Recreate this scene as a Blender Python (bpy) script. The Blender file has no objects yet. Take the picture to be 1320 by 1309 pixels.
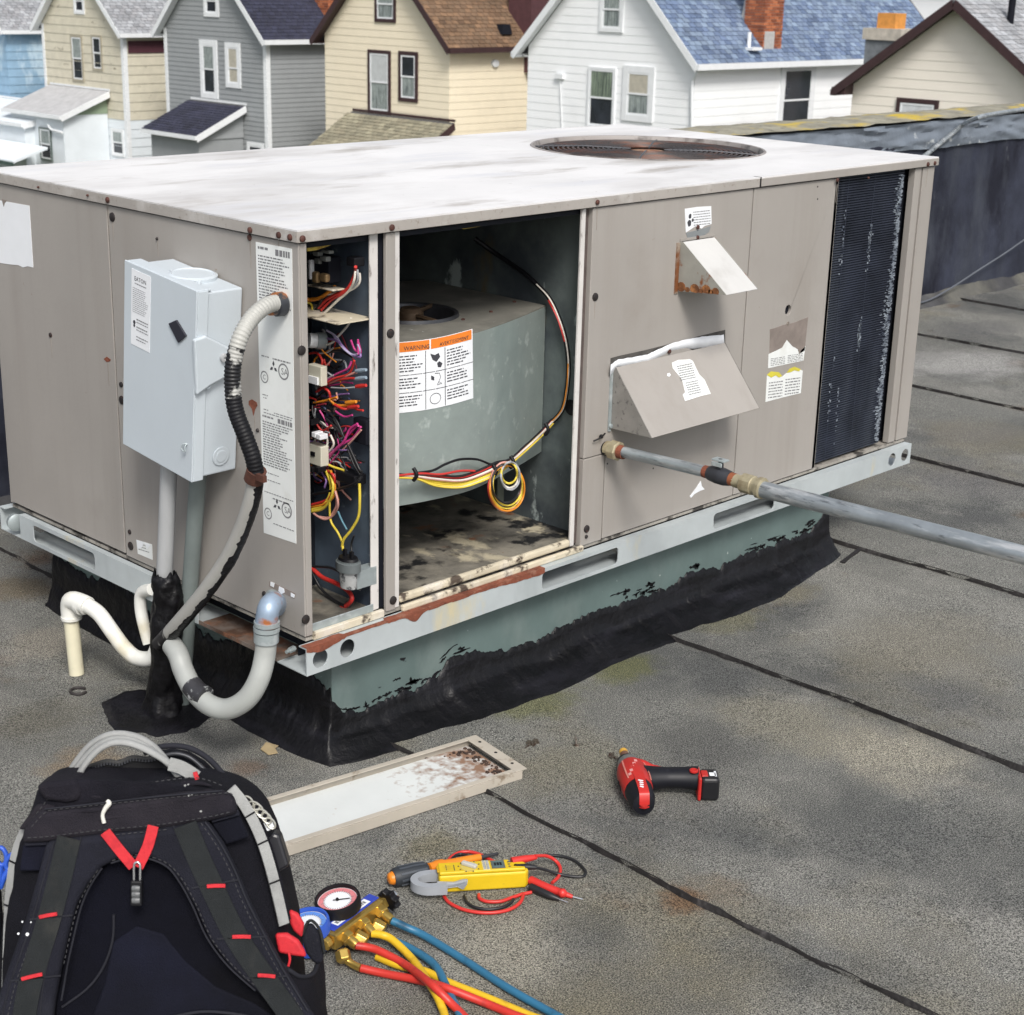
import bpy, bmesh, math, random
from mathutils import Vector, Matrix, noise
from mathutils.geometry import tessellate_polygon
random.seed(7)
R = math.radians
scn = bpy.context.scene
col = scn.collection
V = Vector

# ------------------------------------------------------------------ camera
CAM = V((-1.76666, -2.24686, 1.48177))
YAW, PIT, ROL, FPX = 0.76901, -0.31833, 0.02454, 2082.98
import numpy as np


def _axes():
    fw = V((math.cos(PIT) * math.cos(YAW), math.cos(PIT) * math.sin(YAW), math.sin(PIT)))
    r = fw.cross(V((0, 0, 1))).normalized()
    u = r.cross(fw)
    return fw, math.cos(ROL) * r + math.sin(ROL) * u, -math.sin(ROL) * r + math.cos(ROL) * u


FW, RT, UP = _axes()
cd = bpy.data.cameras.new('camera')
co = bpy.data.objects.new('camera', cd)
col.objects.link(co)
m = Matrix((RT, UP, -FW)).transposed().to_4x4()
m.translation = CAM
co.matrix_world = m
cd.sensor_fit = 'HORIZONTAL'
cd.sensor_width = 36
cd.lens = 36 * FPX / 1320
cd.clip_start = .02
cd.clip_end = 600
cd.dof.use_dof = True                  # near focus on the unit leaves the houses slightly soft
cd.dof.focus_distance = 3.1
cd.dof.aperture_fstop = 15
scn.camera = co

# ------------------------------------------------------------------ sky, sun, exposure
SUN_EL, SUN_AZ = R(46), R(-122)      # direction towards the sun, azimuth from +X
world = bpy.data.worlds.new('World')
scn.world = world
world.use_nodes = True
wn, wl = world.node_tree.nodes, world.node_tree.links
wn.clear()
sky = wn.new('ShaderNodeTexSky')
sky.sky_type = 'NISHITA'
sky.sun_disc = False
sky.sun_elevation = SUN_EL
sky.sun_rotation = math.pi / 2 - SUN_AZ
sky.air_density = 1.0
sky.dust_density = 3.0
hs = wn.new('ShaderNodeHueSaturation')
hs.inputs['Saturation'].default_value = .38
bg = wn.new('ShaderNodeBackground')
bg.inputs['Strength'].default_value = .088
wo = wn.new('ShaderNodeOutputWorld')
wl.new(sky.outputs[0], hs.inputs['Color'])
wl.new(hs.outputs[0], bg.inputs[0])
wl.new(bg.outputs[0], wo.inputs[0])
sd = bpy.data.lights.new('sun', 'SUN')
sd.energy = 1.5
sd.angle = R(17)
sd.color = (1, .96, .9)
so = bpy.data.objects.new('sun', sd)
col.objects.link(so)
so.rotation_euler = V((math.cos(SUN_EL) * math.cos(SUN_AZ), math.cos(SUN_EL) * math.sin(SUN_AZ), math.sin(SUN_EL))).to_track_quat('Z', 'Y').to_euler()
vs = scn.view_settings
vs.view_transform = 'Standard'
vs.look = 'None'
vs.exposure = .92
vs.gamma = 1
scn.cycles.max_bounces = 6
scn.cycles.use_denoising = True

# ------------------------------------------------------------------ where a sight line meets a real surface


def ray(x, y):
    return FW + (x - 660) / FPX * RT - (y - 654.5) / FPX * UP


def hit(x, y, p, n):
    d = ray(x, y)
    t = (p - CAM).dot(n) / d.dot(n)
    return CAM + d * t


def on_y(x, y, v): return hit(x, y, V((0, v, 0)), V((0, 1, 0)))
def on_x(x, y, v): return hit(x, y, V((v, 0, 0)), V((1, 0, 0)))
def on_z(x, y, v=0.): return hit(x, y, V((0, 0, v)), V((0, 0, 1)))


# ------------------------------------------------------------------ materials
MATS = {}


def mat(name, c, rough=.6, metal=0., var=.12, vs=6., layers=(), bump=0., bs=60., spec=.5, col_attr=False, stretch=(1, 1, 1), coat=0., rvar=0.):
    """c base colour; layers = (colour, noise scale, lo, hi, detail, stretch) mixed over it by noise"""
    if name in MATS:
        return MATS[name]
    mt = bpy.data.materials.new(name)
    mt.use_nodes = True
    nt = mt.node_tree
    N, L = nt.nodes, nt.links
    b = N['Principled BSDF']
    b.inputs['Roughness'].default_value = rough
    b.inputs['Metallic'].default_value = metal
    b.inputs['Specular IOR Level'].default_value = spec
    if coat:
        b.inputs['Coat Weight'].default_value = coat
    tc = N.new('ShaderNodeTexCoord')

    def nz(scale, detail=4., st=(1, 1, 1), off=0.):
        mp = N.new('ShaderNodeMapping')
        mp.inputs['Scale'].default_value = st
        mp.inputs['Location'].default_value = (off, off * 1.7, off * .3)
        L.new(tc.outputs['Object'], mp.inputs[0])
        n = N.new('ShaderNodeTexNoise')
        n.inputs['Scale'].default_value = scale
        n.inputs['Detail'].default_value = detail
        n.inputs['Roughness'].default_value = .62
        L.new(mp.outputs[0], n.inputs[0])
        return n.outputs['Fac']

    def mixc(fac, a, bb, mode='MIX'):
        mx = N.new('ShaderNodeMix')
        mx.data_type = 'RGBA'
        mx.blend_type = mode
        if hasattr(fac, 'is_linked'):
            L.new(fac, mx.inputs[0])
        else:
            mx.inputs[0].default_value = fac
        for s, v in ((6, a), (7, bb)):
            if hasattr(v, 'is_linked'):
                L.new(v, mx.inputs[s])
            else:
                mx.inputs[s].default_value = (*v, 1)
        return mx.outputs[2]

    lo = tuple(x * (1 - var) for x in c)
    hi = tuple(min(1, x * (1 + var)) for x in c)
    r0 = N.new('ShaderNodeMapRange')
    r0.inputs[1].default_value, r0.inputs[2].default_value = .32, .68
    L.new(nz(vs, 5, stretch), r0.inputs[0])
    out = mixc(r0.outputs[0], lo, hi)
    for i, ly in enumerate(layers):
        lc, sc, a, z, det, st = (list(ly) + [5, (1, 1, 1)][len(ly) - 4:])[:6] if len(ly) < 6 else ly
        rr = N.new('ShaderNodeMapRange')
        rr.inputs[1].default_value, rr.inputs[2].default_value = a, z
        L.new(nz(sc, det, st, 3.1 * (i + 1)), rr.inputs[0])
        out = mixc(rr.outputs[0], out, lc)
    if col_attr:
        at = N.new('ShaderNodeAttribute')
        at.attribute_name = 'tint'
        out = mixc(1., out, at.outputs['Color'], 'MULTIPLY')
    L.new(out, b.inputs['Base Color'])
    if rvar:
        rr = N.new('ShaderNodeMapRange')
        rr.inputs[3].default_value, rr.inputs[4].default_value = max(0, rough - rvar), min(1, rough + rvar)
        L.new(nz(vs * 2.3, 4, stretch, 9), rr.inputs[0])
        L.new(rr.outputs[0], b.inputs['Roughness'])
    if bump:
        bp = N.new('ShaderNodeBump')
        bp.inputs['Strength'].default_value = bump
        bp.inputs['Distance'].default_value = .01
        L.new(nz(bs, 4, stretch, 5), bp.inputs['Height'])
        L.new(bp.outputs[0], b.inputs['Normal'])
    if name in ('beige_enamel', 'lid_enamel'):          # sheet metal is never quite flat
        b2 = N.new('ShaderNodeBump')
        b2.inputs['Strength'].default_value = .35
        b2.inputs['Distance'].default_value = .02
        L.new(nz(3.2, 1., (1, 1, .6), 2), b2.inputs['Height'])
        if b.inputs['Normal'].is_linked:
            L.new(b.inputs['Normal'].links[0].from_socket, b2.inputs['Normal'])
        L.new(b2.outputs[0], b.inputs['Normal'])
    MATS[name] = mt
    return mt


X3 = (1, 1, 1)
RUST = (.16, .045, .018)
m_panel = mat('beige_enamel', (.328, .306, .284), .5, 0, .06, 2.2, [((.295, .272, .248), 16, .50, .80, 6, (1, 1, .05)), ((.27, .245, .22), 2.6, .57, .8, 9, X3), ((.22, .17, .13), 60, .72, .80, 4, X3)], .05, 90)
m_lid = mat('lid_enamel', (.71, .70, .695), .5, 0, .05, 4, [((.54, .525, .515), 2.2, .48, .66, 9, (.6, 1.4, 1)), ((.40, .37, .34), 4.5, .56, .70, 10, (.5, 1.5, 1)), ((.62, .62, .64), 5, .55, .7, 7, (.4, 1.8, 1)), ((.20, .16, .13), 50, .68, .76, 5, X3)], .06, 80)
m_flange = mat('flange_enamel', (.36, .335, .31), .55, 0, .08, 8, [((.25, .22, .19), 110, .58, .72, 5, X3), ((.5, .48, .46), 9, .55, .7, 5, X3)], .06, 120)
m_galv = mat('galvanized_steel', (.37, .42, .43), .42, .35, .16, 14, [((.52, .56, .57), 30, .55, .7, 3, X3), ((.23, .27, .28), 5, .55, .8, 6, (1, 1, .4))], .05, 60, rvar=.1)
m_rail = mat('rail_steel', (.50, .545, .56), .45, .2, .08, 8, [((.36, .40, .41), 6, .5, .75, 6, (1, 1, .3)), ((.62, .56, .38), 7, .60, .72, 6, (1, 1, .35))], .04, 60)
m_rust = mat('rust', (.19, .056, .03), .9, 0, .3, 40, [((.31, .15, .10), 30, .54, .70, 5, X3), ((.10, .03, .018), 25, .6, .72, 5, X3)], .3, 150)
m_inner = mat('shaded_galvanized', (.085, .115, .155), .5, .25, .25, 10, [((.035, .045, .075), 5, .45, .68, 6, X3), ((.22, .28, .31), 22, .62, .74, 4, X3)], .05, 60)  # galvanized colour lowered to deepen the shade in the bay
m_innerdark = mat('shade_liner', (.010, .012, .018), .7, 0, .3, 8, [((.05, .06, .07), 11, .66, .72, 5, X3)], .1, 40, spec=.25)  # near black so that interior backs and hollows stay in shade
m_scroll = mat('scroll_galvanized', (.295, .345, .33), .48, .3, .12, 9, [((.46, .52, .50), 28, .58, .72, 3, X3), ((.21, .27, .26), 4, .52, .78, 6, (1, 1, .3)), ((.62, .66, .64), 45, .73, .76, 3, (1, 1, .5))], .05, 60)
m_pan = mat('dirty_pan', (.10, .094, .082), .5, 0, .5, 14, [((.25, .23, .19), 6, .44, .62, 9, X3), ((.46, .41, .30), 8, .53, .60, 10, (1.1, .8, 1)), ((.20, .09, .045), 13, .60, .68, 8, X3), ((.014, .014, .015), 8, .54, .60, 9, X3)], .25, 60)
m_cream = mat('cream_gasket', (.56, .50, .38), .7, 0, .12, 12, [((.08, .06, .045), 26, .53, .62, 8, X3), ((.66, .62, .55), 14, .5, .7, 4, X3)], .1, 90)
m_whitestrip = mat('white_flange', (.60, .58, .56), .55, 0, .08, 12, [((.12, .10, .09), 55, .60, .70, 6, (1, 1, .3))], .05, 90)
m_black = mat('black_plastic', (.006, .006, .008), .5, 0, .2, 20, spec=.3)
m_cap = mat('dark_cap', (.018, .014, .014), .6, 0, .3, 60, [((.08, .03, .02), 120, .62, .7, 3, X3)])
m_rustcap = mat('rusty_screw', (.07, .025, .018), .7, 0, .4, 80)
m_coil = mat('coil_fins', (.026, .031, .047), .55, .2, .4, 10, [((.06, .07, .09), 14, .48, .70, 7, (1, 1, .1)), ((.34, .38, .42), 13, .72, .78, 5, (2.4, 1, .22))], 0, 10, spec=.3)
m_coilback = mat('coil_core', (.006, .007, .012), .8, spec=.2)
m_coilshine = mat('bent_fins', (.30, .34, .39), .5, .3, .3, 60, [((.07, .085, .12), 30, .42, .62, 6, X3)])
m_paper = mat('label_paper', (.74, .76, .75), .6, 0, .03, 20, [((.60, .60, .56), 9, .58, .75, 6, X3)])
m_paperw = mat('label_paper_white', (.78, .80, .83), .6, 0, .02, 20)
m_ink = mat('ink', (.045, .045, .055), .7)
m_inkgray = mat('ink_gray', (.19, .19, .2), .7)
m_orange = mat('label_orange', (.75, .20, .02), .6)
m_glue = mat('old_glue', (.22, .185, .165), .7, 0, .15, 30)
m_yel = mat('label_yellow', (.62, .55, .06), .6)
m_box = mat('gray_white_enamel', (.53, .585, .63), .4, 0, .03, 4, [((.52, .57, .61), 4, .5, .75, 5, X3)], .03, 80)
m_pvcgray = mat('gray_pvc', (.33, .35, .345), .45, 0, .08, 8, [((.24, .25, .25), 10, .55, .75, 5, X3)])
m_conduit = mat('conduit_paint', (.40, .41, .42), .5, 0, .07, 6, [((.28, .29, .29), 7, .5, .75, 5, (1, 1, .3))])
m_greenpipe = mat('weathered_pipe', (.17, .20, .195), .55, 0, .15, 7)
m_pvc = mat('white_pvc', (.74, .74, .70), .4, 0, .05, 9, [((.60, .56, .44), 8, .52, .72, 4, X3)])
m_pvcold = mat('yellowed_pvc', (.68, .64, .48), .5, 0, .08, 9, [((.45, .40, .28), 16, .58, .72, 5, X3)])
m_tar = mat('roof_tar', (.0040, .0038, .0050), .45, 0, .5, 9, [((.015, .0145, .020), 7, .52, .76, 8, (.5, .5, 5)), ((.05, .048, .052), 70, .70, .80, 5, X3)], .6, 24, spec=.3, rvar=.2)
m_tarold = mat('old_tar', (.045, .042, .045), .7, 0, .4, 10, [((.12, .115, .11), 20, .55, .7, 6, X3)], .5, 30)
m_curb = mat('curb_paint', (.125, .175, .17), .5, .1, .12, 7, [((.21, .255, .245), 5, .5, .75, 6, (1, 1, .5)), ((.010, .010, .014), 14, .66, .675, 6, (.55, 1, 2.0)), ((.42, .46, .44), 60, .735, .75, 3, X3)], .05, 60)
m_pipe = mat('galvanized_pipe', (.34, .375, .40), .36, .55, .2, 10, [((.62, .64, .65), 16, .50, .64, 7, (3, .5, 3)), ((.085, .095, .105), 18, .56, .68, 8, (3, .6, 3))], .05, 80)
m_brassy = mat('union_brass', (.45, .40, .27), .42, .5, .2, 30, [((.30, .24, .15), 25, .5, .7, 5, X3)])
m_brass = mat('brass', (.62, .42, .11), .28, .85, .12, 40)
m_chrome = mat('bright_steel', (.62, .63, .65), .25, .9, .05, 20)
m_steeldark = mat('dark_steel', (.06, .062, .07), .45, .5, .2, 30)


def roof_mat(name, base, dark, light):
    return mat(name, base, .78, 0, .18, 1.4, [
        (light, 1.7, .49, .62, 8, (1, .6, 1)),
        (dark, 1.5, .50, .63, 8, X3),
        ((.26, .235, .17), 1.1, .53, .70, 8, X3),
        ((.165, .105, .065), 2.1, .62, .74, 8, X3),
        ((.37, .36, .335), 3.2, .59, .74, 9, X3),
        ((.062, .062, .064), 400, .45, .60, 2, X3),
        ((.52, .51, .47), 430, .53, .70, 2, X3)], .7, 380, .2)


m_roof = roof_mat('mineral_roofing', (.238, .238, .222), (.145, .148, .146), (.325, .32, .295))


def stain_spots(mt, spots):
    """worn and stained patches of the roofing, each with its own place and outline"""
    nt = mt.node_tree
    N, Lk = nt.nodes, nt.links
    b = N['Principled BSDF']
    src = b.inputs['Base Color'].links[0].from_socket
    speck = src.node                       # the last speckle layer stays on top of the stains
    base_in = speck.inputs[6]
    prev = speck
    for _ in range(1):
        prev = base_in.links[0].from_node
        base_in = prev.inputs[6]
    for nd, c_ in ((prev, (.20, .205, .21, 1)), (speck, (2.25, 2.22, 2.12, 1))):      # the grit darkens or lightens whatever lies below
        nd.blend_type = 'MULTIPLY'
        nd.inputs[7].default_value = c_
    cur = base_in.links[0].from_socket
    tc = N.new('ShaderNodeTexCoord')
    for k, (c, r_, sx, colr, amt) in enumerate(spots):
        mp = N.new('ShaderNodeMapping')
        mp.inputs['Location'].default_value = (-c.x * sx, -c.y, 0)
        mp.inputs['Scale'].default_value = (sx, 1, 0)
        Lk.new(tc.outputs['Object'], mp.inputs[0])
        ln = N.new('ShaderNodeVectorMath')
        ln.operation = 'LENGTH'
        Lk.new(mp.outputs[0], ln.inputs[0])
        n = N.new('ShaderNodeTexNoise')
        n.inputs['Scale'].default_value = 1.6 / r_
        n.inputs['Detail'].default_value = 8
        n.inputs['Roughness'].default_value = .68
        Lk.new(tc.outputs['Object'], n.inputs[0])
        ma = N.new('ShaderNodeMath')
        ma.operation = 'MULTIPLY_ADD'
        Lk.new(n.outputs[0], ma.inputs[0])
        ma.inputs[1].default_value = 1.7 * r_
        Lk.new(ln.outputs['Value'], ma.inputs[2])
        mr = N.new('ShaderNodeMapRange')
        mr.interpolation_type = 'SMOOTHSTEP'
        mr.inputs[1].default_value, mr.inputs[2].default_value = 1.95 * r_, 1.10 * r_
        mr.inputs[3].default_value, mr.inputs[4].default_value = 0, amt
        Lk.new(ma.outputs[0], mr.inputs[0])
        mx = N.new('ShaderNodeMix')
        mx.data_type = 'RGBA'
        Lk.new(mr.outputs[0], mx.inputs[0])
        Lk.new(cur, mx.inputs[6])
        mx.inputs[7].default_value = (*colr, 1)
        cur = mx.outputs[2]
    Lk.new(cur, base_in)


_g = lambda x, y: on_z(x, y, 0)
TANP, MOSS, DARKP, PALE, BRN = (.44, .41, .335), (.185, .19, .085), (.098, .105, .108), (.52, .51, .495), (.21, .125, .07)
stain_spots(m_roof, [
    (_g(1150, 975), .22, 1.3, TANP, .8), (_g(1010, 930), .20, 1.2, (.31, .29, .23), .7), (_g(1130, 1075), .20, .8, DARKP, 0.53), (_g(1280, 1120), .22, 1., DARKP, 0.43),
    (_g(960, 1075), .14, 1.2, DARKP, 0.50), (_g(900, 960), .16, 1., (.14, .14, .135), .7), (_g(880, 1162), .055, 1., BRN, .85), (_g(930, 1150), .07, 1.2, (.25, .21, .16), .7), (_g(1090, 1260), .16, 1., DARKP, 0.37),
    (_g(650, 1230), .14, .9, TANP, .6), (_g(560, 1090), .08, 1., (.235, .215, .15), .8), (_g(480, 1075), .06, .8, DARKP, 0.50), (_g(700, 1075), .09, 1., (.26, .25, .24), .7), (_g(760, 1200), .10, 1., DARKP, 0.43),
    (_g(690, 905), .10, .7, MOSS, .75), (_g(800, 862), .09, .7, MOSS, .75), (_g(940, 800), .09, .6, (.24, .23, .15), .7), (_g(1020, 765), .07, .6, (.27, .25, .19), .8), (_g(760, 990), .12, 1., (.27, .26, .21), .7),
    (_g(1180, 830), .25, .8, (.28, .265, .225), .75), (_g(1230, 900), .14, 1., (.15, .152, .155), .6), (_g(1240, 470), .32, .8, PALE, .7), (_g(1260, 425), .2, .6, (.15, .15, .155), .6), (_g(1250, 560), .2, .9, (.25, .235, .21), .7), (_g(1250, 620), .25, 1.1, (.18, .175, .18), .6),
    (_g(55, 830), .13, 1., (.34, .315, .27), .85), (_g(110, 985), .10, 1., (.30, .235, .165), .85), (_g(150, 905), .06, 1., DARKP, 0.53), (_g(40, 930), .12, 1., (.17, .16, .13), .7), (_g(30, 760), .12, 1., (.215, .175, .12), .8), (_g(320, 990), .05, 1., (.22, .16, .12), .7),
])
m_lip = mat('lap_bitumen', (.014, .012, .012), .7, 0, .4, 30, [((.06, .055, .055), 40, .55, .7, 5, X3)], .5, 80)
m_flash = mat('parapet_membrane', (.030, .034, .052), .75, 0, .35, 4, [((.011, .012, .021), 2.4, .48, .64, 8, (1, 1, .5)), ((.050, .056, .072), 3.1, .50, .66, 9, (1, 1, .35)), ((.13, .135, .145), 10, .64, .76, 7, (1, 1, .5))], .6, 12, spec=.25)
m_flashtop = mat('parapet_aluminium_coat', (.15, .175, .21), .5, 0, .2, 6, [((.13, .155, .19), 5, .5, .66, 7, X3), ((.5, .52, .52), 16, .62, .72, 5, X3)], .5, 12)
m_coping = mat('coping_lichen', (.26, .245, .19), .85, 0, .3, 10, [((.50, .36, .03), 5.5, .52, .66, 9, (.6, 1, 1)), ((.10, .09, .07), 22, .60, .72, 6, X3)], .4, 40)

# ------------------------------------------------------------------ mesh builder


class MB:
    def __init__(s):
        s.v, s.f = [], []

    def add(s, vs, fs):
        o = len(s.v)
        s.v += [V(p) for p in vs]
        s.f += [tuple(i + o for i in f) for f in fs]
        return s

    def box(s, a, b):
        x0, y0, z0 = a
        x1, y1, z1 = b
        return s.hexa([(x0, y0, z0), (x1, y0, z0), (x1, y1, z0), (x0, y1, z0)], [(x0, y0, z1), (x1, y0, z1), (x1, y1, z1), (x0, y1, z1)])

    def hexa(s, lo, hi):
        return s.add(list(lo) + list(hi), [(3, 2, 1, 0), (4, 5, 6, 7), (0, 1, 5, 4), (1, 2, 6, 5), (2, 3, 7, 6), (3, 0, 4, 7)])

    def prism(s, poly, vec):
        n = len(poly)
        vec = V(vec)
        p = [V(q) for q in poly]
        return s.add(p + [q + vec for q in p], [tuple(range(n))[::-1], tuple(range(n, 2 * n))] + [(i, (i + 1) % n, n + (i + 1) % n, n + i) for i in range(n)])

    def plate(s, outer, holes, to3, nrm, th):
        """flat plate with holes: outer/holes are (u,v) lists"""
        loops = [[V((a, b, 0)) for a, b in lp] for lp in [outer] + list(holes)]
        flat = [q for lp in loops for q in lp]
        tris = tessellate_polygon(loops)
        n = len(flat)
        nrm = V(nrm) * th
        A = [V(to3(q.x, q.y)) for q in flat]
        fs = [tuple(t) for t in tris] + [tuple(i + n for i in t[::-1]) for t in tris]
        k = 0
        for lp in loops:
            c = len(lp)
            fs += [(k + i, k + (i + 1) % c, n + k + (i + 1) % c, n + k + i) for i in range(c)]
            k += c
        return s.add(A + [q + nrm for q in A], fs)

    def tube(s, path, r, n=8, caps=True, sm=0, flat=1.):
        path = [V(p) for p in path]
        if sm:
            path = smooth(path, sm)
        m_ = len(path)
        rs = r if isinstance(r, (list, tuple)) else None
        t0 = (path[1] - path[0]).normalized()
        up = V((0, 0, 1)) if abs(t0.z) < .9 else V((1, 0, 0))
        a = t0.cross(up).normalized()
        o = len(s.v)
        for i, p in enumerate(path):
            t = (path[min(i + 1, m_ - 1)] - path[max(i - 1, 0)]).normalized()
            a = (a - t * a.dot(t)).normalized()
            b = t.cross(a)
            rr = r
            if rs:
                q = i / (m_ - 1) * (len(rs) - 1)
                k = min(int(q), len(rs) - 2)
                rr = rs[k] + (rs[k + 1] - rs[k]) * (q - k)
            for j in range(n):
                w = 2 * math.pi * j / n
                s.v.append(p + a * (rr * math.cos(w)) + b * (rr * flat * math.sin(w)))
        for i in range(m_ - 1):
            for j in range(n):
                s.f.append((o + i * n + j, o + i * n + (j + 1) % n, o + (i + 1) * n + (j + 1) % n, o + (i + 1) * n + j))
        if caps:
            s.f.append(tuple(o + j for j in range(n))[::-1])
            s.f.append(tuple(o + (m_ - 1) * n + j for j in range(n)))
        return s

    def lathe(s, prof, org, axis, n=20, caps=True, sx=1., ref=None):
        """prof = (radius, height along axis)"""
        ax = V(axis).normalized()
        up = ref if ref else (V((0, 0, 1)) if abs(ax.z) < .9 else V((1, 0, 0)))
        a = ax.cross(up).normalized()
        b = ax.cross(a)
        o = len(s.v)
        org = V(org)
        for r_, h in prof:
            for j in range(n):
                w = 2 * math.pi * j / n
                s.v.append(org + ax * h + a * (r_ * math.cos(w)) + b * (r_ * sx * math.sin(w)))
        k = len(prof)
        for i in range(k - 1):
            for j in range(n):
                s.f.append((o + i * n + j, o + i * n + (j + 1) % n, o + (i + 1) * n + (j + 1) % n, o + (i + 1) * n + j))
        if caps:
            s.f.append(tuple(o + j for j in range(n))[::-1])
            s.f.append(tuple(o + (k - 1) * n + j for j in range(n)))
        return s

    def ribbon(s, path, nrm, w, th, sm=0):
        """flat webbing: path of points, face normal(s), width, thickness"""
        path = [V(p) for p in path]
        if sm:
            path = smooth(path, sm)
        o = len(s.v)
        m_ = len(path)
        ws = w if isinstance(w, (list, tuple)) else None
        for i, p in enumerate(path):
            t = (path[min(i + 1, m_ - 1)] - path[max(i - 1, 0)]).normalized()
            nn = V(nrm(p) if callable(nrm) else nrm).normalized()
            sd_ = t.cross(nn).normalized()
            ww = w
            if ws:
                q = i / (m_ - 1) * (len(ws) - 1)
                k = min(int(q), len(ws) - 2)
                ww = ws[k] + (ws[k + 1] - ws[k]) * (q - k)
            h = sd_ * (ww / 2)
            s.v += [p - h, p + h, p + h + nn * th, p - h + nn * th]
        for i in range(m_ - 1):
            for j in range(4):
                s.f.append((o + i * 4 + j, o + i * 4 + (j + 1) % 4, o + (i + 1) * 4 + (j + 1) % 4, o + (i + 1) * 4 + j))
        s.f += [(o + 3, o + 2, o + 1, o), tuple(o + (m_ - 1) * 4 + j for j in range(4))]
        return s

    def grid(s, fn, nu, nv, wrap=False):
        o = len(s.v)
        for i in range(nu + 1):
            for j in range(nv + 1):
                s.v.append(V(fn(i / nu, j / nv)))
        for i in range(nu):
            for j in range(nv):
                a = o + i * (nv + 1) + j
                s.f.append((a, a + 1, a + nv + 2, a + nv + 1))
        return s

    def ball(s, c, r, n=10, k=6, sc=(1, 1, 1)):
        c = V(c)
        return s.lathe([(r * math.sin(math.pi * i / k) + 1e-5, -r * math.cos(math.pi * i / k) * sc[2]) for i in range(k + 1)], c, (0, 0, 1), n)

    def build(s, name, material, parent=None, smooth_=None, bevel=0., seg=2, tint=None, kind=None, recalc=True):
        if name in ('print', 'lettering', 'dial_marks', 'digits') and len(s.f) > 12:
            kind = 'stuff'
        me = bpy.data.meshes.new(name)
        org = V((0, 0, 0))
        if parent is not None:
            org = WORLD[parent.name]
        me.from_pydata([p - org for p in s.v], [], s.f)
        if recalc:
            bm = bmesh.new()
            bm.from_mesh(me)
            bmesh.ops.recalc_face_normals(bm, faces=bm.faces)
            bm.to_mesh(me)
            bm.free()
        if material:
            me.materials.append(material)
        if tint is not None:
            at = me.color_attributes.new('tint', 'FLOAT_COLOR', 'CORNER')
            for p in me.polygons:
                c = tint(p.index)
                for li in p.loop_indices:
                    at.data[li].color = (*c, 1)
        if smooth_:
            me.shade_smooth()
            me.set_sharp_from_angle(angle=R(smooth_))
        o = bpy.data.objects.new(name, me)
        col.objects.link(o)
        if parent is not None:
            o.parent = parent
        WORLD[o.name] = org
        if bevel:
            b = o.modifiers.new('bevel', 'BEVEL')
            b.width = bevel
            b.segments = seg
            b.limit_method = 'ANGLE'
            b.angle_limit = R(40)
            b.harden_normals = False
        if kind:
            o['kind'] = kind
        return o


WORLD = {}


def smooth(p, k):
    """Catmull-Rom through the points, k steps each"""
    out = []
    n = len(p)
    for i in range(n - 1):
        a, b, c, d = p[max(i - 1, 0)], p[i], p[i + 1], p[min(i + 2, n - 1)]
        for j in range(k):
            t = j / k
            out.append(.5 * ((2 * b) + (c - a) * t + (2 * a - 5 * b + 4 * c - d) * t * t + (3 * b - a - 3 * c + d) * t ** 3))
    out.append(p[-1])
    return out


def thing(name, loc, label, cat, group=None):
    o = bpy.data.objects.new(name, None)
    o.empty_display_size = .1
    col.objects.link(o)
    o.location = V(loc)
    WORLD[o.name] = V(loc)
    o['label'] = label
    o['category'] = cat
    if group:
        o['group'] = group
    return o


def tag(o, label, cat, group=None):
    o['label'] = label
    o['category'] = cat
    if group:
        o['group'] = group
    return o


def structure(o):
    o['kind'] = 'structure'
    return o


def lab(o, text):
    o['label'] = text
    return o


def circ(cx, cy, r, n=20, ry=None):
    ry = ry or r
    return [(cx + r * math.cos(2 * math.pi * i / n), cy + ry * math.sin(2 * math.pi * i / n)) for i in range(n)]


def rrect(x0, x1, y0, y1, r, k=4):
    out = []
    for cx, cy, a in ((x1 - r, y1 - r, 0), (x0 + r, y1 - r, 90), (x0 + r, y0 + r, 180), (x1 - r, y0 + r, 270)):
        out += [(cx + r * math.cos(R(a + 90 * i / k)), cy + r * math.sin(R(a + 90 * i / k))) for i in range(k + 1)]
    return out


def fbm(x, y=0., z=0., o=5):
    return noise.fractal(V((x, y, z)), 1., 2., o)


def text_mesh(body, org, ux, uy, height, name, material, parent, thick=.0004, align='LEFT'):
    """flat printed lettering as a mesh in the plane ux, uy"""
    cu = bpy.data.curves.new('lettering', 'FONT')
    cu.body = body
    cu.align_x = align
    cu.size = 1
    cu.resolution_u = 2
    t = bpy.data.objects.new('lettering', cu)
    me = bpy.data.meshes.new_from_object(t)
    b = MB()
    ux, uy, org = V(ux).normalized(), V(uy).normalized(), V(org)
    k = height / .7
    nn = ux.cross(uy) * thick
    b.add([org + nn + ux * (v.co.x * k) + uy * (v.co.y * k) for v in me.vertices], [tuple(p.vertices) for p in me.polygons])
    bpy.data.objects.remove(t)
    bpy.data.curves.remove(cu)
    bpy.data.meshes.remove(me)
    return b.build(name, material, parent, recalc=False)


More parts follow.
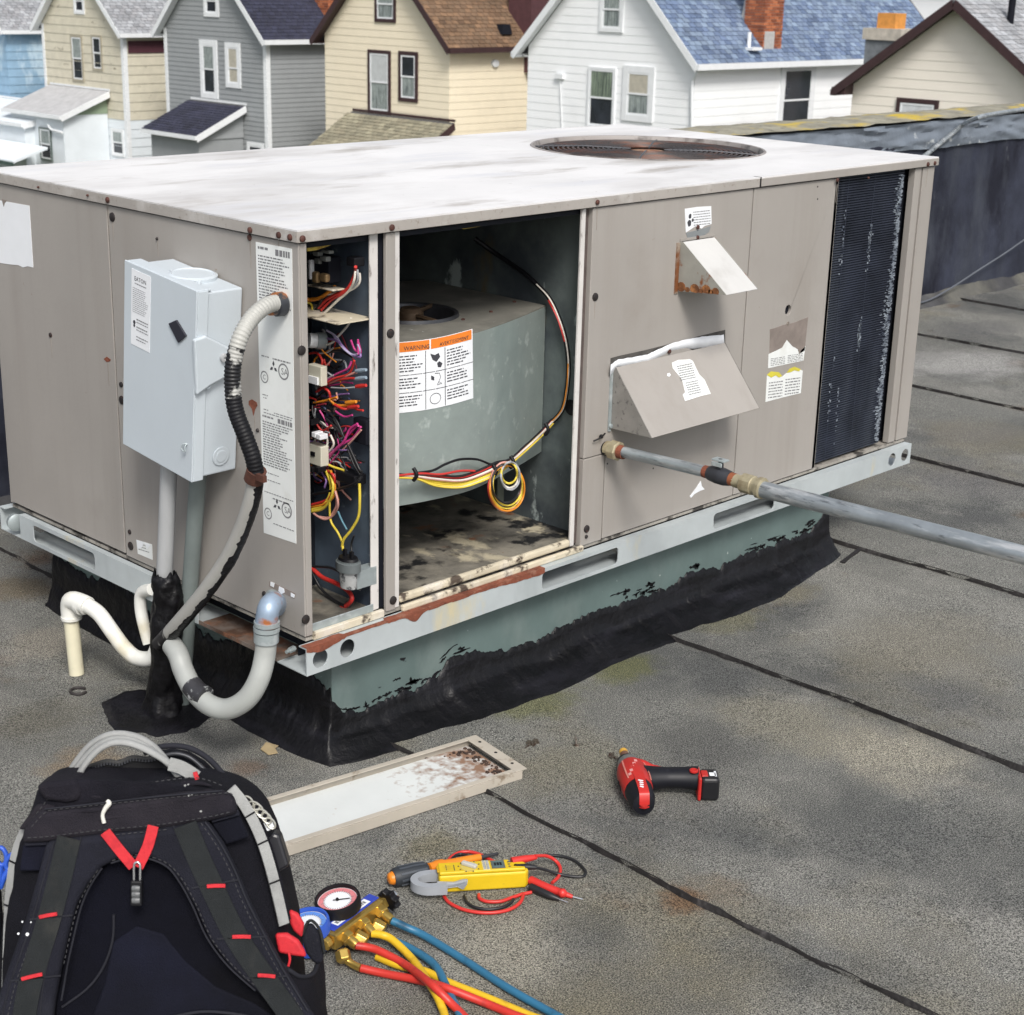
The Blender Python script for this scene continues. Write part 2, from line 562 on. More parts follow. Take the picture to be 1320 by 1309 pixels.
def print_lines(tl, tr, bl, rows, name, material, parent, off=.0004, rnd=None, fill=.92):
    """rows of word blocks: rows = (u0, u1, v, height) in label units 0..1"""
    rg = rnd or random
    tl, tr, bl = V(tl), V(tr), V(bl)
    ux, uy = tr - tl, bl - tl
    nn = -ux.cross(uy).normalized() * off
    if nn.dot(CAM - tl) < 0:
        nn = -nn
    b = MB()
    for u0, u1, v, h in rows:
        u = u0
        while u < u1 - .01:
            w = min(rg.uniform(.03, .11), u1 - u)
            b.add([tl + ux * u + uy * v + nn, tl + ux * (u + w * fill) + uy * v + nn, tl + ux * (u + w * fill) + uy * (v + h) + nn, tl + ux * u + uy * (v + h) + nn], [(0, 1, 2, 3)])
            u += w + .015
    return b.build(name, material, parent, recalc=False)

# ================================================================== SETTING: ground, roof, parapet
GZ = -6.2
b = MB()
b.add([(-120, -140, GZ), (220, -140, GZ), (220, 220, GZ), (-120, 220, GZ)], [(0, 1, 2, 3)])
structure(b.build('ground', mat('lawn', (.05, .07, .03), .9, 0, .3, 2, [((.14, .13, .11), .3, .5, .6, 6, X3)]), recalc=False))
YP = 1.79                      # inner face of the parapet
RX0, RX1, RY0, RY1 = -6., 13., -9., YP + .3
b = MB().box((RX0, RY0, -.5), (RX1, RY1, -.03))
deck = structure(b.build('roof_deck', m_tarold))
WORLD[deck.name] = V((0, 0, 0))
b = MB().box((RX0 + .1, RY0 + .1, GZ), (RX1 - .1, RY1 - .05, -.5))
tag(b.build('flat_roofed_building', mat('brick_wall', (.22, .12, .09), .85, 0, .2, 9)), 'flat-roofed building whose roof carries the rooftop unit', 'building')

s4 = on_z(1179, 593).x
s5 = on_z(1177, 499).x
s6 = on_z(1184, 431).x
xs = [-6.0, -5.05, -4.18, -3.3, -2.43, -1.55, -.69, .183, 1.038, on_z(1200, 735).x, s4, s5, s6, s6 + .9, s6 + 1.8, s6 + 2.7, s6 + 3.6, s6 + 4.5, 13.2]
YS = [RY0 + (YP + .02 - RY0) * i / 150 for i in range(151)]


def lap_x(k, y):
    return xs[k] + .016 * fbm(y * 1.7, k * 5.3, 1) + .005 * fbm(y * 11, k * 3.1, 7)


def roof_z(x, y):
    return .0035 * fbm(x * 1.3, y * 1.3, 3, 3)


for k in range(len(xs) - 1):
    b = MB()

    def fn(u, v):
        y = RY0 + (YP + .02 - RY0) * v
        x0 = lap_x(k, y)
        x1 = xs[k + 1] + .03
        x = x0 + (x1 - x0) * u
        lift = .0065 * max(0, 1 - u * 2.5) * (1 + .5 * fbm(y * 2.1, k, 4)) * (1 if .2 < x0 else .8)
        return (x, y, roof_z(x, y) + lift - .0045 * (u > .98))
    b.grid(fn, 14, 150)
    # turned-down edge of the sheet
    b.grid(lambda u, v: (lap_x(k, RY0 + (YP + .02 - RY0) * u) + .001 * v, RY0 + (YP + .02 - RY0) * u, fn(0, u)[2] - .012 * v), 150, 1)
    o = b.build('membrane_sheet', m_roof, deck, smooth_=60)
    # bitumen that bled out of the lap
    if k:
        b = MB()

        def wid(y):
            return max(.0003, .0012 + .0045 * fbm(y * 3.3, k * 2.2, 2) + .0055 * fbm(y * 16, k, 9))

        def fl(u, v):
            y = RY0 + (YP + .02 - RY0) * u
            x0 = lap_x(k, y)
            w = wid(y)
            zt = roof_z(x0, y) + .0065
            pr = [(.0012 + w * .9, zt * 0 + .0008 + fn(0, u)[2] * 1.0), (0, fn(0, u)[2] + .0022), (-w * .7, .004 + roof_z(x0, y)), (-w * 1.5, roof_z(x0 - w, y) - .001)]
            dx, z = pr[int(round(v * 3))]
            return (x0 + dx, y, z)
        b.grid(fl, 420, 3)
        b.build('lap_bead', m_lip, deck, smooth_=60)
# sheet ends (cross laps)
for (x, y), n_, le in (((on_z(1108, 710).x - .03, on_z(1108, 710).y), 1, .17),):
    b = MB()
    p0, p1 = on_z(1110, 708), on_z(1086, 727)
    b.ribbon([p0 + V((0, 0, .002)), p0.lerp(p1, .3) + V((.004, 0, .002)), p0.lerp(p1, .65) + V((-.003, 0, .002)), p1 + V((0, 0, .002))], (0, 0, 1), [.006, .012, .009, .014], .004, sm=4)
    b.build('lap_bead', m_lip, deck)

# parapet along the far side, coated membrane up to a coping with lichen
PT = .885


def pz(x):
    return PT + .006 * fbm(x * 1.2, 3)


par = thing('parapet_wall', (5, YP, 0), 'low parapet behind the unit, dark membrane below a silvery band and yellow lichen on its coping', 'parapet')
b = MB()


def pf(u, v):
    x = RX0 + (RX1 - RX0) * u
    z = .02 + (.79 - .02) * v
    return (x, YP + .012 * fbm(x * 1.5, z * 2) + .006 * fbm(x * 6, z * 5) + .02 * (1 - v) ** 3 * -1, z)


b.grid(pf, 260, 14)
b.build('membrane_face', m_flash, par, smooth_=60)
b = MB()
b.grid(lambda u, v: (RX0 + (RX1 - RX0) * u, YP - .014 + .018 * fbm(u * 60 + v * 2, v * 2.2, 4) + .012 * fbm(u * 150 + v * 5, v * 4, 4) + .016 * v, (.752 + .022 * fbm(u * 26, 2)) * (1 - v) + (pz(RX0 + (RX1 - RX0) * u) - .012) * v), 420, 10)
b.build('silver_band', m_flashtop, par, smooth_=60)
b = MB()
b.grid(lambda u, v: (RX0 + (RX1 - RX0) * u, YP - .012 + .01 * fbm(u * 120, 9) + .33 * v, pz(RX0 + (RX1 - RX0) * u) + .012 * math.sin(v * math.pi) + .006 * fbm(u * 150, v * 4)), 420, 8)
b.build('coping', m_coping, par, smooth_=60)
b = MB().box((RX0, YP + .03, -.03), (RX1, YP + .3, PT - .03))
b.build('wall_core', m_tarold, par)
# cant of tar at the foot of the parapet
b = MB()
b.grid(lambda u, v: (RX0 + (RX1 - RX0) * u, YP - (.075 + .03 * fbm(u * 40, 3)) * v - .012, .055 * (1 - v) ** 1.6 + .003 - .006 * (v > .99)), 300, 6)
b.build('tar_fillet', mat('fillet_tar', (.045, .045, .048), .8, 0, .4, 6, [((.15, .145, .12), 3, .45, .75, 9, X3)], .4, 40), par, smooth_=60)

# ------------------------------------------------------------------ curb
L, W, Z0, ZB, ZR, ZT, FLH = 2.1376, 1.1033, .21, .2785, .2666, 1.05, .0228
DR, XR0, XR1 = .0228, -.0158, 2.1277
CX0, CX1, CY0, CY1 = .087, 1.812, .03, 1.073
curb = thing('roof_curb', (.95, .55, 0), 'green-gray sheet metal curb under the unit, daubed with thick black tar', 'roof curb')
b = MB()
for (x0, y0, x1, y1) in ((CX0, CY0, CX1, CY0 + .012), (CX0, CY1 - .012, CX1, CY1), (CX0, CY0 + .0125, CX0 + .012, CY1 - .0125), (CX1 - .012, CY0 + .0125, CX1, CY1 - .0125)):
    b.box((x0, y0, 0), (x1, y1, Z0 - .001))
b.build('curb_wall', m_curb, curb)
BND = []
for px, py in ((428, 908), (440, 918), (458, 920), (480, 908), (510, 896), (545, 884), (565, 872), (576, 853), (590, 845), (613, 840), (640, 842), (655, 838), (700, 822), (760, 790), (838, 767), (867, 756), (885, 738), (921, 735), (950, 718), (988, 707), (1020, 693), (1045, 685), (1058, 668), (1064, 655)):
    p = on_y(px, py, CY0)
    BND.append((p.x, p.z))
BND.sort()


def bnd(x):
    for (a, za), (c, zc) in zip(BND, BND[1:]):
        if a <= x <= c:
            return za + (zc - za) * (x - a) / (c - a + 1e-9)
    return BND[0][1] if x < BND[0][0] else BND[-1][1]


def skirt(s):
    """s 0..1 round the curb: foot point, outward normal, top height, toe distance"""
    a = CX1 - CX0
    c = CY1 - CY0
    per = 2 * (a + c)
    t = (s % 1) * per
    if t < a:
        P, n, h = V((CX1 - t, CY0, 0)), V((0, -1, 0)), bnd(CX1 - t) + .002
        toe = .108 - .035 * max(0, 1 - (a - t) / .25) - .06 * max(0, 1 - t / .35)
        e = min(t, a - t)
    elif t < a + c:
        q = t - a
        P, n, h = V((CX0, CY0 + q, 0)), V((-1, 0, 0)), .135 + .03 * fbm(q * 6, 2) + .045 * math.exp(-((q - .12) / .06) ** 2) - .035 * math.exp(-((q - .62) / .08) ** 2)
        toe = .060 + .012 * fbm(q * 3, 1) - .032 * min(1, max(0, q - .35) / .3)
        e = min(q, c - q)
        if q < .25:
            toe += .01 * (1 - q / .25)
    elif t < 2 * a + c:
        q = t - a - c
        P, n, h, toe, e = V((CX0 + q, CY1, 0)), V((0, 1, 0)), .13, .03, min(q, a - q)
    else:
        q = t - 2 * a - c
        P, n, h, toe, e = V((CX1, CY1 - q, 0)), V((1, 0, 0)), .14, .04, min(q, c - q)
    cen = V(((CX0 + CX1) / 2, (CY0 + CY1) / 2, 0))
    if e < .085:                      # swing the normal round the corners
        d = V((1 if P.x > cen.x else -1, 1 if P.y > cen.y else -1, 0)).normalized()
        n = (n * (e / .085) + d * (1 - e / .085)).normalized()
    h0 = h
    h += .008 * fbm(s * 60, 4) + .011 * fbm(s * 240, 8) + .003 * fbm(s * 800, 3)
    toe *= 1 + .10 * fbm(s * 26, 6) + .02 * fbm(s * 90, 6)
    return P, n, min(h, Z0 - .006), toe, min(h0, Z0 - .02)


b = MB()
prof = [(1., .0012), (.985, .004), (.8, .007), (.5, .02), (.37, .18), (.345, .30), (.2, .52), (.1, .75), (.045, .88), (.012, 1.), (-.03, 1.03)]


def fs(u, v):
    P, n, h, toe, hsm = skirt(u)
    i = int(round(v * (len(prof) - 1)))
    hh, oo = prof[i]
    off = oo if i < 3 else .008 + (toe - .008) * (oo if i > 3 else .06)
    z = h * hh if i < 2 else (min(h * .97, hsm * hh) if i < 4 else min(hsm * .5, .075) * hh / .5)
    w = .003 * fbm(u * 40, i * 2.7, 2) if 2 < i < 9 else 0
    if i in (4, 5):                    # wavy lip where the second coat of mastic stops
        w = .011 * fbm(u * 42, 3, 2) + .004 * fbm(u * 190, 5, 2)
    return P + n * (off + w) + V((0, 0, z + w * .7))


b.grid(fs, 1400, len(prof) - 1)
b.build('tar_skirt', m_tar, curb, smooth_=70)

# flecks of tar daubed above the ragged edge
b = MB()
rg = random.Random(12)
for i in range(70):
    x = rg.choice([.13, .17, .22, .30, .42, 1.0, 1.06, 1.25, 1.5, 1.62, 1.72]) + rg.gauss(0, .035)
    if not CX0 + .03 < x < CX1 - .05:
        continue
    sl_ = (bnd(x + .03) - bnd(x - .03)) / .06
    z = bnd(x) + .004 + abs(rg.gauss(0, .011))
    w_, h_ = rg.uniform(.004, .034) * rg.random() ** .5, rg.uniform(.0008, .0042)
    if z + h_ + abs(sl_) * w_ > Z0 - .008:
        continue
    sd0 = rg.random() * 50
    b.prism([(x + w_ * math.cos(t) * (1 + .5 * fbm(t, sd0)), CY0 - .0004, z + h_ * math.sin(t) * (1 + 1.6 * fbm(t * 3, sd0 + 9)) + sl_ * .8 * w_ * math.cos(t) + .0016 * fbm(t * 2, sd0 + 3)) for t in [2 * math.pi * k / 18 for k in range(18)]], (0, -.001, 0))
b.build('tar_fleck', m_tar, curb, kind='stuff')

# ================================================================== ROOFTOP UNIT
U = thing('rooftop_unit', (L / 2, W / 2, Z0), 'large beige packaged air conditioner with its front service panels taken off', 'rooftop unit')


def bx(name, a, c, m_, bev=0., par_=None):
    return MB().box(a, c).build(name, m_, par_ or U, bevel=bev)


def plate_y(name, outer, holes, y, th, m_, bev=0.):
    return MB().plate(outer, holes, lambda u, v: (u, y, v), (0, 1, 0), th).build(name, m_, U, bevel=bev)


def plate_x(name, outer, holes, x, th, m_, bev=0.):
    return MB().plate(outer, holes, lambda u, v: (x, u, v), (1, 0, 0), th).build(name, m_, U, bevel=bev)


ZP = ZT - FLH - .0025
# --- front base rail: web with two fork pockets and two holes at each end, top and bottom flange
def uv(px, py, y): p = on_y(px, py, y); return (p.x, p.z)


h1 = uv(413, 848, -DR)
h2 = uv(448, 836, -DR)
pa0, pa1 = uv(699, 745, -DR)[0], uv(797, 715, -DR)[0]
pb0, pb1 = uv(920, 670, -DR)[0], uv(998, 650, -DR)[0]
h3 = uv(1150, 592, -DR)
h4 = uv(1166.5, 586, -DR)
zc = (Z0 + ZR) / 2
outer = [(XR0, Z0), (XR1, Z0), (XR1, ZR), (XR0, ZR)]
holes = [circ(h1[0], zc - .001, .0185), circ(h2[0], zc + .001, .0185), rrect(pa0, pa1, Z0 + .008, ZR - .009, .010), rrect(pb0, pb1, Z0 + .008, ZR - .009, .010), circ(h3[0], zc, .0185), circ(h4[0], zc, .0185)]
plate_y('base_rail', outer, holes, -DR, .0025, m_rail)
b = MB()
b.box((XR0, -DR + .003, ZR - .0028), (XR1, .0, ZR))
b.box((XR0, -DR + .003, Z0), (XR1, .068, Z0 + .0025))
b.build('rail_flange', m_rail, U)
bx('rail_shade_sheet', (.03, .060, Z0 + .003), (2.1, .0625, ZB - .001), m_innerdark)  # near-black sheet stands in for the shade inside the rail
# rust creeping along the top edge of the rail
b = MB()
n = 120
ra, rb = XR0 - .001, uv(702, 735, -DR)[0]
for i in range(n):
    u0, u1 = i / n, (i + 1) / n

    def edge(u):
        x = ra + (rb - ra) * u
        d = .0035 + .006 * abs(fbm(x * 14, 2)) + .016 * math.exp(-((x - .26) / .018) ** 2) + .011 * math.exp(-((x - .02) / .03) ** 2) + .006 * math.exp(-((x - .60) / .1) ** 2)
        if .08 < x < .19:
            d *= .35
        return x, d
    (xa, da), (xb, db) = edge(u0), edge(u1)
    inn = lambda x: -.006 - .004 * fbm(x * 20, 7) if not .08 < x < .19 else -.015
    P = [(xa, -DR - .0012, ZR - da), (xb, -DR - .0012, ZR - db), (xb, -DR - .0012, ZR + .0012), (xa, -DR - .0012, ZR + .0012), (xb, inn(xb), ZR + .0014), (xa, inn(xa), ZR + .0014)]
    b.add(P, [(0, 1, 2, 3), (3, 2, 4, 5)])
b.build('rust_patch', m_rust, U)
# --- left base rail with its fork pocket; near part cut back to a rusty shelf
ly = lambda px, py: on_x(px, py, XR0)
q0, q1 = ly(43, 690).y, ly(122, 720).y
y_end = W + DR - .0912
outer = [(.33, Z0), (y_end, Z0), (y_end, ZR + .002), (.33, ZR + .002)]
plate_x('base_rail', outer, [rrect(q1, q0, Z0 + .009, ZR - .008, .010)], XR0, .0025, m_rail)
b = MB()
b.box((XR0 + .003, .33, ZR - .001), (-.001, y_end, ZR + .0019))
b.box((XR0 + .003, .33, Z0), (.06, y_end, Z0 + .0025))
b.build('rail_flange', m_rail, U)
b = MB().box((XR0, .07, Z0 + .001), (.062, .327, Z0 + .0035))
b.box((XR0, .07, Z0 + .0036), (XR0 + .002, .327, Z0 + .009))
lab(b.build('rail_shelf', mat('rusty_shelf', (.26, .235, .21), .75, 0, .2, 9, [((.085, .045, .028), 6, .40, .62, 8, X3), ((.22, .095, .05), 13, .55, .68, 7, X3)], .2, 60), U), 'rusty lower shelf of the left rail')
bx('rail_web', (.0655, .066, Z0 + .003), (.068, 1.0, ZB - .001), m_innerdark)  # web coloured near black for the shade under the side panel
b = MB().box((XR0, W + .0, Z0), (XR1, W + DR, Z0 + .0025))
b.box((XR0, W + DR - .0025, Z0 + .0026), (XR1, W + DR, ZR))
b.box((XR0, W + DR - .0912, Z0), (XR0 + .05, W - .001, Z0 + .0025))
b.box((XR0, W + .0, ZR - .0025), (XR1, W + DR - .0026, ZR))
b.build('base_rail', m_rail, U)
MB().lathe([(.008, 0), (.019, .002), (.021, .018), (.014, .022)], V((XR0 + .004, W + .000 - .035, Z0 + .034)), (-.2, -1, 0), 18).build('shipping_plug', m_galv, U, smooth_=40)
bx('base_rail', (XR1 - .0025, .07, Z0), (XR1, W - .07, ZR), m_rail)
# bolt seen inside the near end of the rail
MB().lathe([(.006, 0), (.006, .014), (.0035, .0142), (.0035, .024)], V((.008, .045, Z0 + .030)), (-1, -.2, 0), 6).build('bolt', m_galv, U)
# --- base pan
b = MB().box((.004, .004, ZR + .0015), (L - .004, W - .004, ZB - .0035))
b.build('base_pan', mat('pan_edge', (.30, .28, .25), .7, 0, .25, 12, [((.05, .045, .04), 20, .5, .6, 6, X3)], .1, 60), U)

# --- cabinet skins
YA = .6115
b = MB().box((0, .0, ZB), (.004, YA, ZP))
b.box((.0041, .0, ZB), (.0190, .004, ZP))
lab(b.build('side_panel', m_panel, U, bevel=.002), 'left side panel that wraps the near corner')
bx('side_panel', (0, YA + .004, ZB + .004), (.004, W - .012, ZP), m_panel, .0015)
bx('side_panel', (0.002, W - .0118, ZB), (.02, W, ZP), m_panel, .0015)
bx('rear_panel', (.021, W - .004, ZB), (L - .02, W, ZP), m_panel)
bx('end_panel', (L - .004, .1, ZB), (L, W - .001, ZP), m_coilback)
bx('panel_backing', (.0065, .03, ZB), (.009, W - .03, ZP - .002), m_black)
# middle post between the two openings
xA0, xA1, xB0, xB1, xC1 = .1735, .1930, .2045, .2275, .2405
bx('post_flange', (xA0, .010, ZB + .004), (xA1, .014, ZP), m_whitestrip, .001)
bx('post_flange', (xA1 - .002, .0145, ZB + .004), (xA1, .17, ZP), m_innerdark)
bx('post_recess', (xA1 + .0005, .011, ZB + .004), (xB0 + .001, .013, ZP), m_coilback)
bx('center_post', (xB0, .0, ZB - .003), (xB1, .009, ZP), m_panel, .0015)
bx('post_flange', (xB1 + .0005, .003, ZB - .002), (xC1, .009, ZP), m_whitestrip, .001)
# sills of the openings
bx('sill', (.0195, .008, ZB + .001), (xA0 + .004, .0105, ZB + .019), m_galv, .001)
bx('sill', (.0195, -.003, ZR + .001), (xA1 + .004, .0075, ZB + .0045), m_cream, .002)
bx('sill', (xC1 + .001, .002, ZB + .004), (.746, .016, ZB + .021), m_cream, .005)
bx('sill', (xC1 + .001, -.0085, ZR + .0005), (.780, .0015, ZB + .002), m_cream, .003)
# right border of the blower opening
bx('post_flange', (.747, .0045, ZB + .004), (.7595, .010, ZP), m_whitestrip, .001)
bx('post_recess', (.760, .0125, ZB + .004), (.777, .015, ZP), mat('recess_brown', (.09, .07, .065), .7, 0, .3, 30))
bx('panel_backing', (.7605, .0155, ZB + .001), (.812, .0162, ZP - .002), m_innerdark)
# heat section panel with the pipe cover cut out of its lower corner
XP3, XP4, XCO, XPO = .7765, 1.3335, 1.6855, 2.043
XN, ZN = .8485, .478
b = MB().plate([(XP3, ZN + .002), (XN + .0015, ZN + .002), (XN + .0015, ZB), (XP4, ZB), (XP4, ZP), (XP3, ZP)], [], lambda u, v: (u, 0, v), (0, 1, 0), .0185)
lab(b.build('front_panel', m_panel, U, bevel=.0015), 'front panel that carries the two vent hoods')
MB().plate([(XP3, ZB - .002), (XN - .0015, ZB - .002), (XN - .0015, ZN), (XP3, ZN)], [circ(.872, .481, .001)][:0], lambda u, v: (u, .0005, v), (0, 1, 0), .018).build('pipe_cover', m_panel, U, bevel=.0015)
hz = uv(1016, 400, 0)
plate_y('front_panel', [(XP4 + .004, ZB), (XCO, ZB), (XCO, ZP), (XP4 + .004, ZP)], [circ(hz[0], hz[1], .0125)], 0, .0185, m_panel, .0012)
MB().lathe([(.0128, 0), (.0128, .001)], V((hz[0], .0085, hz[1])), (0, -1, 0), 20).build('hole_dark', m_coilback, U)  # black disc put in for the dark inside the hole
bx('panel_backing', (.813, .11, ZB), (XCO - .001, .113, ZP - .002), m_black)
bx('panel_backing', (XCO - .012, .0, ZB), (XCO - .0005 + .0004, .019, ZP), m_panel)
# condenser coil
bx('coil_core', (XCO + .001, .021, ZB + .004), (2.012, .06, ZP), m_coilback)
b = MB()
zz = ZB + .006
rg = random.Random(3)
while zz < ZP - .004:
    d = .0135 + rg.uniform(-.0006, .0006)
    b.box((XCO + .002, d, zz), (2.0105, .0208, zz + .0036))
    zz += .0064
b.build('coil_fin', m_coil, U, kind='stuff')
b = MB()
for x in (1.75, 1.87):
    b.box((x, .0122, ZB + .006), (x + .0012, .0128, ZP - .004))
b.build('coil_tie', mat('coil_tie_wire', (.05, .06, .085), .5, .3), U, kind='stuff')
# crushed, shiny fins: a strip by the right edge and a few dents
b = MB()
for i in range(900):
    z_ = rg.uniform(ZB + .012, ZP - .012)
    wide = .5 + .5 * math.sin(z_ * 17) * math.sin(z_ * 5 + 1)
    x_ = 2.0065 - abs(rg.gauss(0, .007 + .011 * wide))
    w_ = rg.uniform(.0015, .0065)
    h_ = rg.uniform(.0006, .0016)
    b.box((max(x_ - w_, XCO + .01), .0116 + .0008 * rg.random(), z_ - h_), (min(x_ + w_, 2.0105), .0129, z_ + h_))
for cx_, n_, zc_, sp_ in ((1.745, 20, .86, .08), (1.75, 18, .47, .09), (1.872, 46, .84, .05), (1.862, 40, .60, .035), (1.79, 14, .40, .06)):
    for i in range(n_):
        z_ = zc_ + rg.gauss(0, sp_ * .6)
        x_ = cx_ + rg.gauss(0, .0035)
        b.box((x_ - rg.uniform(.0008, .0035), .0118, z_ - rg.uniform(.0008, .004)), (x_ + rg.uniform(.0008, .0035), .0129, z_ + rg.uniform(.0008, .004)))
b.build('bent_fin', m_coilshine, U, kind='stuff')
bx('coil_gap_shade', (2.0125, .0335, ZB), (L - .0125, .0355, ZP), m_coilback)  # near-black sheet stands in for the shaded gap beside the coil
b = MB()
b.box((XPO, .001, ZB), (2.074, .020, ZP))
b.box((2.081, .0, ZB), (L, .020, ZP))
b.box((2.0742, .007, ZB), (2.0808, .020, ZP))
b.box((L - .012, .0205, ZB), (L, .099, ZP))
b.build('corner_post', m_panel, U, bevel=.001)
bx('post_groove', (2.0743, .0055, ZB + .001), (2.0807, .0068, ZP - .001), mat('groove_brown', (.10, .085, .085), .7))

# --- lids
SEAM = 1.3492
E_ = .006
b = MB()
b.plate([(-E_, -E_), (SEAM, -E_), (SEAM, .03), (1.316, .06), (1.316, W + E_), (-E_, W + E_)], [], lambda u, v: (u, v, ZT - .003), (0, 0, 1), .003)
b.build('lid', m_lid, U)
b = MB()
b.box((-E_, -E_, ZT - FLH), (SEAM, -E_ + .003, ZT - .0032))
b.box((-E_, -E_ + .0032, ZT - FLH), (-E_ + .003, W + E_, ZT - .0032))
b.build('lid_flange', m_flange, U, bevel=.0012)
FCX, FCY, FR = 1.645, .582, .312
lid2 = MB().plate([(1.3164, .0602), (SEAM + .0004, .0302), (SEAM + .0004, .02), (SEAM + .004, .02), (SEAM + .004, -E_), (L + E_, -E_), (L + E_, W + E_), (1.3164, W + E_)], [circ(FCX, FCY, FR, 72)], lambda u, v: (u, v, ZT - .0029), (0, 0, 1), .003)
lid2.build('fan_lid', m_lid, U)
b = MB()
b.box((SEAM + .004, -E_ - .0015, ZT - FLH + .001), (L + E_, -E_ + .002, ZT - .0031))
b.box((L + E_ - .003, -E_ + .0022, ZT - FLH + .001), (L + E_, W + E_, ZT - .0031))
b.build('lid_flange', m_panel, U, bevel=.0012)
bx('seam_gap', (SEAM + .0003, -E_ - .0008, ZT - FLH + .001), (SEAM + .0037, -E_ + .02, ZT + .0004), m_black)
# fan: bell mouth, guard rings, blades, motor
b = MB()
pr = [(FR + .004, .0005), (FR + .001, .003), (FR - .004, .002), (FR - .008, -.008), (FR - .010, -.022)]
b.lathe([(r_, h) for r_, h in pr], (FCX, FCY, ZT), (0, 0, 1), 72, caps=False)
b.build('bell_mouth', mat('bell_enamel', (.30, .275, .26), .55, 0, .1, 8, [((.05, .04, .035), 9, .5, .62, 6, X3)]), U, smooth_=50)
MB().lathe([(FR - .0098, -.022), (FR - .012, -.22)], (FCX, FCY, ZT), (0, 0, 1), 72, caps=False).build('fan_shroud', mat('shroud_dark', (.05, .035, .03), .8, 0, .3, 10, [((.12, .05, .03), 7, .5, .65, 7, X3)], spec=.2), U, smooth_=50)
MB().lathe([(.001, 0), (FR - .016, 0), (FR - .016, -.003)], (FCX, FCY, ZT - .2), (0, 0, 1), 48).build('fan_well_dark', m_coilback, U)  # near-black disc added so the fan well stays dark
guard = MB()
for a in range(4):
    w = R(35 + 90 * a)
    d = V((math.cos(w), math.sin(w), 0))
    guard.tube([V((FCX, FCY, ZT - .004)) + d * .045, V((FCX, FCY, ZT - .002)) + d * .17, V((FCX, FCY, ZT - .008)) + d * (FR - .004)], .0026, 6)
guard = guard.build('fan_guard', m_steeldark, U, smooth_=40)
m_ring = mat('guard_wire', (.05, .042, .04), .5, .3, .3, 30, [((.11, .045, .028), 9, .48, .6, 6, X3)])
for i in range(18):
    rr = .066 + i * .0134
    ring = MB().tube([(FCX + rr * math.cos(2 * math.pi * j / 56), FCY + rr * math.sin(2 * math.pi * j / 56), ZT - .0045 - .004 * max(0, (rr - .2) / .08)) for j in range(57)], .0027, 6, caps=False)
    ring.build('ring', m_ring, guard, smooth_=40)
m_blade = mat('fan_blade', (.022, .02, .026), .6, .1, .3, 10, [((.13, .045, .026), 3.5, .42, .50, 7, X3)], spec=.3)
for a in range(4):
    b = MB()
    w0 = R(20 + 90 * a)

    def bl(u, v):
        rr = .07 + .19 * u
        w = w0 + R(-34 + 68 * v) * (.75 + .35 * u)
        return (FCX + rr * math.cos(w), FCY + rr * math.sin(w), ZT - .075 + .05 * v)
    b.grid(bl, 6, 8)
    b.build('fan_blade', m_blade, U, smooth_=60)
b = MB().lathe([(.001, .03), (.045, .028), (.062, .018), (.066, 0), (.066, -.1), (.001, -.1)], (FCX, FCY, ZT - .036), (0, 0, 1), 28)
b.build('fan_motor', mat('rusty_motor', (.30, .16, .09), .8, 0, .3, 20, [((.48, .33, .21), 20, .5, .62, 5, X3), (RUST, 14, .52, .66, 5, X3)], .3, 90), U, smooth_=40)

# --- interior of the openings
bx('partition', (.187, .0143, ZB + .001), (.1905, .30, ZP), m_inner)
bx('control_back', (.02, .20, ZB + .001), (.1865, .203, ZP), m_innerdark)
bx('control_floor', (.02, .011, ZB + .0005), (.1865, .1995, ZB + .003), m_pan)
bx('control_shelf', (.10, .016, on_x(460, 413, .15).z - .002), (.1865, .19, on_x(460, 413, .15).z), m_cream)
bx('blower_floor', (.1915, .017, ZB + .001), (.8055, .80, ZB + .012), m_pan)
bx('blower_wall', (.806, .0165, ZB + .001), (.809, .82, ZP), mat('liner_wall', (.125, .15, .148), .6, .15, .25, 4, [((.045, .055, .065), 3, .48, .66, 8, X3), ((.42, .48, .47), 9, .60, .64, 9, (1, 1, .5)), ((.13, .10, .05), 8, .64, .74, 7, (1, 1, .4))], .08, 40))
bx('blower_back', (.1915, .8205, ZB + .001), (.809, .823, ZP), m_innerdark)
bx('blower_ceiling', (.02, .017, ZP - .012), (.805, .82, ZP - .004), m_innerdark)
bx('wall_flange', (.785, .27, ZB + .012), (.8055, .273, .62), mat('stained_flange', (.15, .17, .14), .6, 0, .3, 9, [((.22, .15, .03), 12, .55, .66, 6, (1, 1, .3))]))
# blower scroll: outline in plan from the line of its lower edge
ZS0 = on_y(518, 650, .07).z
low = [on_z(px, py, ZS0) for px, py in ((518, 650), (561, 642), (605, 631), (640, 615), (672, 597), (701, 580))]
ZS1 = on_y(518, 444, .07).z
low = [V((q.x, q.y, 0)) for q in low]
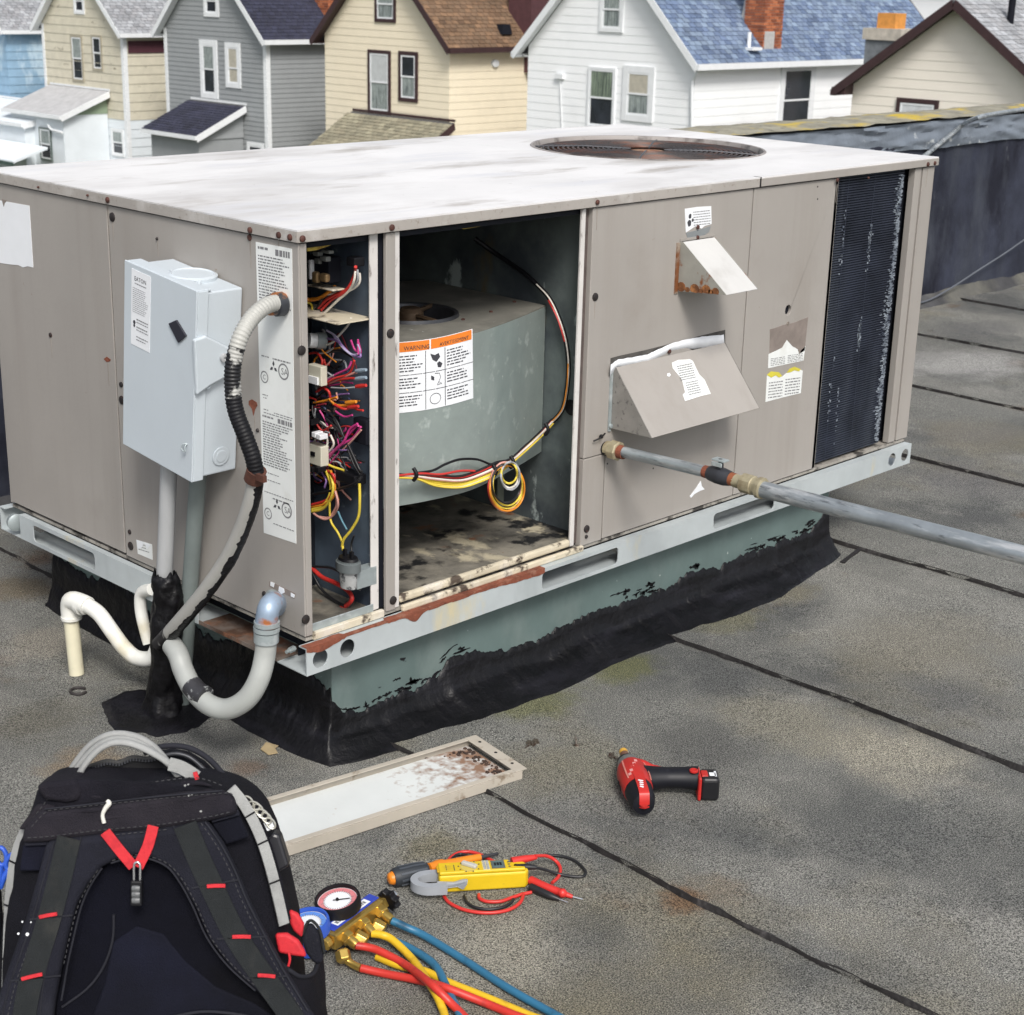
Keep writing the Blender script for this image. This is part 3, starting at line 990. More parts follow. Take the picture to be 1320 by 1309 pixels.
# carry the curve round to the left and back
out_ = [V((.20, .16, 0)), V((.215, .10, 0))] + low
out_[-1].x = min(out_[-1].x, .803)
out_ = smooth(out_, 5)
back = [V((.8035, max(out_[-1].y + .35, .55), 0)), V((.45, .62, 0)), V((.25, .52, 0)), V((.20, .34, 0))]
plan = out_ + smooth(back, 4)
hc = on_z(538, 406, ZS1)
b = MB()
n = len(plan)
b.add([(q.x, q.y, ZS0) for q in plan] + [(q.x, q.y, ZS1) for q in plan], [(i, (i + 1) % n, n + (i + 1) % n, n + i) for i in range(n)])
scroll = b.build('blower_housing', m_scroll, U, smooth_=40)
hr = .098
hcx, hcy = hc.x - .02, hc.y
b = MB().plate([(q.x, q.y) for q in plan], [circ(hcx, hcy, hr, 32)], lambda u, v: (u, v, ZS1), (0, 0, 1), .003)
MB().plate([(q.x, q.y) for q in plan], [circ(hcx, hcy, hr, 32)], lambda u, v: (u, v, ZS0 - .003), (0, 0, 1), .003).build('housing_side', m_scroll, scroll)
b.build('housing_side', mat('dusty_plate', (.155, .15, .13), .8, 0, .14, 8, [((.22, .21, .18), 10, .5, .7, 6, X3), ((.42, .43, .41), 40, .72, .76, 3, X3)], .05, 60), scroll)
MB().lathe([(hr + .006, .003), (hr + .004, .010), (hr - .004, .008), (hr - .012, -.03)], (hcx, hcy, ZS1), (0, 0, 1), 32, caps=False).build('inlet_ring', m_steeldark, scroll, smooth_=40)
MB().lathe([(.001, .0), (hr - .02, 0), (hr - .02, -.15), (.001, -.15)], (hcx, hcy, ZS1 - .025), (0, 0, 1), 24).build('blower_wheel', m_coilback, scroll)
b = MB()
for a in range(3):
    w = R(20 + 120 * a)
    b.tube([(hcx, hcy, ZS1 + .004), (hcx + .1 * math.cos(w), hcy + .1 * math.sin(w), ZS1 + .006)], .005, 6)
b.lathe([(.001, .018), (.02, .018), (.028, .01), (.03, -.04)], (hcx, hcy, ZS1 + .0), (0, 0, 1), 14)
b.build('motor_mount', mat('motor_brown', (.12, .08, .05), .5, .3, .3, 30), scroll, smooth_=40)
b = MB()
for px, py in ((602, 414), (638, 404), (668, 391), (690, 386)):
    q = on_z(px, py, ZS1 + .003)
    b.lathe([(.004, 0), (.004, .003), (.001, .004)], q + V((0, .012, 0)), (0, 0, 1), 8)
b.build('rivet', m_rustcap, scroll)

# --- screw caps, screws, spots on the skins
def disc_y(name, px, py, r, m_, y=0., h=.0035, k=12):
    p = on_y(px, py, y)
    return MB().lathe([(r, 0), (r * .95, h * .6), (r * .6, h), (.0005, h * 1.05)], p, (0, -1, 0), k).build(name, m_, U, smooth_=40)


def disc_x(name, px, py, r, m_, x=0., h=.0035, k=12):
    p = on_x(px, py, x)
    return MB().lathe([(r, 0), (r * .95, h * .6), (r * .6, h), (.0005, h * 1.05)], p, (-1, 0, 0), k).build(name, m_, U, smooth_=40)


for px, py, r in ((388.5, 452, .0092), (503, 430, .009), (506.5, 774, .009), (393.8, 798.6, .0095), (767, 383, .009), (756, 682, .009), (755.5, 692, .0045), (853.5, 487, .001)):
    disc_y('plug_cap', px, py, r, m_cap)
for px, py, r in ((145, 280, .0095), (157.3, 516, .0095), (156.5, 496, .006), (168.8, 704, .0095), (167.5, 686, .0055), (65.5, 432, .0055), (332.5, 555, .004), (341, 766, .006), (203, 308, .003)):
    disc_x('plug_cap', px, py, r, m_cap)
for px, py, r in ((389.7, 308, .0062), (505, 293.5, .006), (770, 261, .0055), (1079, 232.5, .0052), (1196, 212, .006), (1204.8, 210.5, .0055), (1119, 229.5, .003)):
    disc_y('screw', px, py, r, m_rustcap, -.0075, .004)
for px, py, r in ((139, 258, .0062), (322.5, 297, .006), (359.5, 303.3, .006), (374, 306.2, .006), (50, 241.5, .0024), (113.5, 252, .0025)):
    disc_x('screw', px, py, r, m_rustcap, -.0068, .004)
disc_x('screw', 322, 306.5, .006, m_rustcap, 0)
for px, py in ((899, 306.5), (899.5, 293)):
    disc_y('screw', px, py, .005, m_rustcap, -.002)
for px, py in ((1054, 241), (1054, 257), (842, 604), (783, 598)):
    disc_y('screw_hole', px, py, .0022, m_black, 0, .0006)


def spot(name, pts, fn, m_, nrm):
    b = MB()
    P = [fn(a, c) for a, c in pts]
    b.prism(P, V(nrm) * .0009)
    return b.build(name, m_, U)


spot('rust_spot', [(321, 517), (325, 515), (331, 519), (332, 523), (329, 528), (327, 536), (325, 527), (321, 522)], lambda a, c: on_x(a, c, 0), m_rust, (-1, 0, 0))
spot('rust_spot', [(134, 463), (138, 460), (143, 464), (142, 466), (138, 467)], lambda a, c: on_x(a, c, 0), m_rust, (-1, 0, 0))
spot('paint_chip', [(889, 640), (898, 628), (903, 620), (904.5, 627), (908, 631), (902, 633), (895, 637), (890.5, 642)], lambda a, c: on_y(a, c, 0), m_paperw, (0, -1, 0))

m_drip = mat('drip_stain', (.285, .255, .225), .55, 0, .15, 30)
rg = random.Random(31)
for side, px, py, ln, w in (('y', 770, 266, .05, .0018), ('y', 899, 311, .012, .002), ('y', 1079, 238, .045, .0016), ('y', 1196, 217, .05, .0016), ('y', 767, 390, .035, .0015), ('x', 139, 263, .06, .002), ('x', 322.5, 311, .05, .002), ('x', 65.5, 436, .045, .0016), ('x', 145, 286, .04, .0018), ('x', 139, 468, .05, .0018), ('x', 203, 311, .03, .0014), ('x', 328, 537, .03, .0016), ('x', 359, 308, .05, .0014)):
    p = on_y(px, py, 0) if side == 'y' else on_x(px, py, 0)
    e = V((1, 0, 0)) if side == 'y' else V((0, 1, 0))
    n = V((0, -.0004, 0)) if side == 'y' else V((-.0004, 0, 0))
    L_ = [p - e * w * (1 - .7 * t) + e * .001 * fbm(t * 3, px) - V((0, 0, ln * t)) for t in (0, .3, .6, 1)]
    R_ = [p + e * w * (1 - .8 * t) + e * .001 * fbm(t * 3, px) - V((0, 0, ln * t)) for t in (1, .6, .3, 0)]
    MB().prism(L_ + R_, n).build('drip_stain', m_drip, U)

# --- printed labels on the skins
def label_x(name, q, m_, x=0., th=.0008):
    P = [on_x(a, c, x) for a, c in q]
    o = MB().prism(P, (-th, 0, 0)).build(name, m_, U)
    return o, [p + V((-th, 0, 0)) for p in P]


def label_y(name, q, m_, y=0., th=.0008):
    P = [on_y(a, c, y) for a, c in q]
    o = MB().prism(P, (0, -th, 0)).build(name, m_, U)
    return o, [p + V((0, -th, 0)) for p in P]


lb, P = label_x('rating_label', [(330, 312), (376.5, 321), (382, 701), (340.5, 687)], m_paper)
lab(lb, 'tall rating plate sticker with dense small print')
rg = random.Random(11)
rows = [(.06, .35, .012, .008), (.55, .95, .012, .02)]
rows += [(.06, rg.uniform(.6, .95), .04 + i * .0098, .0042) for i in range(17)]
rows += [(.08, .3, .372, .004), (.4, .9, .372, .005)]
rows += [(.08, .24, .505, .003), (.10, .22, .515, .003), (.10, .24, .555, .003), (.4, .95, .558, .003), (.1, .9, .566, .003)]
rows += [(.06, .38, .577, .006), (.5, .92, .575, .016)]
rows += [(.06, rg.uniform(.55, .95), .597 + i * .0088, .0042) for i in range(18)]
rows += [(.06, .5, .775, .003), (.06, .55, .80, .003), (.06, .9, .845, .003), (.3, .8, .86, .004), (.3, .9, .95, .0035)]
print_lines(P[0], P[1], P[3], rows, 'print', m_inkgray, lb, rnd=rg)


def mark_ring(P, u, v, r, parent, txt=None, th=.16):
    """certification ring printed on a label"""
    ux, uy = P[1] - P[0], P[3] - P[0]
    c = P[0] + ux * u + uy * v
    a, d = ux.normalized(), uy.normalized()
    n = -a.cross(d).normalized()
    if n.dot(CAM - c) < 0:
        n = -n
    b = MB()
    k = 20
    vs_, fs_ = [], []
    for i in range(k):
        w = 2 * math.pi * i / k
        e = a * math.cos(w) + d * math.sin(w)
        vs_ += [c + e * r + n * .0004, c + e * r * (1 - th * 1.2) + n * .0004]
    for i in range(k):
        j = (i + 1) % k
        fs_.append((2 * i, 2 * j, 2 * j + 1, 2 * i + 1))
    b.add(vs_, fs_)
    b.build('print', m_inkgray, parent, recalc=False)
    if txt:
        text_mesh(txt, c - a * r * .45 + d * r * .38, a, -d, r * .8, 'print', m_inkgray, parent)


def mark_tri(P, u, v, r, parent):
    """three lozenges meeting at a point"""
    ux, uy = P[1] - P[0], P[3] - P[0]
    c = P[0] + ux * u + uy * v
    a, d = ux.normalized(), uy.normalized()
    n = V((-.0004, 0, 0))
    b = MB()
    for w in (-90, 30, 150):
        e = a * math.cos(R(w)) + d * math.sin(R(w))
        f = a * math.cos(R(w + 90)) + d * math.sin(R(w + 90))
        b.add([c + e * r * .12 + n, c + e * r * .5 + f * r * .26 + n, c + e * r * 1.05 + n, c + e * r * .5 - f * r * .26 + n], [(0, 1, 2, 3)])
    b.build('print', m_ink, parent, recalc=False)


for v in (.415, .893):
    mark_tri(P, .42, v - .012, .0125, lb)
    mark_ring(P, .70, v - .006, .0155, lb, 'SA')
    mark_ring(P, .15, v + .03, .0115, lb, 'C')
lb, P = label_x('sticker', [(-10, 256.8), (38, 265.5), (43, 345), (36, 343.5), (30, 345), (24, 342), (12, 341), (-7, 338)], m_paperw)
lab(lb, 'blank white sticker with a torn lower edge')
b = MB().prism([on_x(a, c, -.0009) for a, c in ((2.5, 257), (9, 259), (6, 262.5), (5, 267), (3.5, 262))], (-.0004, 0, 0))
b.build('tear', m_glue, lb)
lb, P = label_x('sticker', [(176, 696), (196, 702), (197, 722), (178, 714)], m_paper)
print_lines(P[0], P[1], P[3], [(.1, .8, .2, .06), (.1, .6, .4, .06), (.1, .8, .6, .06)], 'print', m_inkgray, lb)
b = MB()
for q in (((176, 696), (186, 699), (183, 706), (178, 708)), ((186, 700), (194, 703), (190, 708))):
    b.prism([on_x(a, c, -.0009) for a, c in q], (-.0005, 0, 0))
b.build('peeled_paper', m_paperw, lb)
lb, P = label_x('sticker', [(348, 749), (381, 765), (380, 772), (347, 756)], m_glue)
b = MB()
for q in (((349, 750), (354, 752), (353, 757.5), (348.5, 755)), ((360, 756), (366, 759), (367, 764), (363, 766), (359, 762)), ((375, 764), (380, 767), (379.5, 771), (375, 769))):
    b.prism([on_x(a, c, -.0009) for a, c in q], (-.0005, 0, 0))
b.build('peeled_paper', m_paperw, lb)

lb, P = label_y('sticker', [(882.5, 269.5), (899, 267), (916.5, 266), (917, 289), (908, 291.5), (904, 295), (896, 292), (884, 300)], m_paperw)
Q = [P[0], P[2], P[3], P[7]]
print_lines(Q[0], Q[1], Q[3], [(.3, .95, .16 + .11 * i, .035) for i in range(6)], 'print', m_inkgray, lb)
b = MB()
for px, py, r in ((889.5, 279, .0055), (888.5, 288, .0075), (893, 284, .004)):
    p = on_y(px, py, -.0012)
    b.prism([p + V((r * math.cos(R(a * 40)) * rg.uniform(.7, 1.1), 0, r * math.sin(R(a * 40)))) for a in range(9)], (0, -.0003, 0))
b.build('print', m_ink, lb)
label_y('glue_patch', [(884, 300.5), (904, 295.5), (916, 291.5), (914, 299), (905, 305), (886, 307)], mat('bare_patch', (.26, .28, .29), .5, .2))
lb, P = label_y('glue_patch', [(992.5, 425), (1002, 422), (1010, 419), (1024, 416), (1041.5, 409), (1039, 432), (1037, 452), (1031, 456), (1028, 450), (1021, 446), (1014, 438), (1008, 448), (1000, 452), (992, 455)], m_glue)
lb, P = label_y('sticker', [(990.5, 457), (1000, 452.5), (1008, 448.5), (1014, 438.5), (1021, 446.5), (1028, 450.5), (1030, 458), (1032, 452), (1038, 446.5), (1035.5, 465), (1012, 470), (990, 475)], m_paper)
Q = [P[0], P[8], P[9], P[11]]
print_lines(Q[0] + (Q[3] - Q[0]) * .1, Q[1] + (Q[2] - Q[1]) * .3, Q[3], [(.06, .45, .25 + .13 * i, .05) for i in range(5)] + [(.52, .94, .2 + .13 * i, .05) for i in range(5)], 'print', m_inkgray, lb)
lb, P = label_y('sticker', [(988.5, 484), (1000, 480), (1008, 486), (1016, 479), (1024, 474), (1034.5, 478), (1032, 507), (1009, 512.5), (986.5, 518.5)], m_paper)
Q = [P[0], P[5], P[6], P[8]]
print_lines(Q[0], Q[1], Q[3], [(.06, .45, .28 + .11 * i, .04) for i in range(6)] + [(.52, .94, .24 + .11 * i, .04) for i in range(6)], 'print', m_inkgray, lb)
label_y('sticker', [(988.5, 483.5), (994, 479), (1004, 480), (1008, 485), (1004, 487), (1000, 484), (994, 487)], m_yel, -.001, .0006)
label_y('sticker', [(1014, 481), (1018, 475.5), (1024, 473), (1032, 476), (1030, 479), (1024, 477.5), (1019, 480)], m_yel, -.001, .0006)
disc_y('screw', 1015.5, 417.5, .0052, m_cream, 0, .0025)

# --- warning label wrapped round the scroll
Pw = []
for px, pt, pb in ((513, 441, 532.5), (530, 439, 530.5), (550, 436, 527.5), (570, 433, 524), (590, 428.5, 519), (608.5, 424, 514.5)):
    a = on_y(px, pt, .055)
    d = on_y(px, pb, .055)
    Pw.append((a, d))


def on_scroll(px, py):
    """front of the scroll along a sight line"""
    best = None
    d = ray(px, py)
    for q, s in zip(out_, out_[1:]):
        e = s - q
        nn = V((e.y, -e.x, 0))
        den = d.dot(nn)
        if abs(den) < 1e-9:
            continue
        t = (q - CAM).dot(nn) / den
        h = CAM + d * t
        k = (h - q).dot(e) / e.length_squared
        if -.02 <= k <= 1.02 and (best is None or t < best[0]):
            best = (t, h, -nn.normalized() if nn.y > 0 else nn.normalized())
    if best is None:
        return on_y(px, py, .06), V((0, -1, 0))
    return best[1], best[2]


def curved(quad, name, m_, parent, off, nu=10, nv=2):
    """patch printed on the curved sheet: quad of pixel corners tl tr br bl"""
    b = MB()

    def fn(u, v):
        t = V((*quad[0], 0)).lerp(V((*quad[1], 0)), u)
        l = V((*quad[3], 0)).lerp(V((*quad[2], 0)), u)
        q = t.lerp(l, v)
        p, n = on_scroll(q.x, q.y)
        return p + n * off
    b.grid(fn, nu, nv)
    return b.build(name, m_, parent, recalc=False)


def cq(u0, u1, v0, v1):
    tl, tr, br, bl = V((511, 441.5, 0)), V((608.5, 424, 0)), V((609.5, 513.5, 0)), V((511, 533, 0))
    f = lambda u, v: tuple((tl.lerp(tr, u).lerp(bl.lerp(br, u), v) + V((0, 3.2 * math.sin(math.pi * min(1, u)), 0)))[:2])
    return [f(u0, v0), f(u1, v0), f(u1, v1), f(u0, v1)]


warn = None


def cq_patch(u0, u1, v0, v1, name, m_, parent, off, nu=8):
    b = MB()

    def fn(u, v):
        q = cq(u0 + (u1 - u0) * u, 0, v0 + (v1 - v0) * v, 0)[0]
        p, n = on_scroll(*q)
        return p + n * off
    b.grid(fn, nu, 2)
    return b.build(name, m_, parent, recalc=False)


warn = cq_patch(0, 1, 0, 1, 'warning_label', m_paperw, U, .0012, 14)
lab(warn, 'white warning sticker with an orange header strip')
cq_patch(.012, .43, .008, .145, 'header', m_orange, warn, .0017)
cq_patch(.45, .985, .008, .145, 'header', m_orange, warn, .0017)
ctr = on_scroll(*cq(.09, 0, .125, 0)[0])
c2 = on_scroll(*cq(.34, 0, .125, 0)[0])
ux = (c2[0] - ctr[0]).normalized()
text_mesh('WARNING', ctr[0] + ctr[1] * .0022, ux, (0, 0, 1), .0085, 'print', m_ink, warn)
c1 = on_scroll(*cq(.56, 0, .125, 0)[0])
c2 = on_scroll(*cq(.9, 0, .125, 0)[0])
ux = (c2[0] - c1[0]).normalized()
text_mesh('AVERTISSEMENT', c1[0] + c1[1] * .0024, ux, (0, 0, 1), .0072, 'print', m_ink, warn)
rg = random.Random(5)
b = MB()


def pq(u0, u1, v0, v1):
    P_ = [on_scroll(*cq(u, 0, v, 0)[0]) for u, v in ((u0, v0), (u1, v0), (u1, v1), (u0, v1))]
    b.add([p_ + n_ * .0019 for p_, n_ in P_], [(0, 1, 2, 3)])


for v0 in (.47, .72):
    for k in range(6):
        pq(k / 6 + .01, (k + 1) / 6, v0, v0 + .008)
pq(.375, .383, .16, .99)
pq(.63, .638, .16, .99)
for (u0, u1) in ((.03, .34), (.66, .97)):
    for (v0, n_) in ((.20, 6), (.52, 4), (.77, 4)):
        for i in range(n_):
            u = u0
            ue = u1 - rg.uniform(0, .12)
            while u < ue:
                w = rg.uniform(.02, .07)
                pq(u, min(u + w, ue), v0 + i * .042, v0 + i * .042 + .016)
                u += w + .012
# pictograms: hand and fan, cover, wheel outline
for poly in ([(.44, .21), (.50, .24), (.55, .22), (.57, .28), (.52, .34), (.47, .30)], [(.53, .36), (.56, .34), (.60, .38), (.58, .43), (.54, .42)], [(.45, .52), (.49, .55), (.49, .60), (.45, .58)]):
    P_ = [on_scroll(*cq(u, 0, v, 0)[0]) for u, v in poly]
    b.add([p_ + n_ * .0019 for p_, n_ in P_], [tuple(range(len(poly)))])
b.build('print', m_ink, warn, recalc=False)
b = MB()
P_ = [on_scroll(*cq(.505 + .07 * math.cos(2 * math.pi * i / 18), 0, .86 + .075 * math.sin(2 * math.pi * i / 18), 0)[0]) for i in range(19)]
b.tube([p_ + n_ * .0018 for p_, n_ in P_], .0006, 4)
P_ = [on_scroll(*cq(u, 0, v, 0)[0]) for u, v in ((.50, .50), (.56, .51), (.575, .57), (.55, .63), (.59, .66), (.53, .67), (.55, .63))]
b.tube([p_ + n_ * .0018 for p_, n_ in P_], .0006, 4)
b.build('print', m_ink, warn)

# --- vent hoods
def hood(px, m_face, m_side, name, d_tip, z_tip, x0, x1, zt, zb, label, lip):
    o = lab(MB().prism([(x0 + .0022, -.008, zt), (x1 - .0022, -.008, zt), (x1 - .0022, -d_tip, z_tip), (x0 + .0022, -d_tip, z_tip)], V((0, .0015, -.0018))).build(name, m_face, U, bevel=.0006), label)
    for x in (x0, x1 - .002):
        MB().prism([(x, -.0005, zt), (x, -.009, zt), (x, -d_tip, z_tip), (x, -.0005, zb)], (.002, 0, 0)).build('hood_cheek', m_side, o)
    return o


xl = on_y(876, 314, 0).x
xr = on_y(918, 308, 0).x
zt = on_y(876, 314, 0).z + .004
zb = on_y(872, 376, 0).z
tip = on_x(936, 380.6, xl)
m_hoodw = mat('hood_white', (.58, .575, .56), .45, .1, .05, 9, [((.47, .46, .44), 9, .55, .75, 5, X3)])
m_hoodside = mat('hood_side', (.30, .295, .265), .6, .1, .1, 20, [((.20, .07, .025), 22, .60, .68, 6, X3)])
hd = hood(None, m_hoodw, m_hoodside, 'flue_hood', -tip.y, tip.z, xl, xr, zt, zb, 'small pale hood with rusty lower edge', 0)
MB().box((xr + .0005, -.003, zb), (xr + .008, 0, zt + .004)).build('hood_flange', m_panel, hd)
b = MB().box((xl - .011, -.003, zb - .004), (xl - .0005, 0, zt - .002))
b.build('hood_flange', mat('hood_flange_rusty', (.33, .30, .25), .6, 0, .2, 20, [((.17, .06, .02), 16, .45, .6, 6, X3)]), hd)
b = MB()
for fy, fz, r in ((.012, .016, .011), (.05, .012, .0115), (.082, .012, .011), (.108, .008, .009), (.03, .008, .006), (.067, .006, .006), (.095, .006, .006)):
    zz0 = zb + (tip.z - zb) * fy / -tip.y
    b.prism([(xl - .0012, -fy + r * math.cos(w) * 1.1, max(zz0 + .0005, zz0 + fz * .7 + r * math.sin(w))) for w in [2 * math.pi * i / 10 for i in range(10)]], (.0008, 0, 0))
b.build('rust_spot', mat('rust_dark', (.15, .055, .018), .85, 0, .45, 60, [((.36, .15, .05), 60, .5, .65, 4, X3)]), hd)
MB().box((xl, -.003, zt + .0005), (xr, -.0003, zt + .006)).build('hood_top_flange', m_panel, hd)

xl = on_y(788, 476, 0).x + .004
xr = on_y(931, 447, 0).x
zt2 = on_y(790, 473, 0).z
zb = on_y(786, 552, 0).z
tip = on_x(840, 565, xl)
m_cheek = mat('cheek_speckled', (.215, .205, .19), .7, 0, .12, 30, [((.10, .095, .09), 90, .58, .68, 4, X3)])
hd = hood(None, m_panel, m_cheek, 'air_hood', -tip.y, tip.z, xl, xr, zt2, zb, 'wide beige hood with a torn paper sticker on its slope', 0)
# torn foam gasket and dark slot above the wide hood
q = [(786.5, 478), (787, 462), (800, 458.5), (830, 452), (870, 442), (905, 432.5), (934.5, 425.5), (934.5, 448), (925, 449), (860, 462), (800, 473)]
spot('hood_slot', q, lambda a, c: on_y(a, c, -.0002), mat('slot_dark', (.07, .065, .06), .8, 0, .3, 40), (0, -1, 0))
b = MB()
top = [(787.5, 470), (797, 463.5), (815, 461), (835, 457), (850, 450), (868, 442), (890, 436.5), (912, 433.5), (933, 431.5)]
bot = [(786, 486), (795, 475), (815, 472), (835, 469), (848, 463), (862, 455), (885, 450), (912, 448.5), (934, 446)]


def gf(u, v):
    q = u * (len(top) - 1)
    k = min(int(q), len(top) - 2)
    t = V((*top[k], 0)).lerp(V((*top[k + 1], 0)), q - k)
    w = V((*bot[k], 0)).lerp(V((*bot[k + 1], 0)), q - k)
    p = t.lerp(w, v)
    return on_y(p.x, p.y + .8 * fbm(u * 22, v * 2), -.003 - .007 * math.sin(math.pi * v) - .002 * fbm(u * 16, 3))


b.grid(gf, 48, 5)
b.build('foam_gasket', mat('white_foam', (.66, .68, .71), .8, 0, .06, 30), U, smooth_=70, recalc=False)
b = MB().box((xl - .0085, -.004, zb - .006), (xl - .001, -.0005, zt2 - .002))
b.build('hood_flange', m_galv, hd)
MB().lathe([(.006, 0), (.005, .004), (.001, .005)], (xl - .0035, -.004, zb + .006), (0, -1, 0), 10).build('screw', m_galv, hd, smooth_=40)
p = on_y(862, 453, -.006)
MB().lathe([(.0056, 0), (.005, .004), (.001, .005)], p, (0, -1, 0), 10).build('screw', m_rustcap, hd, smooth_=40)
spot('hood_ear', [(847, 461), (853, 452), (866, 446), (880, 446), (893, 452), (893, 456), (848, 464)], lambda a, c: on_y(a, c, -.0046), m_panel, (0, -1, 0))
# sticker on the slope of the wide hood
hn = V((0, -(zt2 - tip.z), -tip.y * -1 - .008))
hn = V((0, -(zt2 - tip.z), (-tip.y) - .008)).normalized()
hp = V((0, -.008, zt2))
q = [(866, 468), (874, 464.5), (889, 463.5), (893, 466), (901, 483), (908, 490), (916, 508), (903, 511), (883, 517.5), (880, 509), (883, 506), (879, 490), (872, 481), (867, 475)]
P = [hit(a, c, hp + hn * .0005, hn) for a, c in q]
o = MB().prism(P, hn * .0008).build('sticker', m_paper, hd)
rows = [(.12, .9, .10 + .06 * i, .025) for i in range(7)] + [(.3, .95, .56 + .06 * i, .025) for i in range(6)]
A = [hit(a, c, hp + hn * .0018, hn) for a, c in ((868, 468), (893, 463), (882, 517), (915, 508))]
print_lines(A[0], A[1], A[2], rows, 'print', m_inkgray, hd)
o = MB().prism([hit(a, c, hp + hn * .0005, hn) for a, c in ((860, 482), (863, 481), (864.5, 484), (862.5, 486), (860, 485))], hn * .0006).build('paper_scrap', m_paperw, hd)

# --- wiring inside the control compartment
def wmat(n, c): return mat('wire_' + n, c, .45, 0, .08, 30)


WC = dict(orange=(.68, .24, .02), red=(.50, .03, .025), white=(.66, .62, .56), black=(.012, .012, .014), yellow=(.68, .53, .06), purple=(.24, .14, .36), lilac=(.40, .36, .52), magenta=(.48, .04, .20), pink=(.55, .28, .24), gray=(.33, .34, .36), teal=(.10, .22, .28), blue=(.14, .24, .34), maroon=(.22, .02, .035), navy=(.03, .04, .09))


def wire(colr, pts, r=.0024, pl=('x', .15), jit=.004, label=None, sm=6):
    P_ = []
    for i, (px, py) in enumerate(pts):
        q = (on_x if pl[0] == 'x' else on_y)(px, py, pl[1] + jit * math.sin(i * 2.3 + px))
        if pl[0] == 'x':
            q.y = max(q.y, .014)
        P_.append(q)
    return MB().tube(P_, r, 7, sm=sm).build(colr + '_wire', wmat(colr, WC[colr]), U, smooth_=60)


def z6(*p): return [(380 + a / 4.85, 290 + c / 4.85) for a, c in p]
def z7(*p): return [(380 + a / 4.513, 540 + c / 4.513) for a, c in p]


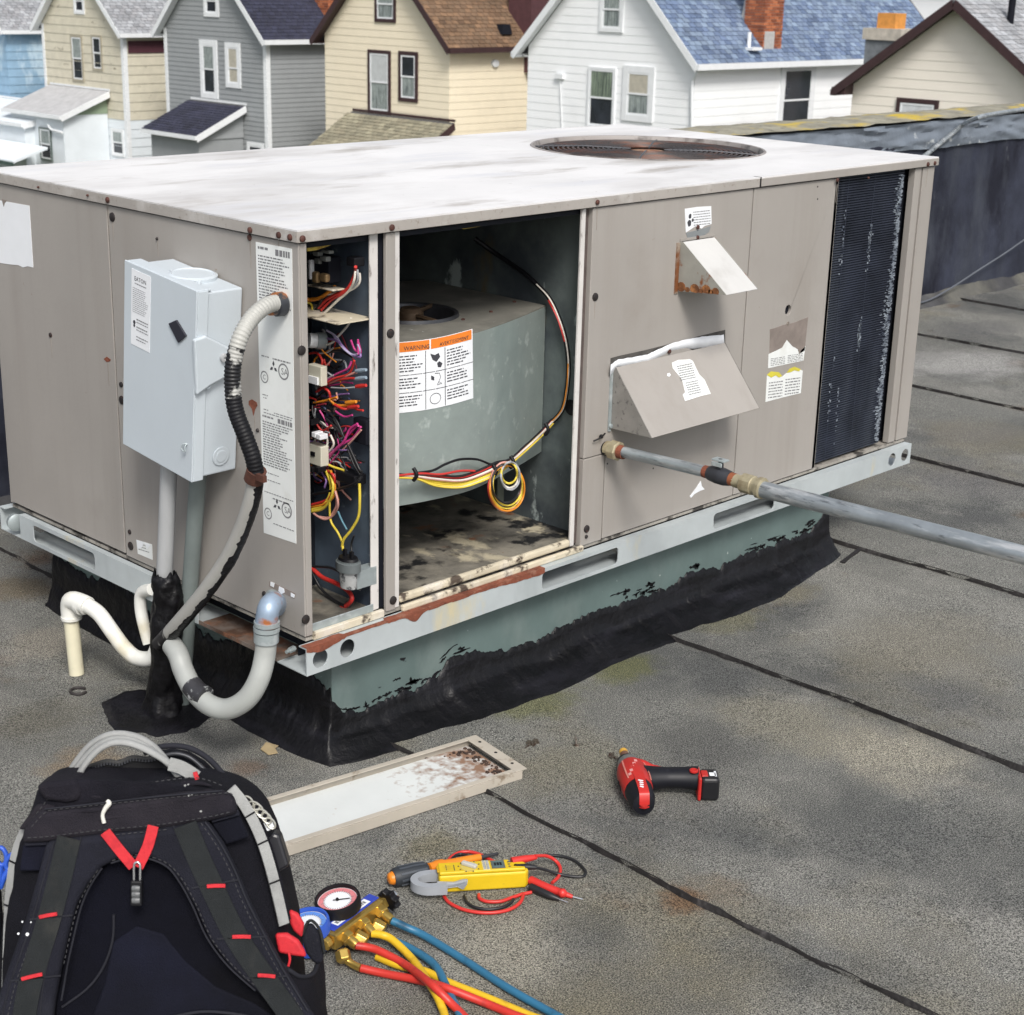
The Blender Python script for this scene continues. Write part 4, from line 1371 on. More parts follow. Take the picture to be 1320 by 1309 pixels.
for colr, pts, r in (
    ('orange', z6((70, 466), (100, 468), (150, 460), (200, 430), (252, 388)), .0042),
    ('red', z6((150, 520), (200, 470), (250, 440), (330, 400), (375, 310), (380, 262)), .0035),
    ('red', z6((165, 535), (230, 470), (300, 430), (350, 380)), .0028),
    ('white', z6((165, 572), (260, 480), (340, 410), (372, 345), (380, 270)), .0028),
    ('white', z6((205, 435), (320, 420), (400, 370), (442, 310)), .0026),
    ('gray', z6((360, 405), (420, 350), (440, 290)), .0022),
    ('black', z6((105, 560), (140, 520), (170, 470)), .003),
    ('black', z6((110, 575), (160, 545), (210, 480)), .003),
    ('yellow', z6((75, 485), (105, 500), (108, 540)), .0022),
    ('lilac', z6((200, 660), (260, 700), (300, 760), (360, 812), (430, 802), (470, 765)), .0022),
    ('purple', z6((205, 712), (270, 730), (340, 800), (410, 828), (440, 815)), .0024),
    ('lilac', z6((240, 690), (300, 770), (370, 822), (430, 815)), .002),
    ('magenta', z6((350, 720), (375, 780), (430, 805), (465, 742)), .0024),
    ('magenta', z6((400, 810), (450, 790), (470, 735)), .0024),
    ('red', z6((90, 805), (140, 803), (172, 850), (163, 900)), .0026),
    ('pink', z6((180, 900), (225, 850), (242, 805)), .0018),
    ('gray', z6((150, 805), (200, 800), (240, 770)), .0018),
    ('red', z6((135, 1045), (230, 985), (330, 962), (392, 962)), .0028),
    ('red', z6((150, 1030), (240, 965), (340, 930), (372, 850)), .0026),
    ('pink', z6((145, 1025), (250, 975), (340, 938), (388, 922)), .0026),
    ('magenta', z6((170, 1000), (250, 940), (330, 900), (355, 855)), .0024),
    ('red', z6((165, 1015), (210, 1040), (222, 1082)), .003),
    ('orange', z6((120, 1112), (200, 1098), (262, 1078)), .0026),
    ('orange', z6((215, 1085), (260, 1128), (330, 1128), (382, 1108)), .0032),
    ('red', z6((250, 1125), (300, 1150), (340, 1148), (385, 1135)), .0028),
    ('gray', z6((228, 1018), (300, 1022), (372, 1016)), .0018),
    ('black', z6((95, 1210), (160, 1150), (250, 1210), (300, 1310)), .0026),
    ('black', z6((110, 1130), (120, 1200), (180, 1260), (230, 1320)), .0026),
    ('gray', z6((130, 1150), (125, 1200), (150, 1270), (215, 1300)), .0018),
    ('magenta', z6((155, 1160), (200, 1240), (212, 1320)), .0022),
    ('magenta', z6((255, 1165), (310, 1200), (360, 1190)), .0022),
    ('red', z6((150, 1330), (200, 1280), (220, 1320)), .0026),
    ('magenta', z6((330, 1320), (380, 1265), (440, 1270)), .0024),
    ('white', z6((150, 1210), (200, 1260), (240, 1270)), .002),
    ('red', z7((120, 20), (160, 70), (212, 40)), .0024),
    ('white', z7((180, 90), (190, 130), (185, 185), (190, 240)), .0026),
    ('white', z7((208, 95), (227, 150), (195, 200)), .0026),
    ('black', z7((185, 0), (290, 110), (340, 240), (445, 342)), .003),
    ('black', z7((225, 0), (300, 130), (380, 290), (445, 325)), .003),
    ('black', z7((310, 180), (345, 270), (420, 340)), .003),
    ('magenta', z7((190, 240), (250, 165), (340, 112), (392, 50)), .0028),
    ('magenta', z7((200, 212), (280, 140), (320, 62), (365, 30)), .0026),
    ('pink', z7((280, 180), (330, 130), (400, 70)), .002),
    ('black', z7((100, 440), (240, 412), (350, 377), (445, 355)), .0032),
    ('yellow', z7((180, 300), (208, 380), (200, 450), (158, 508), (100, 528)), .0032),
    ('yellow', z7((195, 300), (222, 380), (213, 455), (168, 520), (102, 540)), .0032),
    ('orange', z7((208, 300), (233, 385), (220, 460), (165, 500), (98, 512)), .003),
    ('red', z7((165, 290), (225, 330), (228, 400), (190, 470), (100, 500)), .003),
    ('pink', z7((235, 420), (252, 500), (225, 560), (170, 585), (110, 552)), .0026),
    ('pink', z7((240, 440), (240, 510), (200, 572), (140, 570)), .0024),
    ('yellow', z7((203, 470), (208, 590), (250, 662), (276, 720), (280, 765)), .0026),
    ('yellow', z7((438, 400), (400, 480), (370, 570), (330, 645), (285, 702), (275, 745)), .0032),
    ('yellow', z7((155, 225), (200, 270), (285, 300)), .0026),
    ('teal', z7((252, 540), (275, 595), (303, 645)), .0022),
    ('black', z7((345, 680), (330, 730), (332, 775)), .0022),
    ('red', z7((100, 868), (160, 922), (240, 958), (308, 1000), (332, 1050), (290, 1092), (200, 1112), (105, 1108)), .0052),
    ('black', z7((100, 890), (150, 985), (220, 1050), (290, 1090)), .0034),
    ('black', z7((100, 860), (210, 868), (290, 912), (328, 972)), .003),
    ('black', z7((375, 880), (410, 960), (440, 1025)), .003),
    ('black', z7((100, 1075), (180, 1095), (250, 1100)), .003),
):
    wire(colr, pts, r * .92)
# the tangle behind them
rg = random.Random(77)
for k in range(85):
    y0 = rg.choice([450, 470, 490, 515, 530, 545, 560, 580, 600, 615]) + rg.uniform(-12, 12)
    x0 = rg.uniform(396, 430)
    n_p = rg.randint(3, 5)
    dx_, dy_ = rg.uniform(8, 17), rg.uniform(-14, 20)
    pts = [(x0, y0)]
    for j in range(n_p):
        px_, py_ = pts[-1]
        pts.append((min(480, max(394, px_ + dx_ * rg.uniform(-.25, 1.2))), py_ + dy_ * rg.uniform(-.5, 1.3)))
    c = rg.choice(['black', 'black', 'black', 'red', 'red', 'maroon', 'maroon', 'magenta', 'purple', 'gray', 'orange', 'pink', 'white', 'navy'])
    wire(c, pts, rg.uniform(.0013, .0023), ('x', rg.uniform(.150, .182)), .002, sm=5)
# terminals, relays, capacitor and so on
def comp(name, px0, py0, px1, py1, x, m_, d=.03, bev=.002, label=None):
    a, c = on_x(px0, py0, x), on_x(px1, py1, x)
    y0, y1 = sorted((a.y, c.y))
    z0, z1 = sorted((a.z, c.z))
    o = MB().box((x, y0, z0), (x + d, y1, z1)).build(name, m_, U, bevel=bev)
    if label:
        o['label'] = label
    return o


m_relay = mat('relay_cream', (.60, .58, .48), .5, 0, .05, 20)
m_term = mat('terminal_blue', (.26, .33, .40), .5)
comp('transformer', 399, 328, 424, 366, .130, m_coilback, .03)
comp('transformer_plate', 396, 369, 429, 374, .128, m_cream, .03)
for q in ((401, 350, 408, 366), (411, 352, 420, 365)):
    comp('copper_winding', *q, .121, mat('copper', (.30, .20, .10), .5, .4, .3, 60), .012, .004)
comp('control_board', 397, 335, 400.5, 361, .12, m_paperw, .01)
b = MB()
for q in ((405, 333, 411, 341), (412, 330, 420, 338), (414, 322, 424, 328), (403, 324, 410, 331)):
    a, c = on_x(q[0], q[1], .123), on_x(q[2], q[3], .123)
    b.box((.123, min(a.y, c.y), min(a.z, c.z)), (.135, max(a.y, c.y), max(a.z, c.z)))
b.build('terminal_block', mat('terminal_gray', (.20, .21, .2), .6, 0, .3, 60), U, bevel=.001)
comp('connector', 446, 331, 457, 345, .145, m_black, .025, .002)
comp('relay', 397, 469, 414, 499, .128, m_relay, .016)
comp('relay', 397, 484, 409, 497, .124, m_paperw, .004, .0005)
comp('contactor', 396, 571, 414, 603, .128, m_relay, .02)
comp('contactor_coil', 400, 582, 405, 589, .1255, m_black, .01, .0005)
for px, py, m__ in ((399, 560, m_black), (404, 561, m_paperw), (410, 564, m_paperw), (400, 606, m_black), (408, 606, m_black), (399, 545, m_black)):
    comp('contactor_terminal', px - 2.5, py - 4, px + 2.5, py + 4, .118, m__, .02, .001)
comp('relay', 432, 606, 457, 628, .148, m_black, .03)
comp('terminal_block', 405, 532, 428, 548, .15, m_coilback, .02)
comp('terminal_block', 455, 538, 472, 575, .165, m_coilback, .02)
for px, py, c in ((466, 478, m_term), (466, 488, m_term), (466, 498, wmat('red', WC['red'])), (453, 519, wmat('orange', WC['orange'])), (456, 525, wmat('red', WC['red']))):
    a = on_x(px - 7, py + .5, .149)
    c_ = on_x(px + 6, py - 1, .149)
    MB().tube([a, a.lerp(c_, .5), c_], [.0034, .0042, .003], 8).build('terminal', c, U, smooth_=40)
a, c_ = on_x(398, 439, .13), on_x(419, 440, .16)
MB().tube([a, a.lerp(c_, .45)], .0145, 16).build('timer', mat('bag_white', (.62, .64, .66), .4, 0, .25, 60), U, smooth_=40)
MB().tube([a.lerp(c_, .46), c_], .0165, 16).build('timer_ring', mat('timer_gray', (.26, .30, .31), .4, .1), U, smooth_=40)
# round run capacitor at the bottom
pc = on_x(449, 726, .125)
cap = lab(MB().lathe([(.0225, -.016), (.0285, -.014), (.0285, .003), (.0245, .0045), (.0245, .007)], pc, (0, 0, 1), 24, sx=.75).build('motor_capacitor', mat('cap_gray', (.15, .17, .175), .4, .2), U, smooth_=40), 'round capacitor with two spade terminals')
MB().lathe([(.0235, .0072), (.021, .0125), (.0005, .0128)], pc, (0, 0, 1), 24, sx=.75).build('capacitor_top', m_black, cap, smooth_=40)
b = MB().lathe([(.0185, -.050), (.0215, -.0165)], pc, (0, 0, 1), 24, sx=.75)
b.build('capacitor_label', mat('label_dusty', (.34, .35, .35), .6, 0, .12, 60, [((.08, .085, .09), 70, .56, .62, 3, X3)]), cap, smooth_=40)
MB().box((pc.x + .012, pc.y - .012, pc.z - .055), (.1865, pc.y + .012, pc.z - .018)).build('capacitor_bracket', m_galv, cap)
b = MB()
for dy in (-.010, .010):
    b.box((pc.x - .003, pc.y + dy - .0035, pc.z + .010), (pc.x + .003, pc.y + dy + .0035, pc.z + .026))
b.build('spade_terminal', m_black, cap)
# yellow insulation hanging below the lid
b = MB().prism([on_y(a, c, .024) for a, c in ((396, 314), (425, 309.5), (455, 305.5), (440, 312), (424, 318), (410, 323), (396.5, 325))], (0, .01, 0))
b.build('insulation', mat('fibre_yellow', (.48, .36, .07), .9, 0, .3, 40, [((.28, .17, .03), 40, .5, .65, 5, X3)], .5, 90), U, bevel=.003)
b = MB().prism([on_y(a, c, .05) for a, c in ((560, 290), (600, 287), (690, 278), (640, 289), (600, 296))], (0, .01, 0))
b.build('insulation', MATS['fibre_yellow'], U, bevel=.003)

# --- wiring in front of the blower
def zb7(*p): return [(370 + a / 3.143, 540 + c / 3.143) for a, c in p]
def zb6(*p): return [(370 + a / 3.143, 260 + c / 3.143) for a, c in p]


loom = zb6((760, 150), (830, 200), (900, 248), (960, 290), (1010, 335), (1062, 392), (1100, 470), (1128, 560), (1140, 660), (1134, 760), (1112, 850), (1050, 915))
lp = []
for i, (px, py) in enumerate(loom):
    u = i / (len(loom) - 1)
    q_ = on_y(px, py, .33 - .20 * min(1, u * 1.6))
    if q_.x > .792:
        q_ = on_x(px, py, .792)
    lp.append(q_)
MB().tube(lp, .0055, 9, sm=6).build('wire_loom', m_black, U, smooth_=60)
MB().tube([q + V((-.004, -.004, .001)) for q in lp[4:]], .0018, 6, sm=6).build('white_wire', wmat('white', WC['white']), U, smooth_=60)
MB().tube([q + V((-.005, -.003, -.003)) for q in lp[5:8]], .0024, 6, sm=6).build('red_wire', wmat('red', WC['red']), U, smooth_=60)
MB().tube([q + V((-.005, -.004, .003)) for q in lp[8:]], .0018, 6, sm=6).build('orange_wire', wmat('orange', WC['orange']), U, smooth_=60)
MB().tube([on_y(px, py, .3) for px, py in zb6((880, 130), (885, 190), (910, 240), (950, 285))], .004, 7, sm=5).build('black_wire', m_black, U, smooth_=60)
gx = on_x(738, 525, .8055)
MB().lathe([(.016, 0), (.018, .006), (.010, .008), (.001, .004)], gx, (-1, 0, 0), 14).build('grommet', m_black, U, smooth_=40)
YB = .028
main = zb7((1075, 10), (1030, 60), (960, 125), (905, 172), (850, 200), (780, 232), (700, 256), (600, 250), (520, 236), (440, 232))
strands = [('yellow', 0, 0), ('yellow', 10, 8), ('white', -6, -6), ('yellow', 18, 15), ('black', -12, -10), ('pink', 4, -3), ('white', 24, 18), ('red', -3, -16), ('yellow', 30, 22), ('black', 14, -22)]
for k, (c, dy, dy2) in enumerate(strands):
    P_ = []
    for i, (px, py) in enumerate(main):
        u = i / (len(main) - 1)
        sag = dy2 if .38 < u < .86 else (dy2 * .35)
        yb = .11 - .08 * min(1, u * 2.6)
        P_.append(on_y(px + (k % 3 - 1) * 1.2, py + sag / 3.0, yb + .0025 * math.sin(k * 2.1)))
    MB().tube(P_, .0023, 6, sm=6).build(c + '_wire', wmat(c, WC[c]), U, smooth_=60)
MB().tube([on_y(px, py, .03) for px, py in zb7((880, 172), (830, 185), (770, 165), (700, 165), (640, 185), (590, 210), (520, 220))], .0026, 6, sm=6).build('black_wire', m_black, U, smooth_=60)
MB().tube([on_y(px, py, .027) for px, py in zb7((760, 212), (700, 212), (620, 226), (540, 222), (440, 232))], .0026, 6, sm=6).build('red_wire', wmat('red', WC['red']), U, smooth_=60)
for k, (c, cx, cy, rx, ry) in enumerate((('red', 888, 280, 72, 96), ('yellow', 890, 276, 66, 88), ('pink', 884, 276, 62, 100), ('yellow', 893, 268, 60, 84), ('orange', 892, 282, 70, 92), ('black', 888, 262, 58, 78), ('white', 902, 228, 36, 52), ('yellow', 900, 220, 32, 42), ('gray', 905, 232, 38, 56))):
    P_ = [on_y(370 + (cx + rx * math.sin(2 * math.pi * i / 24)) / 3.143, 540 + (cy - ry * math.cos(2 * math.pi * i / 24)) / 3.143, .024 - .0022 * k + .004 * math.sin(i)) for i in range(25)]
    MB().tube(P_, .0022, 6, sm=2).build(c + '_wire', wmat(c, WC[c]), U, smooth_=60)
for px, py in zb7((905, 175), (835, 212), (512, 225), (1045, 42)):
    q = on_y(px, py, .05 if px > 680 else .026)
    MB().tube([q + V((0, 0, -.013)), q + V((.002, -.008, 0)), q + V((0, 0, .013))], .0042, 7, sm=3).build('cable_tie', m_black, U, smooth_=60)

# ================================================================== DISCONNECT BOX, slightly askew on the left face
Am = Matrix.Rotation(-.0, 3, 'Z') @ Matrix.Rotation(.1097, 3, 'X')
DO = V((-.002, .1587, .9279))
DD, DW, DH = .1052, .2296, .3679


def DB(a, l, c): return DO + Am @ V((-a, l, -c))


dn = Am @ V((-1, 0, 0))
ds = Am @ V((0, -1, 0))
dz = Am @ V((0, 0, 1))


def DFp(px, py, a=DD): return hit(px, py, DB(a, 0, 0), dn)
def DSp(px, py, o=0.): return hit(px, py, DB(0, -o, 0), ds)


def dbox(b, a0, a1, l0, l1, c0, c1):
    return b.hexa([DB(a0, l0, c1), DB(a1, l0, c1), DB(a1, l1, c1), DB(a0, l1, c1)], [DB(a0, l0, c0), DB(a1, l0, c0), DB(a1, l1, c0), DB(a0, l1, c0)])


D = thing('disconnect_switch', DB(0, DW / 2, DH), 'pale gray electrical disconnect switch box mounted askew on the left side of the unit', 'switch box')
b = MB()
dbox(b, .0, DD - .027, .004, DW - .004, .004, DH - .004)
b.build('enclosure', m_box, D, bevel=.003)
b = MB()
dbox(b, DD - .0035, DD, -.001, DW + .002, -.003, DH)
dbox(b, DD - .026, DD - .0037, -.001, .002, -.001, DH)
dbox(b, DD - .026, DD - .0037, DW - .001, DW + .002, -.002, DH)
dbox(b, DD - .034, DD - .0037, .0022, DW - .0012, -.003, .001)
dbox(b, DD - .026, DD - .0037, .0022, DW - .0012, DH - .003, DH)
b.build('cover', m_box, D, bevel=.0012)
b = MB()
dbox(b, .0, .0025, DW - .0035, DW + .012, .20, .23)
b.build('back_plate', m_box, D, bevel=.001)
# hub plate on top
MB().lathe([(.042, 0), (.042, .006), (.036, .009), (.034, .007), (.001, .008)], DB(.045, .098, .004), dz, 28, sx=1.15).build('hub_plate', m_box, D, smooth_=40)
b = MB()
for l in (.058, .142):
    b.lathe([(.006, 0), (.005, .004), (.001, .005)], DB(.06, l, .003), dz, 8)
b.build('hub_screw', m_box, D)
# handle housing pressed out of the side, dark grip on the front
P = [DSp(px, py, .001) for px, py in ((247, 437), (262, 432), (292, 447), (297, 452), (296, 478), (283, 487), (268, 495), (250, 508))]
MB().prism(P, ds * .010).build('handle_housing', m_box, D, bevel=.003)
c = DSp(288, 461, .0112)
MB().lathe([(.0085, 0), (.0085, .006), (.004, .007), (.001, .003)], c, ds, 16).build('pivot', m_conduit, D, smooth_=40)
for px, py, r in ((267, 497, .0075),):
    MB().lathe([(r, 0), (r * .9, .004), (r * .5, .005), (.001, .002)], DSp(px, py, .001), ds, 14).build('boss', m_box, D, smooth_=40)
for rr in (.019, .0125):
    c = DSp(284.5, 588, -.003)
    MB().lathe([(rr, 0), (rr, .0016 + .001 * (rr < .015)), (rr - .0015, .0022 + .001 * (rr < .015))], c, ds, 24).build('knockout', m_box, D)
P = [DFp(px, py, DD + .0005) for px, py in ((219, 417), (229, 412.5), (241.5, 433), (231.5, 442))]
MB().prism(P, dn * .004).build('handle_grip', mat('grip_dark', (.022, .022, .032), .5), D, bevel=.001)
c = DFp(240.5, 577, DD)
b = MB().tube([c + dz * .008, c + dn * .006 + dz * .006 + ds * -.004, c + dn * .007 - dz * .004 - ds * .005, c + dn * .007 - dz * .006 + ds * .005, c + dn * .006 + dz * .004 + ds * .003, c + dz * .008 + ds * .002], .0013, 6, sm=3)
b.build('hasp', m_galv, D, smooth_=60)
P = [DFp(px, py, DD + .0002) for px, py in ((170, 346), (194.5, 357), (193, 455), (169, 443))]
lb = MB().prism(P, dn * .0006).build('maker_label', m_paperw, D)
P = [q + dn * .0007 for q in P]
ux, uy = (P[1] - P[0]), (P[3] - P[0])
text_mesh('EATON', P[0] + ux * .16 + uy * .135, ux, -uy, .0082, 'print', m_ink, lb)
rg = random.Random(4)
rows = [(.18, .8, .165, .014)] + [(.08, rg.uniform(.7, .92), .235 + .026 * i, .007) for i in range(13)] + [(.3, .92, .63, .016), (.3, .92, .67, .012), (.3, .9, .73, .016), (.3, .92, .77, .012), (.3, .92, .86, .014), (.3, .8, .90, .012)]
print_lines(P[0], P[1], P[3], rows, 'print', m_inkgray, lb, rnd=rg)
MB().lathe([(.004, 0), (.004, .0004)], P[0] + ux * .18 + uy * .69, dn, 10).build('print', m_ink, lb)
MB().lathe([(.003, 0), (.003, .0004)], P[0] + ux * .18 + uy * .735, dn, 10).build('print', m_ink, lb)

# ================================================================== CONDUITS AND PIPES ON THE LEFT
ptop = DB(.062, .135, DH - .003)
foot = on_z(205, 915, 0) + V((0, 0, .002))
C1 = thing('power_conduit', foot, 'painted rigid conduit rising from the tar boot to the underside of the switch box', 'conduit')
q = lambda u: ptop.lerp(foot, u)
MB().tube([q(0), q(.5), q(1)], .0165, 20).build('pipe', m_conduit, C1, smooth_=40)
MB().tube([q(.0) + V((0, 0, .001)), q(.035)], .021, 20).build('locknut', m_conduit, C1, smooth_=40)
p2 = DB(.035, .075, DH - .003)
f2 = on_z(221, 915, 0) + V((.025, 0, .0))
C2 = thing('control_conduit', f2, 'dull greenish conduit standing just behind the painted conduit', 'conduit')
MB().tube([p2, p2.lerp(f2, .5), f2], .0165, 20).build('pipe', m_greenpipe, C2, smooth_=40)
MB().tube([p2, p2.lerp(f2, .04)], .021, 20).build('locknut', m_greenpipe, C2, smooth_=40)
# tar boot: a lumpy cone of mastic round the feet of the conduits
boot = thing('tar_boot', foot, 'lumpy black tar boot sealing the conduits where they enter the roof', 'pipe boot')
bt = []
spine = [(214, 738), (214, 765), (211, 800), (209, 850), (207, 890), (206, 925), (207, 944)]
xsl = [q((py - 600) / 330.) .x for px, py in spine]
sp = [on_x(px, py, foot.x - .004) for px, py in spine]
hw = [.031, .038, .040, .037, .041, .058, .12]
b = MB()


def bf(u, v):
    k = min(int(u * (len(sp) - 1)), len(sp) - 2)
    t = u * (len(sp) - 1) - k
    c = sp[k].lerp(sp[k + 1], t)
    r = hw[k] + (hw[k + 1] - hw[k]) * (t if k < 5 else t * t)
    w = 2 * math.pi * v
    e = V((math.cos(w), math.sin(w), 0))
    r *= 1 + .20 * fbm(e.x * 1.3, e.y * 1.3, u * 7) + .06 * fbm(e.x * 6, e.y * 6, u * 26)
    asp = .85 if k < 5 else .95
    pnt = c + V((e.x * r * .8, e.y * r * asp, 0)) + V((0, -.012 * math.sin(u * 3), 0))
    if u < .02:
        pnt.z += .018 * fbm(e.x * 2, e.y * 2, 8)
        pnt = c.lerp(pnt, .85)
    if u > .99:
        pnt.z = .0005
    return pnt


b.grid(bf, 60, 48)
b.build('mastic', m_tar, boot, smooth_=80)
b = MB()


def bf2(u, v):
    w = 2 * math.pi * v
    rr = (.012 + .108 * u) * (1 + .22 * fbm(math.cos(w) * 1.6, math.sin(w) * 1.6, 2))
    c = sp[-1]
    return (c.x + rr * math.cos(w), c.y + rr * 1.05 * math.sin(w), .013 * (1 - u) ** 1.2 + .002 - .006 * (u > .95))


b.grid(bf2, 8, 48)
b.build('mastic_skirt', m_tar, boot, smooth_=80)

# flexible conduit from the switch box boot up to the fitting beside the rating label
fp = on_x(362, 392, 0)
flex = thing('flexible_conduit', fp, 'ribbed flexible conduit curving from the upper fitting down to the tar boot, half smeared black', 'conduit')
path = [((356, 391), .02), ((343, 394.5), .05), ((325, 410), .085), ((310, 435), .115), ((301, 468), .13), ((300, 500), .135), ((304, 530), .135), ((316, 562), .13), ((326, 590), .125), ((331, 615), .12)]
A_ = [on_x(px, py, -o) for (px, py), o in path]
pts = smooth(A_, 40)


def ribbed(ptsx, r0, amp, pitch, name, m_):
    rs, acc, out2 = [], 0, [ptsx[0]]
    for a, c in zip(ptsx, ptsx[1:]):
        out2.append(c)
    s = 0
    rs = [r0]
    for a, c in zip(ptsx, ptsx[1:]):
        s += (c - a).length
        rs.append(r0 + amp * math.sin(2 * math.pi * s / pitch))
    return MB().tube(out2, rs, 12).build(name, m_, flex, smooth_=80)


def resample(p, step):
    out2 = [p[0]]
    acc = 0
    for a, c in zip(p, p[1:]):
        d = (c - a).length
        while acc + d >= step:
            t = (step - acc) / d
            a = a.lerp(c, t)
            d = (c - a).length
            out2.append(a)
            acc = 0
        acc += d
    return out2


m_flexblack = mat('flex_black', (.006, .006, .008), .55, 0, .4, 20, [((.09, .09, .09), 30, .64, .72, 5, X3)], spec=.3)
m_flexmid = mat('flex_smeared', (.39, .39, .37), .5, 0, .06, 10, [((.006, .006, .008), 16, .44, .48, 7, X3)], 0, 30)
m_flexgray = mat('flex_gray', (.41, .41, .385), .5, 0, .06, 10)
m_flexlow = mat('flex_low', (.36, .355, .335), .55, 0, .08, 10, [((.016, .015, .018), 7, .55, .575, 6, (1, 1, .45))])
pts = resample(pts, .0017)
n_ = len(pts)
k1, k2 = int(n_ * .36), int(n_ * .60)
ribbed(pts[:k1 + 1], .0146, .0009, .0068, 'ribbed_hose', m_flexgray)
ribbed(pts[k1:k2 + 1], .0146, .0009, .0068, 'ribbed_hose', m_flexmid)
ribbed(pts[k2:], .0146, .0006, .0068, 'ribbed_hose', m_flexblack)
path = [((329, 608), .12), ((325, 640), .115), ((312, 680), .11), ((293, 720), .11), ((268, 757), .115), ((243, 788), .12), ((222, 812), .12), ((205, 830), .11)]
MB().tube([on_x(px, py, -o) for (px, py), o in path], .0145, 14, sm=10).build('lower_hose', m_flexlow, flex, smooth_=60)
P_ = smooth([on_x(px + 1.5, py + 2.2, -o + .002) for (px, py), o in path], 24)
P_ = P_[int(len(P_) * .05):]
MB().tube(P_, [.0138 + .0013 * fbm(i * .07, 5) + .0005 * fbm(i * .3, 2) for i in range(len(P_))], 12).build('tar_smear', m_tar, flex, smooth_=70)
p1, p2_ = on_x(331, 606, -.121), on_x(327, 619, -.12)
b = MB().tube([p1, p2_], .0182, 14)
b.box(p1 + V((-.012, -.034, -.014)), p1 + V((-.004, -.012, -.002)))
b.build('hose_clamp', mat('clamp_rust', (.075, .026, .016), .8, 0, .4, 60), flex, smooth_=40)
b = MB().lathe([(.020, 0), (.022, .004), (.022, .018), (.019, .020), (.019, .030), (.017, .034)], on_x(366, 391.5, .0), (-1, .1, 0), 16)
b.build('fitting', mat('rusty_fitting', (.05, .055, .065), .45, .4, .3, 20, [((.42, .15, .04), 16, .48, .56, 5, X3)]), flex, smooth_=40)

# gray PVC conduit looping from the lower elbow back to the boot
ep = on_x(352, 776, 0)
loop = thing('looped_conduit', ep, 'smooth gray plastic conduit looping from a rusty elbow near the corner to the tar boot', 'conduit')
path = [((343, 822), .062), ((341.5, 845), .066), ((334, 875), .082), ((318, 901), .10), ((294, 914), .118), ((270, 909), .13), ((250, 890), .132), ((237, 866), .128), ((230, 845), .122), ((222, 832), .115)]
MB().tube([on_x(px, py, -o) for (px, py), o in path], .0205, 18, sm=8).build('pipe', mat('loop_gray', (.36, .375, .36), .45, 0, .06, 6, [((.27, .28, .28), 6, .5, .75, 5, X3)]), loop, smooth_=60)
P_ = [on_x(px, py, -o) for (px, py), o in (((265, 899), .13), ((255, 893), .133), ((247, 884), .133))]
MB().tube(P_, .0214, 16, sm=4).build('paint_patch', mat('bare_patch_white', (.5, .52, .52), .5, 0, .2, 20, [((.03, .03, .035), 18, .46, .52, 6, X3)]), loop, smooth_=60)
P_ = [on_x(356, 781, -.002), on_x(353, 777, -.030), on_x(347, 783, -.055), on_x(344, 797, -.062), on_x(343.3, 806, -.0625)]
MB().tube(P_, .0215, 18, sm=8).build('elbow', mat('elbow_zinc', (.33, .42, .54), .38, .35, .18, 14, [((.45, .16, .06), 10, .56, .63, 5, X3)]), loop, smooth_=60)
for a, c, r in ((801, 806, .0245), (807.5, 813, .0250), (814, 827, .0238)):
    MB().tube([on_x(344.5 - (a - 790) * .05, a, -.0625), on_x(344.5 - (a - 790) * .05, c, -.0627)], r, 20).build('collar', m_galv, loop, smooth_=40)
MB().lathe([(.026, 0), (.026, .004), (.021, .008)], ep + V((0, -.004, 0)), (-1, 0, 0), 20).build('locknut', m_galv, loop, smooth_=40)

# white condensate drain
pf = on_z(99, 869, 0)
dr = thing('drain_pipe', pf, 'white plastic condensate drain with an upturned elbow over the roof', 'drain pipe')
xd = pf.x
top_ = on_x(90.5, 792, xd)
MB().tube([on_x(99, 869, xd) + V((0, 0, .0)), on_x(91.5, 797, xd)], .0165, 18).build('outlet_pipe', m_pvcold, dr, smooth_=40)
b = MB().tube([on_x(92, 799, xd), on_x(90.3, 782, xd), on_x(93, 774.5, xd), on_x(106, 778, xd + .005), on_x(113, 781.5, xd + .008)], .0205, 18, sm=5)
b.build('elbow', m_pvc, dr, smooth_=50)
P_ = [on_x(92, 797.5, xd), on_x(91.8, 794, xd)]
MB().tube(P_, .0225, 18).build('elbow_rim', m_pvc, dr, smooth_=40)
P_ = [on_x(px, py, xd + d_) for px, py, d_ in ((105, 778, .004), (118, 784, .010), (130, 794, .015), (145, 815, .02), (160, 835, .026), (176, 848, .034), (196, 848, .045), (205, 830, .055))]
MB().tube(P_, .0165, 16, sm=8).build('trap_pipe', m_pvc, dr, smooth_=60)
MB().tube([on_x(103, 779, xd + .004), on_x(108, 781.5, xd + .006)], .0215, 18).build('elbow_rim', m_pvc, dr, smooth_=40)
P_ = [on_x(px, py, -.02) for px, py in ((192, 830), (184, 800), (181, 780), (183, 764), (196, 760))]
MB().tube(P_, .013, 14, sm=6).build('riser_pipe', m_pvc, dr, smooth_=60)
b = MB()
c = on_z(101, 891.5, .002)
b.tube([c + V((.016 * math.cos(w) * 1.0, .018 * math.sin(w), .001)) for w in [2 * math.pi * i / 20 * .85 for i in range(21)]], .0032, 6)
tag(b.build('split_ring', mat('ring_dark', (.035, .03, .03), .6), smooth_=60), 'small dark open ring lying near the white drain outlet', 'ring')
P_ = [on_z(a, c, .004) for a, c in ((336, 966.5), (343, 958.5), (359, 961), (354.5, 966), (358, 972), (346, 972.5))]
b = MB()
b.prism([p_ + V((0, 0, .002 * math.sin(i * 2.2))) for i, p_ in enumerate(P_)], (0, 0, .0015))
tag(b.build('cardboard_scrap', mat('card', (.36, .28, .16), .9, 0, .1, 40)), 'torn scrap of tan cardboard at the edge of the tar', 'scrap')

